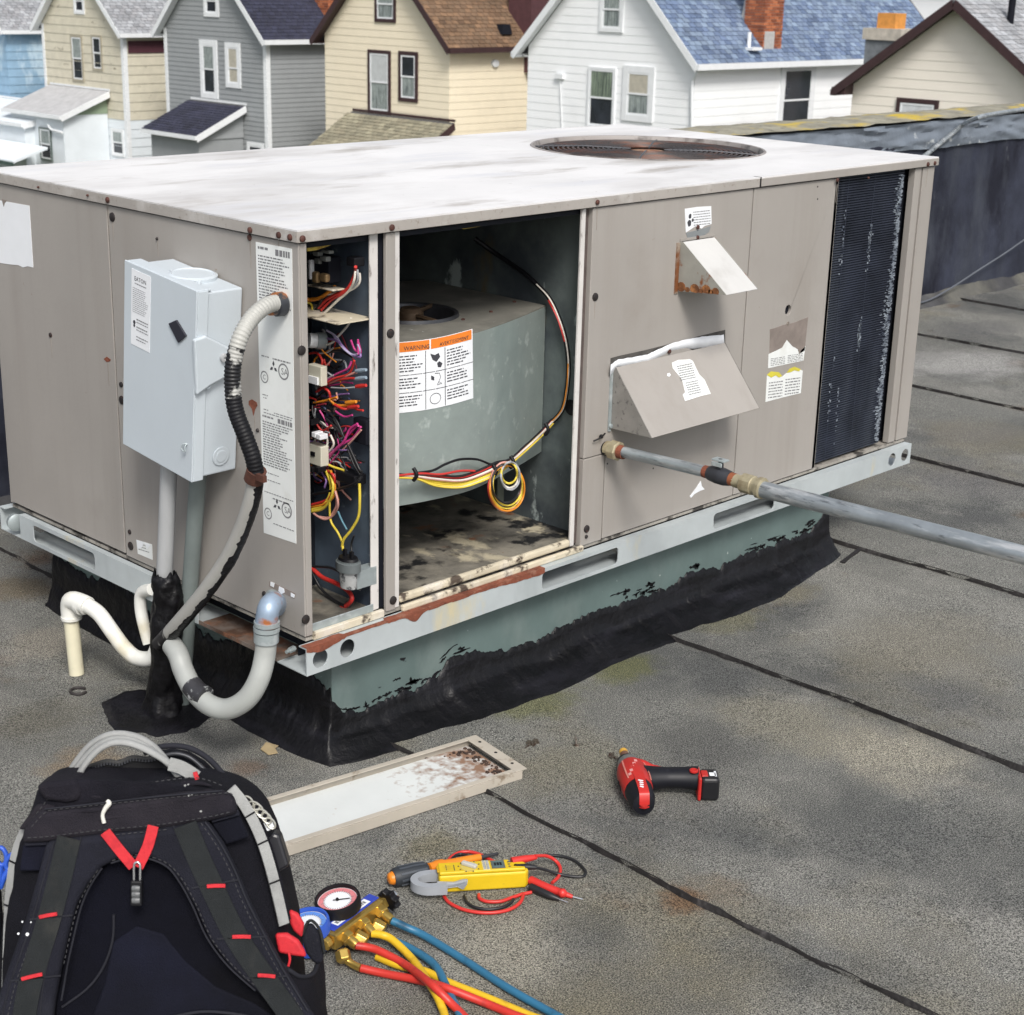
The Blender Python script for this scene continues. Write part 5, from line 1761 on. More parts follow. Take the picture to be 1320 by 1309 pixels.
# ================================================================== GAS PIPE
g0 = on_y(776, 577, -.001)
gz, gx0 = g0.z, g0.x
gas = thing('gas_pipe', g0, 'galvanized gas pipe coming out of the front panel with a valve and unions', 'pipe')


def gpt(px, py):
    """point on the pipe's vertical plane"""
    return on_x(px, py, gx0 + .012)


axis_px = [(776, 577), (797, 581), (930, 614), (960, 624.5), (1075, 655), (1320, 716)]
G = [gpt(*a) for a in axis_px]
far = G[-1] + (G[-1] - G[-2]).normalized() * .9
MB().lathe([(.018, 0), (.0165, .012), (.015, .05)], G[0] + V((0, .02, 0)), (0, -1, 0), 14).build('escutcheon', m_black, gas, smooth_=40)
d0 = (G[1] - G[0]).normalized()
MB().tube([gpt(800, 582), gpt(918, 610.5)], .0125, 18).build('pipe', m_pipe, gas, smooth_=40)
MB().tube([gpt(975, 629), G[-1], far], .0172, 22).build('pipe', m_pipe, gas, smooth_=40)
a, c = gpt(782, 577.5), gpt(802, 583.5)
MB().lathe([(.0165, 0), (.0165, (c - a).length * .34)], a, c - a, 16).build('union', m_brassy, gas, bevel=.001)
MB().lathe([(.0215, 0), (.0225, .002), (.0225, (c - a).length * .45), (.019, (c - a).length * .5)], a + (c - a) * .32, c - a, 8).build('union_nut', m_brassy, gas, bevel=.0015)
MB().lathe([(.0155, 0), (.0145, (c - a).length * .3)], a + (c - a) * .82, c - a, 16).build('union', m_rust, gas)
a, c = gpt(908, 608), gpt(916, 610)
MB().tube([a, c], .0135, 14).build('thread', m_rust, gas)
a, c = gpt(914, 609.5), gpt(942, 617.5)
m_valve = mat('valve_iron', (.035, .037, .045), .5, .2, .3, 20)
ln = (c - a).length
MB().lathe([(.0145, 0), (.0165, ln * .1), (.0185, ln * .35), (.0185, ln * .7), (.0165, ln * .9), (.015, ln)], a, c - a, 14).build('valve_body', m_valve, gas, smooth_=40)
tp = a.lerp(c, .48)
MB().lathe([(.008, .012), (.007, .027), (.0045, .028), (.0045, .036)], tp, (0, 0, 1), 10).build('valve_stem', m_valve, gas, smooth_=40)
b = MB()
h0 = tp + V((0, 0, .034))
b.box(h0 + V((-.010, -.016, -.002)), h0 + V((.010, .016, .002)))
b.box(h0 + V((-.014, -.013, -.012)), h0 + V((-.010, .013, -.003)))
b.build('valve_handle', m_galv, gas, bevel=.001)
a, c = gpt(940, 617), gpt(948, 619.5)
MB().tube([a, c], .0142, 14).build('thread', mat('pipe_dope', (.27, .085, .035), .7, 0, .2, 40), gas, smooth_=40)
a, c = gpt(947, 619.5), gpt(960, 623.5)
MB().tube([a, c], .0142, 16).build('nipple', m_brassy, gas, smooth_=40)
a, c = gpt(957, 622), gpt(983, 630)
ln = (c - a).length
MB().lathe([(.0165, 0), (.0205, .002), (.0205, ln * .55), (.0185, ln * .58), (.0185, ln * .8), (.0225, ln * .82), (.0225, ln), (.018, ln * 1.04)], a, c - a, 12).build('coupling', m_brassy, gas, smooth_=30)
# small tag wire by the pipe entry
b = MB().tube([on_y(765, 569, -.006), on_y(774, 565, -.012), on_y(780, 559, -.006)], .0018, 6)
b.ball(on_y(775, 563, -.009), .005, 8, 5)
b.build('wire_end', m_black, gas)

# thin pipe over the parapet and a cable across its corner
b = MB()
P_ = [on_y(px, py, YP - .03) for px, py in ((1185, 208), (1200, 195), (1213, 184), (1228, 172), (1243, 160))]
P_ += [on_z(1262, 151.5, PT + .035), on_z(1290, 146, PT + .03), on_z(1320, 141, PT + .03)]
b.tube([P_[0] + V((-.06, .01, -.09))] + P_, .011, 10, sm=5)
tag(b.build('metal_conduit', m_pipe, smooth_=60), 'thin shiny conduit climbing over the parapet behind the unit', 'conduit')
b = MB()
P_ = [on_y(px, py, YP - .06) for px, py in ((1180, 392), (1200, 386), (1230, 369), (1262, 348), (1295, 327), (1330, 303), (1420, 245))]
b.tube(P_, .0045, 7, sm=5)
tag(b.build('cable', mat('cable_gray', (.10, .11, .13), .6), smooth_=60), 'slack gray cable running along the foot of the dark parapet', 'cable')

# ================================================================== HOUSES ACROSS THE YARDS
HX = 30.4                     # the row's gable walls share this plane


def HP(px, py, out=0.): return on_x(px, py, HX - out)


def side_mat(n, c, var=.05, extra=()): return mat('siding_' + n, c, .6, 0, var, 3, [(tuple(x * .91 for x in c), 1.3, .52, .78, 8, (.5, .5, .8)), *extra], .04, 40)


m_trimw = mat('trim_white', (.76, .78, .80), .5, 0, .04, 5)
m_trimb = mat('trim_brown', (.045, .022, .024), .5, 0, .15, 8)
m_glass = mat('window_glass', (.022, .026, .036), .08, 0, .4, 2, spec=.8)
m_curt = mat('window_curtain', (.30, .34, .33), .35, 0, .2, 7, [((.10, .12, .13), 5, .5, .6, 3, (9, 9, .3))], coat=.6)
m_curt2 = mat('window_blind', (.46, .43, .36), .35, 0, .1, 7, coat=.6)


def shingles(name, mat_, parent, corner, along, up, na, nu_, tints, step=.24, expo=.145, th=.020, clip=None):
    """courses of tabs on a roof plane, each tab a thin wedge: corner = eave start"""
    corner, along, up = V(corner), V(along).normalized(), V(up).normalized()
    nrm = along.cross(up).normalized()
    if nrm.z < 0:
        nrm = -nrm
    b = MB()
    rg = random.Random(len(name) + na)
    cs = []
    for j in range(nu_):
        sh = (j % 2) * step * .5 + rg.uniform(-.03, .03)
        for i in range(-1, na + 1):
            a0, a1 = max(0, i * step + sh), min(na * step, (i + 1) * step + sh - .022)
            if a1 - a0 < .03:
                continue
            if clip and not clip((a0 + a1) / 2, j * expo):
                continue
            t = th * rg.uniform(.75, 1.25)
            p = corner + up * (j * expo)
            A = [p + along * a0, p + along * a1, p + along * a1 + up * (expo + .03), p + along * a0 + up * (expo + .03)]
            b.add([A[0] + nrm * t, A[1] + nrm * t, A[2] + nrm * .001, A[3] + nrm * .001, A[0], A[1]], [(0, 1, 2, 3), (4, 5, 1, 0), (5, 2, 1), (4, 0, 3)])
            c = rg.choice(tints)
            k = rg.uniform(.88, 1.12)
            cs += [tuple(x * k for x in c)] * 4
    return b.build(name, mat_, parent, tint=lambda i: cs[i], kind='stuff', recalc=False)


def sh_mat(n, c):
    return mat('shingle_' + n, c, .9, 0, .14, 5, [(tuple(x * .6 for x in c), 1.2, .5, .8, 7, X3)], .3, 120, col_attr=True)


def window(h, px, yL, yR, z0, z1, frame, trim, fw=.09, glass=None, upper=None, sill=False, meet=.5, face='x', at=None, deep=.05):
    """double-hung window on a gable wall (face x, plane HX) or on a side wall (face y): part window > casing, sash, pane"""
    g = glass or m_glass
    u_ = upper or g
    pl = HX if at is None else at

    def bb(b, a0, a1, c0, c1, d0, d1):
        if face == 'x':
            b.box((pl - d1, min(a0, a1), c0), (pl - d0, max(a0, a1), c1))
        else:
            b.box((min(a0, a1), pl - d1, c0), (max(a0, a1), pl - d0, c1))
        return b
    lo, hi = min(yL, yR), max(yL, yR)
    w = MB()
    bb(w, lo, hi, z0, z1, -.1, .01)
    w = w.build('window', m_trimb, h)
    for (a0, a1, c0, c1, n) in ((lo - fw, lo, z0 - fw, z1 + fw, 'casing'), (hi, hi + fw, z0 - fw, z1 + fw, 'casing'), (lo, hi, z1, z1 + fw, 'head'), (lo, hi, z0 - fw, z0, 'sill')):
        if fw:
            bb(MB(), a0 + .002, a1 - .002, c0, c1, 0, deep).build(n, trim, w)
    zm = z0 + (z1 - z0) * meet
    t = .045
    for (za, zb_, d, gg) in ((zm - .02, z1, .024, u_), (z0, zm + .02, .012, g)):
        b = MB()
        bb(b, lo, lo + t, za, zb_, d, d + .02)
        bb(b, hi - t, hi, za, zb_, d, d + .02)
        bb(b, lo + t, hi - t, za, za + t, d, d + .02)
        bb(b, lo + t, hi - t, zb_ - t, zb_, d, d + .02)
        b.build('sash', frame, w)
        bb(MB(), lo + t, hi - t, za + t, zb_ - t, d + .004, d + .010).build('pane', gg, w)
    return w


def house(name, label, yl, yr, ze, pitch, depth, wall_m, board, roof_m, tints, rake_m, fascia_m, over=.28, corner_m=None, group='houses in the row beyond the roof', zlow=GZ, front=.32, side_boards=True, bz=None, lapd=.014, low_m=None, low_z=None):
    """gable end on plane HX facing us, side wall facing -y"""
    h = thing(name, (HX, (yl + yr) / 2, GZ), label, 'house', group)
    yc = (yl + yr) / 2
    hw_ = (yl - yr) / 2
    zr = ze + hw_ * pitch
    low_z = low_z if low_z is not None else -99
    b = MB().prism([(HX + .03, yr + .03, GZ), (HX + .03, yl - .03, GZ), (HX + .03, yl - .03, ze), (HX + .03, yc, zr - .03), (HX + .03, yr + .03, ze)], (depth - .06, 0, 0))
    b.build('wall', wall_m, h)
    # lap boards, one by one
    z = ze - board * int((ze - GZ) / board)
    while z < zr - .06:
        z1 = z + board
        def half(zz): return hw_ if zz <= ze else max(0, hw_ - (zz - ze) / pitch)
        ha, hb = half(z), half(min(z1, zr))
        lip = lapd * random.uniform(.94, 1.06)
        mm = low_m if (low_m and z < low_z) else wall_m
        if ha > .05:
            hb = max(hb, .004)
            zt_ = min(z1, zr) + .012
            MB().hexa([(HX - lip, yc - ha, z), (HX + .029, yc - ha, z), (HX + .029, yc + ha, z), (HX - lip, yc + ha, z)],
                      [(HX - .003, yc - hb, zt_), (HX + .029, yc - hb, zt_), (HX + .029, yc + hb, zt_), (HX - .003, yc + hb, zt_)]).build('siding_board', mm, h)
        if side_boards and z1 <= ze + .02:
            MB().hexa([(HX - .002, yr - lip, z), (HX + depth, yr - lip, z), (HX + depth, yr + .029, z), (HX - .002, yr + .029, z)],
                      [(HX - .002, yr - .003, z1 + .012), (HX + depth, yr - .003, z1 + .012), (HX + depth, yr + .029, z1 + .012), (HX - .002, yr + .029, z1 + .012)]).build('siding_board', mm, h)
        z = z1
    if corner_m:
        for yy, s in ((yr, 1), (yl, -1)):
            MB().box((HX - .035, min(yy - .02 * s, yy + .13 * s), GZ), (HX - .0005, max(yy - .02 * s, yy + .13 * s), ze)).build('corner_board', corner_m, h)
        MB().box((HX - .03, yr - .036, GZ), (HX + .12, yr - .0215, ze)).build('corner_board', corner_m, h)
    # roof slopes
    ln = math.hypot(1, pitch)
    for s in (-1, 1):
        dy, dzz = s * over, -over * pitch
        e0 = V((HX - front, yc + s * hw_ + dy, ze + dzz + .04))
        r0 = V((HX - front, yc, zr + .04))
        n_ = V((0, s * pitch, 1)).normalized()
        rf = MB().prism([e0, r0, r0 + n_ * .07, e0 + n_ * .07], (depth + 2 * front, 0, 0)).build('roof', roof_m if not tints else mat('roof_felt', (.06, .06, .065), .9), h)
        # rake board along the gable edge
        MB().prism([e0 + V((-.022, 0, -.13)), r0 + V((-.022, 0, -.13)), r0 + n_ * .075 + V((-.022, 0, 0)), e0 + n_ * .075 + V((-.022, 0, 0))], (.02, 0, 0)).build('rake_board', rake_m, rf)
        MB().prism([e0 + V((0, 0, -.03)), r0 + V((0, 0, -.03)), r0 + V((0, 0, -.005)), e0 + V((0, 0, -.005))], (front - .03, 0, 0)).build('rake_soffit', rake_m, rf)
        MB().box((HX - front + .001, min(e0.y, e0.y + s * .10), e0.z - .09), (HX + depth + front, max(e0.y, e0.y + s * .10), e0.z + .055)).build('gutter', fascia_m, rf)
        MB().box((HX + .001, min(yc + s * hw_, e0.y) + .024, e0.z - .07), (HX + depth, max(yc + s * hw_, e0.y) - .024, e0.z - .03)).build('soffit', fascia_m, rf)
        if s < 0 and tints:
            na = int((depth + 2 * front) / .24)
            nu_ = int((r0 - e0).length / .145)
            shingles('shingle_courses', roof_m, rf, e0 + n_ * .071, (1, 0, 0), r0 - e0, na, nu_, tints)
        h_roof = rf if s < 0 else None
        if s < 0:
            h['zr'] = zr
            rfs = rf
    return h, rfs, (yc, hw_, ze, zr, pitch)


def slope_pt(info, x, t):
    """point on the slope facing us: t 0 eave .. 1 ridge"""
    yc, hw_, ze, zr, pitch = info
    return V((x, yc - hw_ * (1 - t), ze + hw_ * pitch * t + .12))


def on_slope(info, px, py):
    yc, hw_, ze, zr, pitch = info
    return hit(px, py, V((HX, yc - hw_, ze + .11)), V((0, -pitch, 1)))


def chimney(rf, info, px, py, w, d, h, m_, name='chimney', cap=None, bricks=True, pot=None):
    p = on_slope(info, px, py)
    zb_ = p.z - 1.2
    o = MB().box((p.x - d / 2 + .012, p.y - w / 2 + .012, zb_), (p.x + d / 2 - .012, p.y + w / 2 - .012, p.z + h)).build(name, mat('mortar', (.33, .29, .25), .9, 0, .15, 20) if bricks else m_, rf)
    if bricks:
        b = MB()
        cs = []
        rg = random.Random(9)
        z = p.z - .6
        k = 0
        while z < p.z + h:
            for face in range(2):
                ext = w if face == 0 else d
                a = -ext / 2 - (k % 2) * .105
                while a < ext / 2 - .02:
                    a0, a1 = max(a, -ext / 2), min(a + .195, ext / 2)
                    if a1 - a0 > .03:
                        t = rg.uniform(0, .006)
                        if face == 0:
                            b.box((p.x - d / 2 - t, p.y + a0, z), (p.x - d / 2 + .02, p.y + a1, z + .062))
                        else:
                            b.box((p.x + a0, p.y - w / 2 - t, z), (p.x + a1, p.y - w / 2 + .02, z + .062))
                        c = rg.choice([(1, 1, 1), (.7, .65, .65), (1.3, 1.25, 1.1), (.85, .8, .8), (1.5, 1.6, 1.5)])
                        cs += [c] * 6
                    a += .21
            z += .075
            k += 1
        b.build('brickwork', mat('chimney_brick', (.30, .095, .045), .85, 0, .2, 9, col_attr=True), o, tint=lambda i: cs[i], kind='stuff')
    if cap:
        MB().box((p.x - d / 2 - .03, p.y - w / 2 - .03, p.z + h + .001), (p.x + d / 2 + .03, p.y + w / 2 + .03, p.z + h + .09)).build('chimney_cap', cap, o)
    return o, p


def leanto(h, nm, yl, yr, zt, ze, d, roof_m, wall_m, trim_m, tints=None, over=.2, gable_m=None, board=.2, lower_m=None):
    """shed-roofed extension against the gable wall"""
    o = MB().box((HX - d, yr + .02, GZ), (HX - .04, yl - .02, ze)).build('extension_wall', wall_m, h)
    sl = (zt - ze) / d
    # cheek of the shed roof
    MB().prism([(HX - d, yr, ze), (HX - .04, yr, ze), (HX - .04, yr, zt - .04)], (0, .04, 0)).build('cheek', gable_m or wall_m, o)
    z = ze - board
    while z > GZ + 2.4:
        MB().hexa([(HX - d - .018, yr - .018, z), (HX - .04, yr - .018, z), (HX - .04, yr + .019, z), (HX - d - .018, yr + .019, z)],
                  [(HX - d - .003, yr - .003, z + board), (HX - .04, yr - .003, z + board), (HX - .04, yr + .019, z + board), (HX - d - .003, yr + .019, z + board)]).build('siding_board', lower_m or wall_m, o)
        MB().hexa([(HX - d - .018, yr + .02, z), (HX - d + .02, yr + .02, z), (HX - d + .02, yl, z), (HX - d - .018, yl, z)],
                  [(HX - d - .003, yr + .02, z + board), (HX - d + .02, yr + .02, z + board), (HX - d + .02, yl, z + board), (HX - d - .003, yl, z + board)]).build('siding_board', lower_m or wall_m, o)
        z -= board
    e0 = V((HX - d - over, yr - over, ze - over * sl + .03))
    t0 = V((HX - .045, yr - over, zt + .03))
    n_ = V((-sl, 0, 1)).normalized()
    rf = MB().prism([e0, t0, t0 + n_ * .06, e0 + n_ * .06], (0, yl - yr + 2 * over, 0)).build('extension_roof', roof_m if not tints else MATS['roof_felt'], h)
    MB().prism([e0 + V((0, -.022, -.14)), t0 + V((0, -.022, -.14)), t0 + n_ * .07 + V((0, -.022, 0)), e0 + n_ * .07 + V((0, -.022, 0))], (0, .02, 0)).build('rake_board', trim_m, rf)
    MB().box((e0.x - .07, yr - over, e0.z - .07), (e0.x - .001, yl + over, e0.z + .055)).build('gutter', trim_m, rf)
    MB().box((HX - .043, yr - over, zt + .10), (HX - .024, yl + over, zt + .17)).build('flashing', trim_m, rf)
    if tints:
        na = int((yl - yr + 2 * over) / .24) + 1
        nu_ = int((t0 - e0).length / .145)
        shingles('shingle_courses', roof_m, rf, e0 + n_ * .061, (0, 1, 0), t0 - e0, na, nu_, tints)
    return o, rf


def wpx(h, x0, y0, x1, y1, frame, trim, **k):
    a, c = HP(x0, y0), HP(x1, y1)
    return window(h, None, a.y, c.y, c.z, a.z, frame, trim, **k)


m_white_s = side_mat('white', (.87, .885, .90), .012)
m_beige_s = side_mat('butter', (.80, .715, .555), .02)
m_gray_s = side_mat('gray', (.285, .30, .31), .04)
m_tan_s = side_mat('tan', (.60, .56, .45), .07, [((.20, .17, .12), 6, .63, .72, 6, (.4, .4, 1))])
m_blue_s = side_mat('blue', (.25, .39, .53), .08, [((.45, .58, .68), 1.2, .52, .62, 6, (1, 1, .5))])
m_cream_s = side_mat('cream', (.83, .775, .69), .015)
m_palegreen = side_mat('pale_green', (.24, .31, .22), .06)
m_lowwhite = side_mat('low_white', (.70, .75, .79), .03)
m_rblue = sh_mat('blue', (.150, .20, .295))
m_rbrown = sh_mat('brown', (.185, .115, .07))
m_rnavy = sh_mat('navy', (.030, .032, .058))
m_rgray = sh_mat('gray', (.33, .34, .36))
m_rtan = sh_mat('tan', (.27, .25, .18))
T_blue = [(1, 1, 1), (.68, .72, .80), (1.2, 1.2, 1.15), (1.1, 1.1, 1.1), (.85, .88, .95), (1.38, 1.35, 1.25)]
T_brown = [(1, 1, 1), (.8, .77, .74), (1.2, 1.16, 1.1), (1.08, 1.08, 1.08), (.9, .92, .92)]
T_plain = [(1, 1, 1), (.85, .85, .85), (1.15, 1.15, 1.15), (1, .98, .97)]
PW = 1.00


def slope_of(a, c):
    A, C_ = HP(*a), HP(*c)
    return abs((A.z - C_.z) / (A.y - C_.y))


# white house with the blue roof
yl, yr = HP(681, 80).y, HP(897, 80).y
ze = HP(897, 80).z + .12
h, rf, info = house('white_house', 'white clapboard house under a blue shingle roof with a brick chimney', yl, yr, ze, 1.0, 11.2, m_white_s, .205, m_rblue, T_blue, m_trimw, m_trimw, over=.25, corner_m=None, lapd=.0105)
wpx(h, 779, -12, 800, 37, m_trimw, m_trimw, fw=.10, glass=m_curt)
wpx(h, 762, 89, 790, 164, m_trimw, m_trimw, fw=.06, upper=mat('green_curtain', (.20, .25, .19), .35, 0, .25, 3, [((.06, .08, .07), 4, .5, .58, 3, (9, 9, .3))], coat=.6))
wpx(h, 811, 93, 836, 150, m_trimw, m_trimw, fw=.16, upper=m_curt2, glass=m_curt)
p0, p1 = on_y(1011, 90, yr), on_y(1040, 167, yr)
window(h, None, p0.x, p1.x, p1.z, p0.z, m_trimw, m_trimw, fw=.16, face='y', at=yr)
chimney(rf, info, 983, 48, .62, .8, 1.9, None, cap=None)
b = MB()
p = on_slope(info, 985, 46)
b.prism([p + V((-.46, -.355, -.35)), p + V((-.46, -.355, .10)), p + V((-.46, .33, .95)), p + V((-.46, .45, .2))], (.42, 0, 0))
b.build('chimney_flashing', mat('cement', (.42, .41, .40), .9, 0, .15, 12), rf)
p = on_slope(info, 965, 62)
b = MB().box(p + V((-.2, -.28, -.05)), p + V((.2, .15, .02)))
b.tube([p + V((0, 0, 0)), p + V((0, 0, .38))], .05, 10)
b.build('vent_pipe', m_trimw, rf)
P_ = [HP(898, 84), HP(898, 96), HP(893, 104), HP(893, 175)]
MB().tube([p_ + V((-.06, -.03, 0)) for p_ in P_], .045, 8).build('downspout', m_trimw, h)
MB().tube([HP(723, 98) + V((-.04, 0, 0)), HP(726, 172) + V((-.04, 0, 0))], .015, 6).build('wall_cable', m_trimw, h)
MB().box(HP(726, 101) + V((-.1, -.06, -.02)), HP(721, 97) + V((-.01, .06, .04))).build('cable_box', m_trimw, h)

# butter-yellow house with brown trim
yl, yr = HP(419, 60).y, HP(580, 60).y
ze = HP(578, 60).z + .12
h, rf, info = house('yellow_house', 'butter-yellow house with dark brown trim and a brown shingle roof', yl, yr, ze, .98, 10.2, m_beige_s, .205, m_rbrown, T_brown, m_trimb, m_trimb, over=.25)
wpx(h, 487, -14, 508, 25, m_trimw, m_trimb, fw=.10, glass=m_curt)
wpx(h, 478, 68.5, 501.5, 144, m_trimw, m_trimb, fw=.10, upper=mat('white_shade', (.52, .54, .55), .4, 0, .08, 6, coat=.6), glass=m_curt)
wpx(h, 518, 71, 536, 127.5, m_trimw, m_trimb, fw=.11, glass=m_curt, upper=m_glass)
chimney(rf, info, 684, 38, .95, .95, 2.2, mat('chimney_purple', (.085, .035, .04), .7, 0, .15, 8), bricks=False)
p = on_slope(info, 648, 42)
MB().prism([p + V((-.2, -.2, -.05)), p + V((.2, -.2, -.05)), p + V((.2, -.1, .22)), p + V((-.1, -.1, .22))], (0, .25, 0)).build('roof_vent', m_coilback, rf)
p = on_y(637, 82, yr)
MB().lathe([(.14, 0), (.13, .08), (.03, .1)], p, (0, -1, 0), 14, sx=.8).build('wall_vent', m_trimw, h, smooth_=40)
a, c = HP(458, 150), HP(582, 160)
p = on_y(572, 176, HP(590, 160).y)
yy = HP(588, 158).y + .22
fr = on_y(569, 177, yy - .22)
leanto(h, None, HP(462, 148).y, yy, HP(525, 153).z - .05, HP(525, 153).z - .05 - (HP(525, 153).z - fr.z) / (HX - fr.x) * 2.9, 2.9, m_rtan, m_beige_s, m_trimb, T_plain, over=.22)

# gray house
yl, yr = HP(213, 60).y, HP(343, 60).y
ze = HP(343, 50).z + .12
h, rf, info = house('gray_house', 'gray sided house with white corner boards and a navy shingle roof', yl, yr, ze, .98, 10.5, m_gray_s, .15, m_rnavy, T_plain, m_trimw, m_trimw, over=.25, corner_m=m_trimw, lapd=.020)
wpx(h, 266, -14, 280, 17, m_trimw, m_trimw, fw=.13)
wpx(h, 262, 58, 278.5, 121, m_trimw, m_trimw, fw=.17, upper=m_curt)
wpx(h, 294.5, 61, 308, 108, m_trimw, m_trimw, fw=.15, meet=.42, glass=m_curt2)
chimney(rf, info, 425, 16, .7, .7, 1.2, None)
yy = HP(319, 139).y + .2
fr = on_y(254, 181, yy - .2)
leanto(h, None, HP(247, 129).y - .2, yy, HP(282, 134).z - .05, fr.z + .12, HX - fr.x - .2, m_rnavy, m_gray_s, m_trimw, T_plain, over=.2, board=.15)
wpx(h, 322, 187, 339, 215, m_trimw, m_trimw, fw=.1)

# tan house
yl, yr = HP(56, 60).y, HP(160, 80).y
ze = HP(157, 42).z + .12
h, rf, info = house('tan_house', 'weathered tan house with wide clapboards and a pale gray roof', yl, yr, ze, .92, 10.5, m_tan_s, .31, m_rgray, T_plain, m_trimw, m_trimw, over=.25, corner_m=m_trimw, low_m=m_lowwhite, low_z=HP(150, 160).z, lapd=.022)
wpx(h, 97, -12, 108, 15, m_trimw, m_trimw, fw=.1)
wpx(h, 93, 48, 108, 103, m_trimw, mat('tan_trim', (.34, .31, .24), .6), fw=.08, upper=m_curt)
wpx(h, 120, 48, 132, 89, m_trimw, MATS['tan_trim'], fw=.08)
p0, p1 = on_y(164, 53, yr), on_y(212, 68, yr)
MB().box((p0.x, yr - .05, p1.z), (p1.x, yr - .024, p0.z)).build('frieze_board', mat('frieze_maroon', (.07, .022, .032), .6), h)
wpx(h, 145.5, 168, 160, 200, m_trimw, m_trimw, fw=.08, upper=m_curt)
yy = HP(142.5, 117).y + .2
fr = on_y(79, 156, yy - .2)
TD = HX - fr.x - .2
print('depths', TD)
ex, exr = leanto(h, None, HP(66, 112).y - .2, yy, HP(103, 115).z - .05, fr.z + .15, TD, mat('roll_roof', (.42, .42, .43), .85, 0, .12, 4), m_lowwhite, m_trimw, None, over=.2, gable_m=m_palegreen, board=.26)
xw = HX - TD
p0, p1 = on_x(53, 166, xw), on_x(68, 206, xw)
window(h, None, p0.y, p1.y, p1.z, p0.z, m_trimw, mat('trim_green', (.10, .13, .12), .6), fw=.06, at=xw - .02, upper=m_curt)
P_ = [on_x(px, py, xw - .12) for px, py in ((62, 161), (66, 167), (73, 169), (80, 171))]
MB().tube(P_, .045, 8, sm=3).build('downspout', m_trimw, ex, smooth_=60)

# blue house at the left edge
yl, yr = HP(8, 70).y + 5.2, HP(9, 70).y
ze = on_y(30, 34, yr).z
h, rf, info = house('blue_house', 'flaking blue clapboard house with a gray roof at the left end of the row', yl, yr, ze, .9, 10.5, m_blue_s, .31, m_rgray, T_plain, m_trimw, m_trimw, over=.25, corner_m=None, lapd=.026)
ex, exr = leanto(h, None, yl - .5, on_x(35, 180, HX - 2.2).y + .12, HP(10, 130).z, HP(10, 136).z - .25, 2.2, m_lowwhite, m_lowwhite, m_trimw, None, over=.12, board=.26)
p = on_x(10, 206, HX - 3.4)
pr_ = MB().prism([(HX - 3.6, yl - 1, p.z - .05), (HX - 2.25, yl - 1, p.z + .35), (HX - 2.25, yl - 1, p.z + .43), (HX - 3.6, yl - 1, p.z + .03)], (0, -(yl - 1 - on_x(24, 206, HX - 3.4).y), 0)).build('porch_roof', m_lowwhite, h)
MB().box((HX - 3.62, on_x(24, 206, HX - 3.4).y, p.z - .14), (HX - 3.6, yl - 1, p.z - .02)).build('fascia', mat('trim_green_dark', (.05, .08, .07), .6), pr_)

# cream house on the right
yl, yr = HP(1099, 120).y, HP(1099, 120).y - 5.05
pk = HP(1243, 0)
ze = HP(1099, 112).z + .05
h, rf, info = house('cream_house', 'cream sided house with a heavy dark brown rake on the right behind the parapet', yl, yr, ze, (pk.z - ze - .1) / 2.525, 11, m_cream_s, .205, m_rgray, T_plain, m_trimb, m_trimb, over=.22, front=.38, lapd=.0115)
wpx(h, 1162, 132, 1200, 190, m_trimw, m_trimb, fw=.10, glass=mat('white_door_panel', (.58, .60, .62), .5), upper=MATS['white_door_panel'])
wpx(h, 1296, 142, 1330, 190, m_trimw, m_trimb, fw=.10)
p = HP(1101, 104)
MB().prism([(HX - .36, yl - .02, p.z - .30), (HX - .36, yl - .02, p.z + .05), (HX - .36, yl + .26, p.z - .14), (HX - .36, yl + .2, p.z - .32)], (.34, 0, 0)).build('eave_return', m_trimb, h)
MB().box((HX - .39, yl + .2, p.z - .33), (HX + 9, yl + .34, p.z - .2)).build('gutter', m_trimb, h)
p = on_slope(info, 1302, 30)
MB().tube([p + V((0, 0, -.1)), p + V((0, 0, .62))], .075, 10).build('vent_pipe', m_coilback, rf, smooth_=40)
# chimney with a terracotta pot standing behind the cream house's rake
cx_ = HX + 1.6
p = on_x(1136, 70, cx_)
ch = MB().box((cx_, p.y - .42, p.z - 3), (cx_ + .9, p.y + .46, on_x(1136, 52, cx_).z)).build('chimney', mat('chimney_cement_dark', (.16, .175, .19), .85, 0, .2, 6), h)
zz1 = on_x(1136, 52, cx_).z
MB().box((cx_ - .05, p.y - .50, zz1 + .001), (cx_ + .95, p.y + .52, on_x(1136, 37, cx_).z)).build('chimney_crown', mat('chimney_cement', (.48, .44, .38), .85, 0, .2, 6), ch)
zz2 = on_x(1136, 37, cx_).z
MB().box((cx_ + .15, p.y - .2, zz2 + .001), (cx_ + .6, p.y + .28, zz2 + .34)).build('chimney_pot', mat('terracotta', (.62, .27, .06), .7, 0, .15, 8), ch)

# pale house farther back, seen between two roofs
b = MB().box((46, 20.5, GZ), (54, 27.5, 1.6))
h2 = thing('pale_house', (50, 24, GZ), 'plain pale house farther back beyond the blue roof', 'house')
b.build('wall', m_white_s, h2)
MB().prism([(45.7, 20.2, 1.6), (45.7, 27.8, 1.6), (45.7, 24, 4.6)], (8.6, 0, 0)).build('roof', MATS['roll_roof'], h2)

# ================================================================== THINGS LYING ON THE ROOF
def og(px, py, z=0.): return on_z(px, py, z)


# --- the service door laid face down: white inside up, lipped edges
a, c_ = og(672, 993, .022), og(610, 950, .022)
vx = (og(370, 1090, .022) - a).normalized()
vy = (c_ - a)
wd = vy.length
vy = (vy - vx * vy.dot(vx)).normalized()
LD = .735
door = thing('service_panel', a + vx * LD / 2 + vy * wd / 2 - V((0, 0, .022)), 'narrow beige service panel lying inside up beside the tar, white with dirt at one end', 'panel')


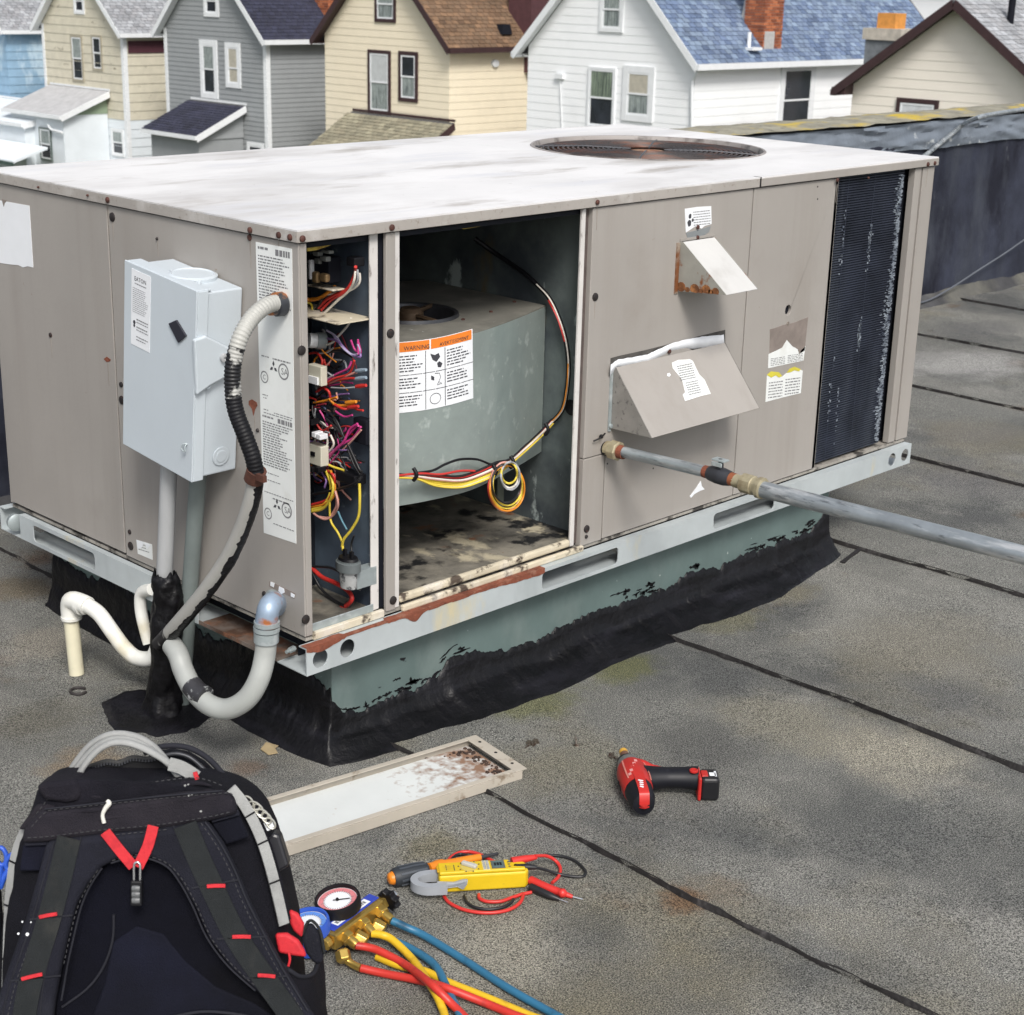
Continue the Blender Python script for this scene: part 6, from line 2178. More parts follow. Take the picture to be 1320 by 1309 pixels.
def dp(u, v, z): return V((a.x, a.y, 0)) + vx * u + vy * v + V((0, 0, z))


def dbx(b, u0, u1, v0, v1, z0, z1):
    return b.hexa([dp(u0, v0, z0), dp(u1, v0, z0), dp(u1, v1, z0), dp(u0, v1, z0)], [dp(u0, v0, z1), dp(u1, v0, z1), dp(u1, v1, z1), dp(u0, v1, z1)])


m_doorin = mat('panel_inside', (.62, .645, .64), .5, 0, .04, 9, [((.40, .32, .25), 40, .66, .76, 7, X3)], .04, 90)
mt = m_doorin
nt = mt.node_tree                       # dirt gathered at the far end
N, Lk = nt.nodes, nt.links
bs_ = N['Principled BSDF']
src = bs_.inputs['Base Color'].links[0].from_socket
tc = N.new('ShaderNodeTexCoord')
dt = N.new('ShaderNodeVectorMath')
dt.operation = 'DOT_PRODUCT'
dt.inputs[1].default_value = vx
Lk.new(tc.outputs['Object'], dt.inputs[0])
nz = N.new('ShaderNodeTexNoise')
nz.inputs['Scale'].default_value = 55
nz.inputs['Detail'].default_value = 7
Lk.new(tc.outputs['Object'], nz.inputs[0])
ma = N.new('ShaderNodeMath')
ma.operation = 'MULTIPLY_ADD'
Lk.new(nz.outputs[0], ma.inputs[0])
ma.inputs[1].default_value = -.60
Lk.new(dt.outputs['Value'], ma.inputs[2])
mr = N.new('ShaderNodeMapRange')
mr.inputs[1].default_value, mr.inputs[2].default_value = -.50, -.66
Lk.new(ma.outputs[0], mr.inputs[0])
mx = N.new('ShaderNodeMix')
mx.data_type = 'RGBA'
Lk.new(mr.outputs[0], mx.inputs[0])
Lk.new(src, mx.inputs[6])
mx.inputs[7].default_value = (.25, .15, .10, 1)
Lk.new(mx.outputs[2], bs_.inputs['Base Color'])
dbx(MB(), .012, LD - .012, .004, wd - .004, .004, .008).build('inside_face', m_doorin, door)
m_lipd = mat('panel_lip', (.44, .40, .34), .5, 0, .08, 12, [((.22, .17, .12), 26, .6, .72, 6, X3)])
for (u0, u1, v0, v1) in ((0, LD, -.003, .0), (0, LD, wd, wd + .003), (-.003, .0, 0, wd), (LD, LD + .003, 0, wd)):
    dbx(MB(), u0, u1, v0, v1, .002, .0215).build('edge', m_lipd, door)
for (u0, u1, v0, v1) in ((.0155, LD - .016, -.001, .011), (.0155, LD - .016, wd - .011, wd + .001), (-.012, .015, -.002, wd + .002), (LD - .015, LD + .006, -.002, wd + .002)):
    dbx(MB(), u0, u1, v0, v1, .022, .0238).build('lip', m_lipd, door, bevel=.0006)
b = MB()
for v in (.03, .085, .14):
    b.lathe([(.0035, 0), (.003, .0006)], dp(.0, v, .0239), (0, 0, 1), 8)
b.build('screw_hole', m_black, door, kind='stuff')
b = MB()
rg = random.Random(21)
for i in range(75):
    u, v = .018 + abs(rg.gauss(0, .012)), rg.uniform(.012, wd - .012)
    if rg.random() < .3:
        u, v = .018 + abs(rg.gauss(0, .03)), wd - .012 - abs(rg.gauss(0, .012))
    r = rg.uniform(.0015, .005)
    c = dp(u, v, .008)
    b.lathe([(r, 0), (r * .8, r * .5), (r * .2, r * .7)], c, (rg.uniform(-.2, .2), rg.uniform(-.2, .2), 1), 5)
b.build('crusty_dirt', mat('crust', (.05, .03, .022), .9, 0, .5, 60), door, kind='stuff')

# --- loose screws
m_screw = mat('screw_steel', (.17, .15, .125), .4, .6, .4, 90, [((.06, .035, .025), 120, .5, .6, 4, X3)])
def loose_screw(px, py, ang, label, tilt=.0):
    p = og(px, py, .0035)
    o = thing('screw', p - V((0, 0, .0035)), label, 'screw', 'loose screws on the roof')
    d = V((math.cos(ang), math.sin(ang), tilt))
    MB().lathe([(.0028, 0), (.0022, .014), (.0004, .019)], p, d, 8).build('shank', m_screw, o, smooth_=40)
    MB().lathe([(.0062, -.0075), (.0062, -.0025), (.0085, -.002), (.0085, -.0004), (.002, 0)], p + V((0, 0, .0018)), d, 6).build('head', m_screw, o)
    return o


loose_screw(682, 960.5, 3.4, 'left screw of the pair lying past the dirty end of the beige panel')
loose_screw(690, 958.5, 3.6, 'right screw of the pair lying past the dirty end of the beige panel')
loose_screw(743, 960, 1.2, 'single screw standing on its head between the panel and the red driver', 2.5)
loose_screw(790, 976, -1.3, 'screw close to the tip of the red driver')

# --- red and black impact driver lying on its side
tipp, rear = og(803, 968, .034), og(829.5, 1036, .036)
hd_ = (tipp - rear).normalized()
HLn = (tipp - rear).length
m_dred = mat('driver_red', (.46, .022, .018), .42, 0, .08, 20, [((.22, .02, .016), 45, .58, .70, 6, X3), ((.42, .25, .22), 90, .72, .78, 4, X3)])
m_dblk = mat('driver_black', (.006, .0065, .0105), .5, 0, .15, 40, [((.022, .023, .03), 30, .62, .75, 4, X3)], spec=.35)
drv = thing('impact_driver', (rear + tipp) / 2 - V((0, 0, .035)), 'red and black cordless impact driver lying on its side on the roof', 'power drill')
hv = lambda t: rear + hd_ * (HLn * t)
kk = HLn
MB().lathe([(.008, kk * -.035), (.020, kk * -.02), (.0245, kk * .06), (.0265, kk * .22)], rear, hd_, 24, sx=1.05).build('rear_cap', m_dblk, drv, smooth_=50)
MB().lathe([(.0268, kk * .225), (.0285, kk * .25), (.030, kk * .42), (.029, kk * .56), (.0265, kk * .61)], rear, hd_, 24, sx=1.08).build('motor_housing', m_dred, drv, smooth_=50)
MB().lathe([(.0262, kk * .605), (.0255, kk * .64), (.022, kk * .73), (.0165, kk * .78)], rear, hd_, 24).build('gear_collar', mat('driver_gray', (.21, .215, .21), .45, .3, .1, 30), drv, smooth_=50)
MB().lathe([(.0245, kk * .625), (.0252, kk * .68), (.0205, kk * .79), (.0125, kk * .86), (.011, kk * .875)], rear + V((0, 0, -.0035)), hd_, 24).build('nose', m_dblk, drv, smooth_=50)
MB().lathe([(.0085, kk * .86), (.0085, kk * .93), (.006, kk * .94)], rear, hd_, 14).build('chuck', mat('chuck_copper', (.20, .10, .07), .45, .3, .3, 40), drv, smooth_=40)
MB().lathe([(.0078, kk * .93), (.0085, kk * .95), (.0085, kk * .985), (.005, kk * 1.0)], rear, hd_, 12).build('bit_sleeve', mat('bit_yellow', (.60, .34, .05), .4), drv, smooth_=40)
# handle and battery
ba = og(926, 1008, .032)
hs0 = hv(.45)
m_rd2 = m_dred
hx = (ba - hs0)
hx.z = 0
hn_ = hx.normalized()
hl = hx.length
sd_ = V((0, 0, 1)).cross(hn_)
pth = [hs0 + hn_ * (hl * t) + V((0, 0, -.002 * t)) + sd_ * (.010 * math.sin(t * 2.6)) for t in (.10, .22, .4, .6, .76)]
MB().tube(pth, [.028, .0245, .0215, .0225, .025], 18, sm=6, flat=.92).build('handle', m_dblk, drv, smooth_=60)
# red frame running down the front of the handle and trigger
fsd = sd_ if sd_.dot(hd_) > 0 else -sd_
P_ = [hs0 + hn_ * (hl * t) + fsd * o_ + V((0, 0, .008)) for t, o_ in ((.06, .042), (.14, .040), (.22, .032), (.36, .026))]
MB().tube(P_, [.013, .0105, .007, .004], 10, sm=5).build('trigger_guard', m_dred, drv, smooth_=60)
P_ = [hs0 + hn_ * (hl * t) + fsd * o_ + V((0, 0, .004)) for t, o_ in ((.16, .031), (.24, .029), (.32, .024))]
MB().tube(P_, [.008, .009, .006], 10, sm=4).build('trigger', m_black, drv, smooth_=60)
P_ = [hs0 + hn_ * (hl * t) - fsd * .016 + V((0, 0, .020)) for t in (.14, .20)]
bc = hs0 + hn_ * (hl * .87)


def bat(t0, t1, hw0, hw1, h0, h1, name, m_, bev):
    lo = [hs0 + hn_ * (hl * t) + sd_ * s_ for t, s_ in ((t0, -hw0), (t1, -hw1), (t1, hw1), (t0, hw0))]
    return MB().hexa([V((q.x, q.y, h0)) for q in lo], [V((q.x, q.y, h1)) for q in lo]).build(name, m_, drv, bevel=bev, seg=3)


bat(.745, .785, .0245, .0255, .003, .051, 'battery_collar', m_dred, .009)
bat(.78, 1.0, .0235, .0235, .002, .049, 'battery', mat('battery_black', (.012, .012, .014), .3, 0, .1, 30), .007)
bat(.79, .87, .012, .012, .0465, .0502, 'battery_badge', m_dred, .002)
up_ = V((0, 0, 1))
q0 = hs0 + hn_ * (hl * .895)
q0 = V((q0.x, q0.y, .0612))
b = MB()
for t, s0, s1, w_ in ((.885, -.004, .010, .012), (.945, -.010, .012, .004)):
    c0 = hs0 + hn_ * (hl * t)
    c1 = hs0 + hn_ * (hl * t + w_)
    b.add([V((c0.x, c0.y, .0494)) - fsd * s1, V((c1.x, c1.y, .0494)) - fsd * s1, V((c1.x, c1.y, .0494)) - fsd * s0, V((c0.x, c0.y, .0494)) - fsd * s0], [(0, 1, 2, 3)])
b.build('battery_print', m_paperw, drv, recalc=False)
c0 = hs0 + hn_ * (hl * .70) + V((0, 0, .019))
MB().lathe([(.0085, 0), (.0085, .003), (.006, .004), (.0055, .002), (.001, .002)], c0 - fsd * .002, (0, 0, 1), 14).build('lock_eye', m_dred, drv, smooth_=40)
# red stripe over the black rear cap with the pale lettering, lettering on the flank
topd = (up_ - hd_ * hd_.dot(up_)).normalized()
cs_ = hd_.cross(topd)
P_ = [hv(t) + topd * r_ for t, r_ in ((.30, .0295), (.20, .0278), (.06, .0255), (.0, .0225), (-.022, .0185), (-.038, .008), (-.040, -.004))]
MB().ribbon(P_, topd, .019, .002, sm=4).build('rear_stripe', m_dred, drv, smooth_=60)
P_ = [hv(t) + topd * r_ for t, r_ in ((.17, .03), (.05, .028))]
b = MB()
for k in range(4):
    t = .165 - k * .032
    r_ = .0299 - (.165 - t) * .02
    b.ribbon([hv(t) + topd * r_ + cs_ * (-.005 + .002 * k % .003), hv(t - .018) + topd * (r_ - .0004) + cs_ * (.004 - .001 * k)], topd, .004, .0004)
b.build('lettering', m_paperw, drv)
b = MB()
for k in range(5):
    t = .28 + k * .055
    w = R(28 - 9 * k)
    e = (topd * math.cos(w) + cs_ * -math.sin(w))
    b.ribbon([hv(t) + e * .0312, hv(t + .035) + e * .0316], e, .006, .0005)
b.build('lettering', mat('lettering_pink', (.62, .28, .27), .5), drv)
for w in (R(52), R(-38)):
    e = topd * math.cos(w) + cs_ * math.sin(w)
    MB().ribbon([hv(.26) + e * .0302, hv(.4) + e * .0318, hv(.58) + e * .0300], e, .003, .0012, sm=4).build('housing_seam', mat('seam_light', (.62, .22, .18), .5), drv)
b = MB()
for t, w in ((.30, 95), (.38, 95), (.30, -95), (.38, -95)):
    e = topd * math.cos(R(w)) + cs_ * math.sin(R(w))
    b.ribbon([hv(t) + e * .0308, hv(t + .03) + e * .0312], e, .010, .0012)
b.build('vent_slot', m_black, drv)

# --- yellow clamp meter, face up
n0, n1 = og(566, 1153.5, .001), og(682, 1146.5, .001)
mxd = (n1 - n0).normalized()
mlen = (n1 - n0).length
far_ = og(660, 1108.5, .036)
myd = V((0, 0, 1)).cross(mxd)
mw = (far_ - n0).dot(myd)
mh = .036
mo = V((n0.x, n0.y, 0))


def mp(u, v, z): return mo + mxd * u + myd * v + V((0, 0, z))


met = thing('clamp_meter', mp(mlen / 2, mw / 2, 0), 'yellow digital clamp meter with a gray jaw and coiled red and black leads', 'clamp meter')
m_my = mat('meter_yellow', (.66, .46, .012), .45, 0, .05, 20, [((.50, .34, .03), 30, .58, .72, 6, X3), ((.16, .12, .05), 60, .70, .78, 5, X3)], .05, 200)
m_mg = mat('meter_gray', (.31, .33, .36), .5, 0, .08, 20, [((.18, .19, .2), 40, .60, .72, 6, X3)])
b = MB().prism([mp(0, .004, .001), mp(mlen * .97, .004, .001), mp(mlen, .012, .001), mp(mlen, mw - .008, .001), mp(mlen * .97, mw, .001), mp(.0, mw, .001)], (0, 0, mh - .004))
b.build('lower_case', m_my, met, bevel=.004, seg=3)
um = mlen * .80
b = MB().prism([mp(.001, .005, mh - .0025), mp(mlen * .96, .005, mh - .0025), mp(mlen * .96, mw * .30, mh - .0025), mp(um, mw * .42, mh - .0025), mp(um, mw - .003, mh - .0025), mp(.001, mw - .002, mh - .0025)], (0, 0, .006))
b.build('face', m_my, met, bevel=.0022, seg=3)
zt_ = mh + .0036


def mq(b, u0, u1, v0, v1, z=None, th=.0006):
    z = zt_ if z is None else z
    return b.hexa([mp(u0, v0, z), mp(u1, v0, z), mp(u1, v1, z), mp(u0, v1, z)], [mp(u0, v0, z + th), mp(u1, v0, z + th), mp(u1, v1, z + th), mp(u0, v1, z + th)])


def mu(px): return (px - 566) / 116. * mlen


du0, du1 = mu(634.5), mu(652)
mq(MB(), du0, du1, mw * .22, mw * .86).build('display_frame', mat('lcd_frame', (.10, .115, .11), .4), met, bevel=.0004)
lc = mq(MB(), du0 + .003, du1 - .003, mw * .30, mw * .78, zt_ + .0007, .0003).build('display', mat('lcd', (.10, .155, .16), .25), met)
b = MB()
for k in range(3):
    mq(b, du0 + .005 + k * .0048, du0 + .0085 + k * .0048, mw * .42, mw * .66, zt_ + .0011, .0002)
b.build('digits', m_black, met)
mq(MB(), mu(623), mu(632), mw * .16, mw * .9).build('button_panel', mat('print_pale', (.66, .58, .30), .5), met)
b = MB()
for k in range(5):
    for j in range(2):
        mq(b, mu(624) + j * .0055, mu(624) + .004 + j * .0055, mw * (.2 + .14 * k), mw * (.28 + .14 * k), zt_ + .0007, .0012)
b.build('button', m_mg, met)
c = mp(mu(606), mw * .50, zt_)
MB().lathe([(.0155, 0), (.0155, .0006)], c, (0, 0, 1), 24).build('dial_print', mat('print_gold', (.60, .47, .10), .5), met)
da = (mxd * .8 - myd * .6)
MB().ribbon([c + da * -.014 + V((0, 0, .001)), c + da * .014 + V((0, 0, .001))], (0, 0, 1), .0085, .006).build('dial', mat('dial_gray', (.50, .49, .45), .5), met, bevel=.0015)
b = MB()
for k in range(9):
    w = R(20 + 38 * k)
    e = c + (mxd * math.cos(w) + myd * math.sin(w) * .9) * .0185
    b.lathe([(.0014, 0), (.0014, .0007)], e, (0, 0, 1), 6)
for k in range(3):
    mq(b, mu(576), mu(576.8), mw * (.3 + .15 * k), mw * (.4 + .15 * k))
    mq(b, mu(586), mu(587), mw * (.25 + .15 * k), mw * (.37 + .15 * k))
    mq(b, mu(656), mu(659), mw * (.3 + .18 * k), mw * (.36 + .18 * k))
b.build('print', m_ink, met)
# jaw
jc = og(548, 1138.5, .020)
ju = (jc - mo).dot(mxd)
jv = (jc - mo).dot(myd)
rx_, ry_ = abs(ju) + .006, mw * .53
J = []
for i in range(25):
    w = R(-88 + 0 + (-184) * i / 24)
    J.append(mp(ju + .010 + rx_ * .98 * math.cos(w), jv + ry_ * math.sin(w), .020))
J = [mp(.012, jv - ry_, .020)] + J + [mp(.012, jv + ry_ * .98, .020)]
MB().ribbon(J, lambda p: V((0, 0, 1)), .013, .016, sm=2).build('jaw', m_mg, met, smooth_=40, bevel=.003)
for j in met.children:
    if j.name.startswith('jaw'):
        j.data.transform(Matrix.Translation((0, 0, -.008)))
P_ = [mp(-.004, -.0035, .012), mp(mu(589), -.0035, .015), mp(mu(596), -.011, .013), mp(mu(600), -.012, .024), mp(mu(603), -.0035, .027), mp(mu(596), -.0035, .027), mp(mu(585), -.0035, .023), mp(-.004, -.0035, .026)]
MB().prism(P_, V(myd) * .007).build('trigger', m_mg, met, bevel=.002)
MB().ribbon([mp(.003, mw * .35, mh - .002), mp(.003, mw * .85, mh - .002)], (0, 0, 1), .010, .003).build('jaw_guard', mat('guard_amber', (.62, .36, .012), .4), met, bevel=.001)
# leads
def gl(pts, z=.004, r=.0026):
    return [og(490 + a / 4.714, 1080 + c / 4.714, zz_ if (zz_ := (k[0] if k else z)) else z) for a, c, *k in pts]


m_lr = mat('lead_red', (.56, .03, .025), .4, 0, .05, 20)
m_lb = mat('lead_black', (.014, .014, .016), .4)
for pts in ([(400, 160), (430, 120), (480, 92), (540, 86), (600, 100), (650, 125), (700, 150)],
            [(940, 112, .034), (1010, 112, .022), (1065, 140, .010), (1095, 185), (1085, 235), (1045, 275)],
            [(388, 355), (420, 395), (500, 435), (600, 455), (700, 455), (790, 435), (850, 395), (872, 345)],
            [(600, 345), (605, 370), (650, 388), (730, 388), (800, 365), (860, 345), (920, 332)]):
    MB().tube(gl(pts), .0031, 8, sm=8).build('red_lead', m_lr, met, smooth_=60)
for pts in ([(425, 165), (440, 120), (490, 100), (540, 118), (600, 150)],
            [(935, 180, .030), (1000, 195, .018), (1080, 220, .006), (1170, 237), (1235, 235), (1245, 200), (1190, 145), (1110, 115), (1000, 105)],
            [(510, 355), (530, 395), (580, 425), (660, 436), (740, 425), (790, 400), (810, 375)]):
    MB().tube(gl(pts, .0035), .0028, 8, sm=8).build('black_lead', m_lb, met, smooth_=60)
P_ = gl([(800, 148, .030), (860, 134, .031), (950, 118, .030)])
MB().tube(P_, [.0085, .0075, .0065, .0042], 10, sm=4).build('red_plug', m_lr, met, smooth_=60)
P_ = gl([(826, 190, .032), (880, 178, .032), (950, 182, .030)])
MB().tube(P_, [.009, .006, .0055, .0036], 10, sm=4).build('black_plug', m_lb, met, smooth_=60)
P_ = gl([(915, 258, .009), (1000, 298, .009), (1085, 330, .008), (1110, 338, .009), (1120, 342, .007), (1170, 360, .005)])
MB().tube(P_, [.0075, .0075, .0068, .0085, .0055, .003], 12, sm=4).build('red_probe', m_lr, met, smooth_=60)
MB().tube(gl([(1168, 358, .005), (1230, 374, .003)]), .0013, 8).build('probe_tip', m_chrome, met)
P_ = gl([(915, 300, .008), (990, 335, .008), (1040, 356, .007), (1090, 375, .005)])
MB().tube(P_, [.0068, .0068, .006, .003], 12, sm=4).build('black_probe', m_lb, met, smooth_=60)
MB().tube(gl([(1088, 374, .005), (1140, 393, .003)]), .0013, 8).build('probe_tip', m_chrome, met)

# --- screwdriver
s0, s1, s2, s3 = og(503, 1133, .017), og(552, 1121, .017), og(571, 1116, .012), og(619, 1105.5, .010)
sdv = thing('screwdriver', (s0 + s3) / 2 - V((0, 0, .014)), 'screwdriver with a black ribbed grip, orange butt and orange shaft beside the clamp meter', 'screwdriver')
ax_ = (s1 - s0)
ll = ax_.length
m_so = mat('grip_orange', (.72, .22, .015), .4, 0, .05, 20)
m_sg = mat('grip_rubber', (.022, .027, .034), .55, 0, .1, 30)
MB().lathe([(.005, -.004), (.0095, -.002), (.0105, .001), (.0125, ll * .10)], s0, ax_, 18).build('butt_cap', m_so, sdv, smooth_=50)
MB().lathe([(.0145, ll * .07), (.0165, ll * .13), (.0165, ll * .6), (.0145, ll * .9), (.012, ll * .98)], s0, ax_, 18).build('grip', m_sg, sdv, smooth_=50)
b = MB()
a1_ = ax_.normalized()
e1 = a1_.cross(V((0, 0, 1))).normalized()
e2 = a1_.cross(e1)
for k in range(9):
    w = 2 * math.pi * k / 9
    e = e1 * math.cos(w) + e2 * math.sin(w)
    b.ribbon([s0 + a1_ * (ll * .22) + e * .0160, s0 + a1_ * (ll * .6) + e * .0160, s0 + a1_ * (ll * .92) + e * .0138], e, .0042, .0018)
b.build('grip_rib', mat('rib_gray', (.055, .065, .08), .5), sdv, bevel=.0006)
MB().tube([s1, s1.lerp(s2, .5), s2], [.011, .0105, .0125, .0115], 14, sm=4).build('ferrule', m_so, sdv, smooth_=50)
MB().tube([s2, s2.lerp(s3, .5), s3], [.0095, .0085, .0078, .0065], 14, sm=3).build('insulated_shaft', m_so, sdv, smooth_=50)
MB().tube([s3, s3 + (s3 - s2).normalized() * .035], [.004, .0025], 10).build('blade', m_steeldark, sdv)

# --- refrigerant manifold with hoses
def mz(pts, z=.0075):
    return [og(370 + a / 3.143, 1060 + c / 3.143, (k[0] if k else z)) for a, c, *k in pts]


mA, mB_ = og(424, 1213, .030), og(487, 1166, .030)
bar = mB_ - mA
mlx = bar.normalized()
mly = V((0, 0, 1)).cross(mlx)          # away from the hoses
ml = bar.length
man = thing('gauge_manifold', (mA + mB_) / 2 - V((0, 0, .03)), 'brass refrigerant gauge set with red and blue gauges and red, yellow and blue hoses', 'gauge set')


def mm(u, v, z): return V((mA.x, mA.y, 0)) + mlx * u + mly * v + V((0, 0, z))


def mbx(b, u0, u1, v0, v1, z0, z1):
    return b.hexa([mm(u0, v0, z0), mm(u1, v0, z0), mm(u1, v1, z0), mm(u0, v1, z0)], [mm(u0, v0, z1), mm(u1, v0, z1), mm(u1, v1, z1), mm(u0, v1, z1)])


mbx(MB(), .0, ml, -.014, .016, .016, .044).build('brass_bar', m_brass, man, bevel=.003)
lbm = mbx(MB(), .008, ml - .002, -.004, .016, .0442, .0456).build('name_strip', mat('strip_blue', (.03, .06, .42), .4), man, bevel=.0005)
q = mbx(MB(), .022, ml - .020, -.0005, .013, .0457, .0459).build('name_plate', m_paperw, lbm)
b = MB()
rg = random.Random(2)
u = .026
while u < ml - .026:
    w = rg.uniform(.002, .005)
    mbx(b, u, u + w, .003, .010, .04592, .0460)
    u += w + .0015
b.build('lettering', m_inkgray, lbm)
# gauges
def gauge(px, py, z, r, tilt, m_rim, m_boot, m_ring, name, needle=1.2):
    c = og(px, py, z)
    ax2 = V((-.28, -.22, 1)).normalized() if tilt is None else V(tilt).normalized()
    g = MB().lathe([(r * .55, -.045), (r * .82, -.042), (r * .86, -.012), (r * .90, -.010)], c, ax2, 32).build(name, m_boot, man, smooth_=40)
    MB().lathe([(r * .93, -.012), (r * 1.02, -.010), (r * 1.02, .006), (r * .98, .010), (r * .90, .010), (r * .88, .004)], c, ax2, 36, caps=False).build('gauge_rim', m_rim, g, smooth_=40)
    MB().lathe([(.0005, .003), (r * .90, .003)], c, ax2, 36, caps=False).build('gauge_face', m_paperw, g)
    b = MB()
    b.lathe([(r * .62, .0034), (r * .86, .0034)], c, ax2, 40, caps=False)
    b.build('dial_band', m_ring, g, recalc=False)
    e1_ = ax2.cross(V((0, 1, 0))).normalized()
    e2_ = ax2.cross(e1_)
    b = MB()
    for k in range(36):
        w = 2 * math.pi * k / 36
        e = e1_ * math.cos(w) + e2_ * math.sin(w)
        b.ribbon([c + ax2 * .0037 + e * r * .56, c + ax2 * .0037 + e * r * (.66 if k % 3 else .74)], ax2, .0009, .0002)
    b.build('dial_marks', m_inkgray, g)
    e = e1_ * math.cos(needle) + e2_ * math.sin(needle)
    MB().ribbon([c + ax2 * .0045 - e * r * .2, c + ax2 * .0045 + e * r * .55], ax2, .0018, .0006).build('needle', m_black, g)
    MB().lathe([(.003, 0), (.002, .003)], c + ax2 * .0045, ax2, 10).build('needle_hub', m_black, g)
    return c, ax2


m_dialr = mat('dial_red', (.66, .22, .24), .4, 0, .1, 30)
m_dialb = mat('dial_blue', (.12, .28, .70), .4, 0, .1, 30)
m_bred = mat('boot_red', (.55, .035, .025), .45)
m_bblue = mat('boot_blue', (.03, .10, .50), .45)
gauge(435.5, 1163, .058, .0365, (-.16, .02, 1), m_black, m_bred, m_dialr, 'red_gauge', 2.4)
gauge(397, 1193, .050, .0345, (-.14, .02, 1), m_bblue, m_bblue, m_dialb, 'blue_gauge', .6)
b = MB()
for u in (ml * .18, ml * .82):
    b.tube([mm(u, .012, .032), mm(u, .035, .036), mm(u + .004, .05, .042)], .007, 10)
b.build('gauge_stem', m_brass, man, smooth_=40)
MB().tube([mm(ml * .3, .02, .04), mm(ml * .3, .05, .045), mm(ml * .62, .05, .045)], .0022, 6).build('guard_wire', m_chrome, man)
# hand wheel at the far end and a stub at the near end
def knob(c, axis, name, m_):
    k = MB()
    n = 16
    ax2 = V(axis).normalized()
    e1_ = ax2.cross(V((0, 0, 1))).normalized()
    e2_ = ax2.cross(e1_)
    poly = [c + e1_ * ((.021 if i % 2 else .0145) * math.cos(2 * math.pi * i / n)) + e2_ * ((.021 if i % 2 else .0145) * math.sin(2 * math.pi * i / n)) for i in range(n)]
    k.prism(poly, ax2 * .013)
    o = k.build(name, m_, man, bevel=.002, seg=2)
    MB().lathe([(.011, .0), (.010, .006), (.001, .007)], c + ax2 * .013, ax2, 16).build('knob_insert', m_chrome, o, smooth_=40)
    return o


kc = og(499, 1163, .034)
MB().tube([mm(ml - .002, 0, .030), mm(ml + .012, 0, .031), kc], .0085, 10).build('valve_stem', m_brass, man, smooth_=40)
knob(kc, (mlx + V((0, 0, .25))), 'hand_wheel', m_black)
MB().lathe([(.009, 0), (.011, .003), (.011, .012), (.006, .015)], mm(.0, 0, .030), -mlx + V((0, 0, -.1)), 8).build('end_plug', m_brass, man, bevel=.001)
m_hr = mat('hose_red', (.54, .035, .025), .42, 0, .08, 8, [((.34, .03, .025), 30, .55, .7, 6, X3), ((.07, .03, .03), 60, .70, .78, 5, X3)])
m_hy = mat('hose_yellow', (.66, .42, .018), .42, 0, .08, 8, [((.46, .27, .02), 30, .55, .7, 6, X3), ((.10, .07, .03), 60, .70, .78, 5, X3)])
m_hb = mat('hose_blue', (.028, .14, .25), .42, 0, .1, 8, [((.015, .07, .13), 30, .55, .7, 6, X3)])
HR = .0064
# ports: hex fittings, then a crimp, then the hose itself
def port(p0, p1, name='hose_fitting'):
    d = p1 - p0
    l = d.length
    o = MB().lathe([(.010, 0), (.0125, l * .05), (.0125, l * .42), (.010, l * .46)], p0, d, 6).build(name, m_brass, man, bevel=.001)
    MB().lathe([(.0088, l * .44), (.0088, l * .8), (.0075, l)], p0, d, 14).build('crimp', m_brass, o, smooth_=40)


port(mm(ml * .90, -.010, .030), mz([(425, 400, .024)])[0])
port(mm(ml * .56, -.010, .030), mz([(348, 452, .022)])[0])
port(mm(ml * .20, -.010, .030), mz([(283, 500, .022)])[0])
blue = [(425, 400, .024), (480, 425, .018), (560, 462, .010), (720, 560), (900, 676), (1090, 783), (1300, 900), (1500, 1080), (1350, 1250), (1000, 1150), (760, 900), (690, 760, .010), (645, 665, .012), (610, 595, .012), (570, 555, .010), (500, 512), (430, 480)]
yellow = [(345, 452, .022), (385, 458, .022), (430, 480, .018), (510, 558, .012), (570, 645, .020), (605, 700, .020), (625, 745, .014), (640, 790, .010), (680, 980), (800, 1180), (1100, 1200), (1200, 1000), (1080, 830), (980, 783), (800, 708), (650, 648), (560, 605), (450, 580), (365, 545)]
red = [(280, 500, .022), (330, 508, .020), (380, 525, .018), (480, 578, .014), (570, 645, .032), (620, 690, .028), (665, 735, .016), (715, 785, .010), (820, 900), (900, 1100), (1100, 1150), (1250, 980), (1080, 840), (930, 785), (800, 732), (640, 670, .020), (530, 640, .010), (400, 615), (300, 592, .010)]
for nm_, pts, m__, lab_ in (('blue_hose', blue, m_hb, 'blue hose'), ('yellow_hose', yellow, m_hy, 'yellow hose'), ('red_hose', red, m_hr, 'red hose')):
    lab(MB().tube(mz(pts, .0068), HR, 12, sm=8).build(nm_, m__, man, smooth_=60), lab_)
# parked ends of the hoses under the bar
e0, e1p = og(441, 1226, .020), og(448, 1238, .014)
P_ = mz([(222, 520, .026), (228, 545, .020), (245, 562, .014), (272, 580, .010), (300, 592, .010)])
MB().lathe([(.0105, 0), (.0125, .002), (.0125, .016), (.009, .019)], P_[0], P_[1] - P_[0], 6).build('hose_fitting', m_brass, man, bevel=.001)
MB().tube(P_[1:], .0062, 10, sm=4).build('hose_elbow', m_brass, man, smooth_=40)
for px, py in ((488, 1196), (465, 1211)):
    p = og(px, py, .018)
    MB().lathe([(.010, -.012), (.0125, -.009), (.0125, .008), (.009, .011)], p, (mlx * .4 - mly + V((0, 0, -.5))), 6).build('hose_fitting', m_brass, man, bevel=.001)

# ================================================================== BACKPACK standing in the foreground, straps towards us
B0 = on_z(205, 1445, 0)
LEAN = R(13)
fh = V((math.cos(YAW), math.sin(YAW), 0))
BA = V((math.sin(YAW), -math.cos(YAW), 0))
BU = V((0, 0, 1)) * math.cos(LEAN) + fh * math.sin(LEAN)
BN = -fh * math.cos(LEAN) + V((0, 0, 1)) * math.sin(LEAN)


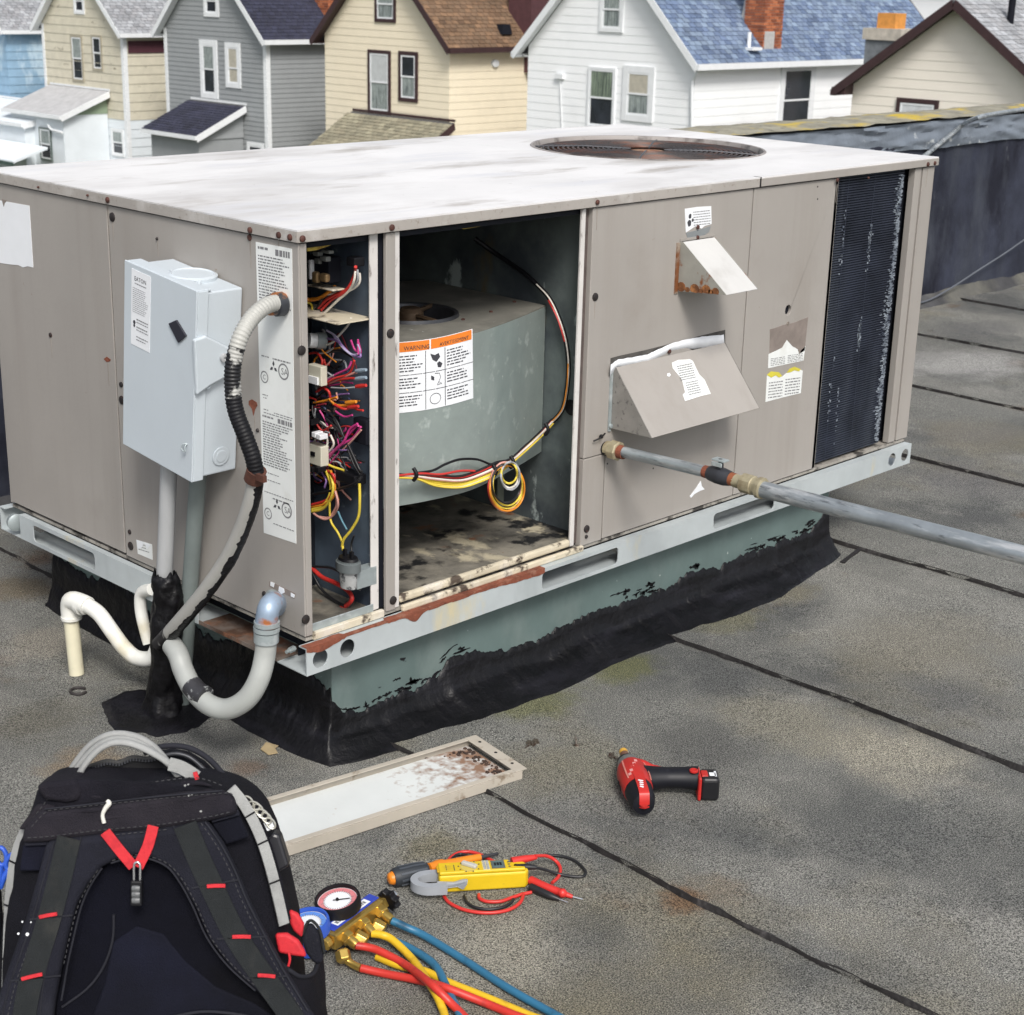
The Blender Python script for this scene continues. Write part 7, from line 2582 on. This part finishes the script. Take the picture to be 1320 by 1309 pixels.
def BP(px, py, off=0.): return hit(px, py, B0 + BN * off, BN)
def bz(*pts): return [(a / 2.933, 920 + c / 2.933) for a, c in pts]
def bpts(pts, off): return [BP(px, py, off) for px, py in bz(*pts)]
def au(p): return ((p - B0).dot(BA), (p - B0).dot(BU))


bag = thing('backpack', B0, 'black tool backpack with red tabs and gray grab handles standing with its straps towards us', 'backpack')
m_nyl = mat('nylon_black', (.0048, .0048, .0085), .85, 0, .25, 14, [((.0135, .012, .019), 6, .50, .78, 8, X3), ((.03, .027, .03), 130, .70, .82, 3, X3)], .4, 420, spec=.22)
m_dusty = mat('nylon_dusty', (.0105, .0095, .0145), .88, 0, .3, 10, [((.030, .026, .033), 4, .47, .72, 9, X3), ((.07, .062, .064), 140, .68, .80, 3, X3), ((.005, .005, .008), 7, .58, .74, 8, X3)], .5, 420, spec=.22)
m_mesh = mat('mesh_black', (.0022, .0022, .004), .9, 0, .2, 30, [((.004, .0045, .011), 3, .42, .72, 5, X3)], .35, 500, spec=.15)
m_navy = mat('panel_navy', (.0034, .0038, .0088), .85, 0, .2, 8, [((.0065, .0075, .019), 4, .5, .75, 6, X3)], .3, 420, spec=.2)
m_strap = mat('strap_nylon', (.011, .0115, .019), .85, 0, .2, 12, [((.020, .021, .028), 8, .50, .80, 8, X3), ((.04, .037, .036), 150, .68, .80, 3, X3)], .4, 460, spec=.22)
m_web = mat('webbing_charcoal', (.017, .0195, .021), .85, 0, .15, 30, [((.045, .044, .04), 12, .52, .78, 7, X3)], .35, 600, spec=.25)
m_gweb = mat('webbing_gray', (.30, .305, .30), .75, 0, .12, 20, [((.20, .20, .20), 14, .52, .75, 6, X3)], .3, 500)
m_red = mat('tab_red', (.56, .018, .028), .65, 0, .1, 40, [((.42, .01, .02), 60, .5, .7, 3, X3)], .2, 500)
m_pipe_ = mat('edge_binding', (.017, .0175, .024), .8, spec=.25)
rows = [(1452, -12, 384), (1380, -12, 384), (1309, -8, 382), (1250, -3, 378), (1200, 2, 374), (1150, 8, 364), (1110, 15, 354), (1080, 24, 345), (1056, 37, 334), (1035, 46, 320), (1018, 52, 306), (1006, 62, 292), (998, 78, 274), (994, 100, 250)]
sec = []
for i, (py, l, r) in enumerate(rows):
    a0, u0 = au(BP(l, py, -.06))
    a1, u1 = au(BP(r, py, -.06))
    sec.append(((a0 + a1) / 2, (a1 - a0) / 2, (u0 + u1) / 2))
u_lo, u_hi = sec[0][2], sec[-1][2]
b = MB()
sec2 = []
for i in range(len(sec) - 1):
    for t in (0, .34, .67):
        sec2.append(tuple(x + (y - x) * t for x, y in zip(sec[i], sec[i + 1])))
sec2.append(sec[-1])


def bodyf(s, v):
    k = s * (len(sec2) - 1)
    c, hw_, u = sec2[int(round(k))]
    t = (u - u_lo) / (u_hi - u_lo)
    dep = .25 - .06 * t - .10 * max(0, (t - .86) / .14) ** 2
    w = 2 * math.pi * v
    cx, sx = math.cos(w), math.sin(w)
    e = .42
    X = hw_ * abs(cx) ** e * (1 if cx > 0 else -1)
    Y = dep / 2 * abs(sx) ** e * (1 if sx > 0 else -1)
    f = .004 * fbm(X * 9, u * 7, Y * 9)
    return B0 + BA * (c + X) + BU * u + BN * (-dep / 2 + Y - .006 + f)


b.grid(bodyf, len(sec2) - 1, 64)
n0_ = len(b.v)
top_ring = [b.v[(len(sec2) - 1) * 65 + j] for j in range(64)]
cen = sum(top_ring, V((0, 0, 0))) / 64
b.v.append(cen - BU * .012)
b.f += [((len(sec2) - 1) * 65 + j, (len(sec2) - 1) * 65 + j + 1, n0_) for j in range(64)]
b.build('bag_body', m_nyl, bag, smooth_=70)


def pad(name, pts, off, h, m_, bev=.006, seg=3, parent=None):
    P_ = bpts(pts, off)
    o = MB().prism(P_, BN * h).build(name, m_, parent or bag, bevel=bev, seg=seg, smooth_=50)
    return o


# rear compartment lid standing up behind, and the gaping dark mouth
pad('rear_lid', [(560, 150), (600, 132), (660, 124), (720, 135), (780, 170), (830, 220), (868, 270), (880, 330), (700, 420), (560, 330)], -.15, .05, m_nyl, .012)
lid_edge = bpts([(545, 150), (600, 128), (660, 122), (722, 133), (784, 168), (834, 219), (870, 272)], -.098)
MB().tube(lid_edge, .0042, 8, sm=6).build('edge_binding', m_pipe_, bag, smooth_=60)
MB().tube(bpts([(600, 165), (660, 152), (715, 165), (765, 205), (800, 245)], -.094), .003, 8, sm=6).build('zipper', m_steeldark, bag, smooth_=60)
pad('mouth_lining', [(330, 215), (400, 185), (470, 168), (560, 160), (640, 165), (720, 190), (780, 240), (560, 300), (340, 300)], -.098, .012, mat('lining_dark', (.0045, .0045, .006), .9), .004)
P_ = bpts([(322, 205), (400, 180), (450, 185), (500, 165), (560, 170), (610, 158)], -.083)
MB().tube(P_, .003, 8, sm=6).build('zipper_tape', mat('zip_tape', (.04, .04, .04), .8), bag, smooth_=60)
# top band, yoke and its puckers
pad('top_band', [(108, 402), (150, 345), (175, 310), (250, 300), (335, 288), (480, 268), (560, 250), (640, 232), (740, 232), (820, 252), (862, 272), (880, 300), (870, 330), (700, 345), (400, 370), (200, 400)], -.062, .052, m_dusty, .016)
pad('corner_gusset', [(172, 240), (212, 226), (320, 214), (346, 262), (335, 296), (290, 304), (205, 292)], -.052, .050, m_dusty, .012)
pad('yoke', [(105, 415), (165, 352), (235, 348), (330, 338), (420, 328), (560, 308), (700, 288), (845, 282), (888, 300), (908, 368), (790, 398), (600, 428), (385, 448), (190, 474), (92, 478)], -.004, .020, m_dusty, .008)
for pts in ([(170, 362), (330, 345), (560, 318), (840, 292)],):
    MB().tube(bpts(pts, .0165), .0012, 6, sm=6).build('seam', m_pipe_, bag, smooth_=60)
for pts, w in (([(95, 482), (190, 478)], .012), ([(800, 400), (905, 372)], .008)):
    P_ = bpts(pts, .004)
    MB().ribbon(P_, BN, w, .004).build('side_tab', m_strap, bag, bevel=.001)
pad('side_patch', [(92, 492), (186, 486), (160, 590), (78, 590)], -.006, .008, m_navy, .003)
pad('side_patch', [(800, 408), (905, 376), (945, 462), (858, 492)], -.006, .008, m_navy, .003)
# mesh back and harness
pad('back_pad', [(205, 1250), (215, 1080), (240, 950), (265, 830), (300, 700), (350, 620), (420, 550), (520, 530), (600, 545), (680, 610), (740, 720), (800, 850), (880, 960), (1000, 1050), (1150, 1150), (1180, 1300), (600, 1500), (200, 1500)], -.007, .006, m_mesh, .003)
pad('sheen_panel', [(400, 1010), (430, 860), (520, 800), (620, 830), (700, 930), (820, 1030), (960, 1090), (1100, 1180), (1100, 1400), (300, 1450), (330, 1200)], -.0045, .006, m_navy, .0055)  # navy sheen on the mesh, put in as a lighter colour
MB().tube(bpts([(235, 1110), (330, 1040), (390, 960), (425, 860), (430, 760)], .001), .0018, 8, sm=6).build('seam', m_pipe_, bag, smooth_=60)
MB().tube(bpts([(640, 1150), (760, 1128), (880, 1135), (1010, 1160)], .006), .0022, 8, sm=6).build('seam', m_pipe_, bag, smooth_=60)
har = [(188, 474), (290, 460), (385, 448), (600, 428), (792, 398), (850, 480), (900, 580), (945, 690), (1000, 800), (1080, 950), (1180, 1115), (1270, 1260), (1330, 1380),
       (1170, 1380), (1110, 1250), (1060, 1125), (980, 1035), (880, 945), (800, 840), (745, 715), (690, 620), (640, 565), (580, 532), (520, 524), (460, 535), (400, 565), (345, 630), (302, 705), (268, 830), (242, 950), (218, 1080), (205, 1200), (200, 1380),
       (-40, 1380), (-25, 1180), (15, 1030), (60, 900), (108, 765), (150, 620)]
harness = pad('shoulder_harness', har, .006, .020, m_strap, .007)
for pts, off in (([(205, 486), (165, 625), (125, 770), (80, 905), (35, 1035), (0, 1180)], .0268), ([(385, 585), (340, 655), (308, 730), (280, 840), (255, 955), (232, 1085)], .0268), ([(775, 410), (835, 495), (888, 595), (930, 700), (985, 810), (1065, 960), (1165, 1125)], .0268), ([(420, 566), (520, 542), (620, 572), (675, 632), (728, 728), (782, 848), (862, 955), (965, 1048)], .0268)):
    MB().tube(bpts(pts, off - .001), .0014, 6, sm=5).build('edge_binding', m_pipe_, harness, smooth_=60)
for pts in ([(262, 470), (232, 600), (188, 770), (120, 1000), (92, 1150), (80, 1300)], [(700, 420), (745, 530), (800, 650), (895, 845), (1000, 1000), (1100, 1141), (1180, 1270)]):
    MB().ribbon(bpts(pts, .0262), BN, .031, .0018, sm=6).build('strap_webbing', m_web, harness)
for pts in ([(308, 466), (270, 610), (232, 770), (170, 990), (150, 1150)], [(655, 424), (700, 530), (752, 650), (850, 850), (945, 990), (1040, 1120)]):
    MB().tube(bpts(pts, .0262), .001, 6, sm=5).build('seam', m_pipe_, harness)
for (x0, y0), (x1, y1) in (((783, 652), (853, 650)), ((879, 843), (949, 843)), ((975, 988), (1042, 993)), ((149, 769), (217, 756)), ((82, 1003), (161, 984))):
    P_ = bpts([(x0, y0), ((x0 + x1) / 2, (y0 + y1) / 2 - 1), (x1, y1)], .0282)
    MB().ribbon(P_, BN, .0048, .0028, sm=3).build('red_tab', m_red, harness, bevel=.0006)
for (x0, y0), (x1, y1) in (((725, 660), (900, 628)), ((820, 852), (1010, 842)), ((925, 1000), (1085, 992)), ((112, 778), (275, 762)), ((40, 1010), (230, 990))):
    MB().ribbon(bpts([(x0, y0), (x1, y1)], .0268), BN, .0022, .0012).build('seam', m_pipe_, harness)
b = MB()
for (x, y, s_) in ((85, 787, 3.5), (118, 788, 3), (70, 832, 4.5), (104, 834, 7)):
    b.prism([BP(*bz((x + s_ * math.cos(k * 1.1), y + s_ * math.sin(k * 1.1)))[0], .0262) for k in range(6)], BN * .0012)
b.build('paint_speck', m_paperw, harness)
b = MB()
for (x, y, s_) in ((700, 272, 5), (712, 268, 4), (715, 310, 5), (726, 306, 4), (760, 369, 5)):
    b.prism([BP(*bz((x + s_ * math.cos(k * 1.1), y + s_ * .8 * math.sin(k * 1.1)))[0], .0152) for k in range(6)], BN * .0012)
b.build('paint_speck', m_gweb, bag)
# stitching along the straps and yoke
m_stitch = mat('stitching', (.038, .038, .042), .85)


def stitches(pts, off, parent, ln=.0042, gap=.0036):
    P_ = resample(smooth(bpts(pts, off), 10), ln + gap)
    b = MB()
    for a, c in zip(P_, P_[1:]):
        d = (c - a).normalized()
        b.ribbon([a, a + d * ln], BN, .0011, .0008)
    return b.build('stitching', m_stitch, parent, kind='stuff')


for pts in ([(222, 488), (185, 625), (145, 770), (100, 905), (55, 1035), (22, 1180)], [(370, 592), (325, 665), (292, 738), (264, 845), (239, 960)], [(760, 414), (820, 500), (872, 600), (914, 705), (968, 815), (1048, 965), (1148, 1130)], [(425, 556), (520, 534), (625, 562), (690, 628), (744, 726), (798, 846), (878, 950), (980, 1042)], [(395, 462), (600, 442), (640, 436)]):
    stitches(pts, .0262, harness)
for pts in ([(120, 428), (175, 372), (240, 360), (560, 326), (850, 300), (885, 312)], [(105, 470), (190, 464), (385, 440), (600, 420), (790, 390), (895, 366)]):
    stitches(pts, .0162, bag)
for pts in ([(125, 395), (165, 345), (190, 322), (340, 300), (560, 262), (740, 243), (850, 276)],):
    stitches(pts, -.0098, bag)
# creases in the top panels
for pts, off, r in (([(300, 300), (360, 312), (430, 306), (500, 290)], -.012, .006), ([(600, 262), (660, 272), (740, 262), (800, 274)], -.012, .006), ([(200, 380), (330, 366), (450, 356), (520, 340)], .0125, .005), ([(640, 330), (720, 322), (800, 306), (860, 312)], .0125, .005), ([(330, 405), (420, 392), (520, 388)], .0125, .005)):
    MB().tube(bpts(pts, off), [.001, r, r * .8, .001], 10, sm=6, flat=.8).build('crease', m_dusty, bag, smooth_=70)
# teeth of the main zip along the mouth
P_ = resample(smooth(bpts([(330, 214), (400, 189), (450, 193), (500, 174), (560, 178), (610, 166)], -.081), 10), .0042)
b = MB()
for a, c in zip(P_, P_[1:]):
    b.ribbon([a - BU * .002, a + BU * .002], BN, .0022, .0012)
b.build('zip_teeth', m_steeldark, bag, kind='stuff')
# red loop and the lock hanging in it
for pts in ([(398, 446), (450, 512), (505, 578)], [(580, 424), (560, 500), (522, 580)]):
    MB().ribbon(bpts(pts, .0285), BN, .0145, .0022, sm=4).build('red_loop', m_red, bag, bevel=.0005)
lk = BP(*bz((518, 640))[0], .034)
lock = thing('padlock', lk - BU * .02, 'small black combination padlock hanging from the red loop of the backpack', 'padlock')
def lb_(a, u, n=0.): return lk + BA * a + BU * u + BN * n
MB().tube([lb_(-.004, .004), lb_(-.004, .022), lb_(-.002, .027), lb_(.002, .027), lb_(.004, .022), lb_(.004, .004)], .0017, 8, sm=4).build('shackle', m_chrome, lock, smooth_=60)
MB().hexa([lb_(-.0075, -.030, -.005), lb_(.0075, -.030, -.005), lb_(.0075, -.030, .006), lb_(-.0075, -.030, .006)], [lb_(-.0075, .004, -.005), lb_(.0075, .004, -.005), lb_(.0075, .004, .006), lb_(-.0075, .004, .006)]).build('lock_body', m_black, lock, bevel=.002)
for u in (-.006, -.014, -.022):
    MB().lathe([(.0046, -.0052), (.0050, 0), (.0046, .0052)], lb_(0, u, .0035), BA, 14).build('dial_wheel', mat('wheel_gray', (.11, .115, .12), .4), lock)
# white zip pull
MB().tube(bpts([(404, 328), (412, 340), (398, 360), (388, 385), (394, 414)], .019), [.0022, .0038, .0032, .0026, .0028], 8, sm=5).build('zip_pull', mat('pull_white', (.66, .65, .60), .6), bag, smooth_=60)
# grab handles
for pts, off, r in (([(250, 245), (285, 185), (345, 115), (420, 78), (505, 84), (575, 120), (628, 176)], -.085, .0052), ([(268, 245), (300, 192), (358, 128), (425, 96), (500, 100), (570, 135), (622, 180)], -.078, .0046), ([(292, 246), (320, 195), (370, 140), (430, 110), (500, 115), (580, 150), (640, 190), (672, 232), (700, 238)], -.050, .0056)):
    MB().tube(bpts(pts, off), r, 10, sm=7, flat=.75).build('grab_handle', m_gweb, bag, smooth_=60)
MB().ribbon(bpts([(640, 190), (690, 205), (745, 240)], -.036), BN, .018, .002, sm=4).build('handle_tab', m_gweb, bag)
MB().ribbon(bpts([(738, 220), (747, 248)], -.030), BN, .0055, .003).build('red_tab', m_red, bag)
# gray webbing down both sides with black tacks
for pts, off, w, ticks in (([(872, 282), (915, 335), (955, 405), (990, 485), (1020, 580), (1048, 690), (1072, 796)], -.020, .0145, (.28, .52, .76)), ([(112, 412), (80, 480), (56, 560), (40, 680), (33, 820), (28, 980), (24, 1100)], -.030, .0145, (.36, .58, .8))):
    P_ = smooth(bpts(pts, off), 6)
    o = MB().ribbon(P_, BN * .8 + (BA if pts[0][0] > 500 else -BA) * .5, w, .003).build('side_webbing', m_gweb, bag)
    for t in ticks:
        k = int(t * (len(P_) - 1))
        d = (P_[k + 1] - P_[k]).normalized()
        n_ = (BN * .8 + (BA if pts[0][0] > 500 else -BA) * .5).normalized()
        s_ = d.cross(n_).normalized()
        MB().ribbon([P_[k] - s_ * w * .52 + n_ * .003, P_[k] + s_ * w * .52 + n_ * .003], n_, .0022, .001).build('tack', m_black, o)
MB().tube(bpts([(888, 290), (935, 345), (975, 410), (1012, 490), (1044, 590), (1070, 700), (1088, 780)], -.034), .0045, 8, sm=6).build('edge_binding', m_nyl, bag, smooth_=60)
# metal chain, white tag and black clip on the right edge
ch = thing('key_clip', BP(*bz((1010, 430))[0], -.04), 'bright snap hook and black plastic clip fixed to the right edge of the backpack', 'clip')
P_ = bpts([(930, 322), (948, 345), (970, 352), (985, 375), (1000, 385), (1015, 405), (1030, 425)], -.030)
for k, (a, c) in enumerate(zip(P_, P_[1:])):
    mid = (a + c) / 2
    d = (c - a).normalized()
    e = (BN if k % 2 else BA.cross(d).cross(d)).normalized()
    s_ = d.cross(e).normalized() if k % 2 else d.cross(BN).normalized()
    MB().tube([mid + d * (.0085 * math.cos(w)) + s_ * (.0052 * math.sin(w)) for w in [2 * math.pi * i / 16 for i in range(17)]], .0015, 6, caps=False).build('link', mat('link_pale', (.55, .54, .48), .4, .6), ch, smooth_=60)
MB().prism(bpts([(998, 412), (1030, 408), (1040, 432), (1012, 442)], -.036), BN * .003).build('tag', m_paperw, ch)
MB().prism(bpts([(1012, 462), (1040, 432), (1066, 440), (1102, 556), (1060, 582)], -.060), BN * .026).build('clip_body', mat('clip_black', (.014, .014, .018), .35), ch, bevel=.004)
# right side pocket with its red lining
def pf2(u, v):
    py = 1228 + (1450 - 1228) * u
    l, r = 352 + 4 * u, 416 + 12 * math.sin(min(1, u * 1.6) * math.pi / 2) - 3 * u
    w = R(-95) + R(215) * v
    c = BP((l + r) / 2, py, -.10)
    hwid = (r - l) / 2 / 1020.
    return c + BA * (hwid * math.sin(w) + .003 * fbm(u * 5, v * 4)) + BN * (.085 * math.cos(w) + .004 * fbm(u * 6, v * 3, 5)) + BU * (.012 * math.cos(w * 2 + 1) * (1 - u) ** 3)


b = MB()
b.grid(pf2, 26, 26)
b.build('side_pocket', m_nyl, bag, smooth_=70)
MB().tube([pf2(0, i / 24) for i in range(25)], .0032, 8).build('edge_binding', m_pipe_, bag, smooth_=60)
MB().tube([pf2(i / 24, .38) for i in range(25)], .0014, 8).build('seam', m_pipe_, bag, smooth_=60)
pad('pocket_flap', [(1142, 838), (1160, 795), (1180, 784), (1210, 822), (1226, 905), (1222, 935), (1190, 935), (1160, 895)], -.088, .014, m_strap, .005)
MB().tube(bpts([(1142, 838), (1160, 795), (1180, 784), (1210, 822), (1226, 905)], -.074), .0022, 8, sm=5).build('edge_binding', m_web, bag, smooth_=60)
pad('red_gusset', [(1042, 826), (1088, 824), (1130, 850), (1152, 885), (1162, 914), (1110, 908), (1056, 897)], -.020, .010, m_red, .004)
pad('red_gusset', [(1096, 735), (1128, 750), (1152, 788), (1144, 842), (1112, 815), (1098, 785)], -.075, .010, m_red, .004)
MB().tube(bpts([(1092, 905), (1096, 930), (1090, 955)], .000), .0018, 8, sm=4).build('zip_cord', m_red, bag, smooth_=60)
# left pocket with scissors in it
pad('side_pocket', [(-60, 640), (14, 640), (20, 760), (22, 1000), (18, 1300), (-80, 1300)], -.13, .06, m_nyl, .012)
sc = thing('scissors', BP(4, 1128, -.09), 'scissors with blue loop handles sticking up from the left side pocket of the backpack', 'scissors')
m_sb = mat('scissors_blue', (.03, .10, .52), .4)
for cx, cy, rx_, ry_, tl_ in ((46, 560, 20, 34, .5), (4, 540, 20, 34, -.2)):
    pts = [(cx + rx_ * math.cos(w) * math.cos(tl_) - ry_ * math.sin(w) * math.sin(tl_), cy + rx_ * math.cos(w) * math.sin(tl_) + ry_ * math.sin(w) * math.cos(tl_)) for w in [2 * math.pi * i / 16 for i in range(17)]]
    MB().tube(bpts(pts, -.088), .0034, 8, caps=False).build('loop_handle', m_sb, sc, smooth_=60)
MB().tube(bpts([(34, 592), (14, 620), (0, 660)], -.088), [.005, .005, .004], 8, sm=3).build('shank', m_sb, sc, smooth_=60)
MB().tube(bpts([(2, 575), (-2, 620), (-4, 660)], -.086), [.005, .005, .004], 8, sm=3).build('shank', m_sb, sc, smooth_=60)
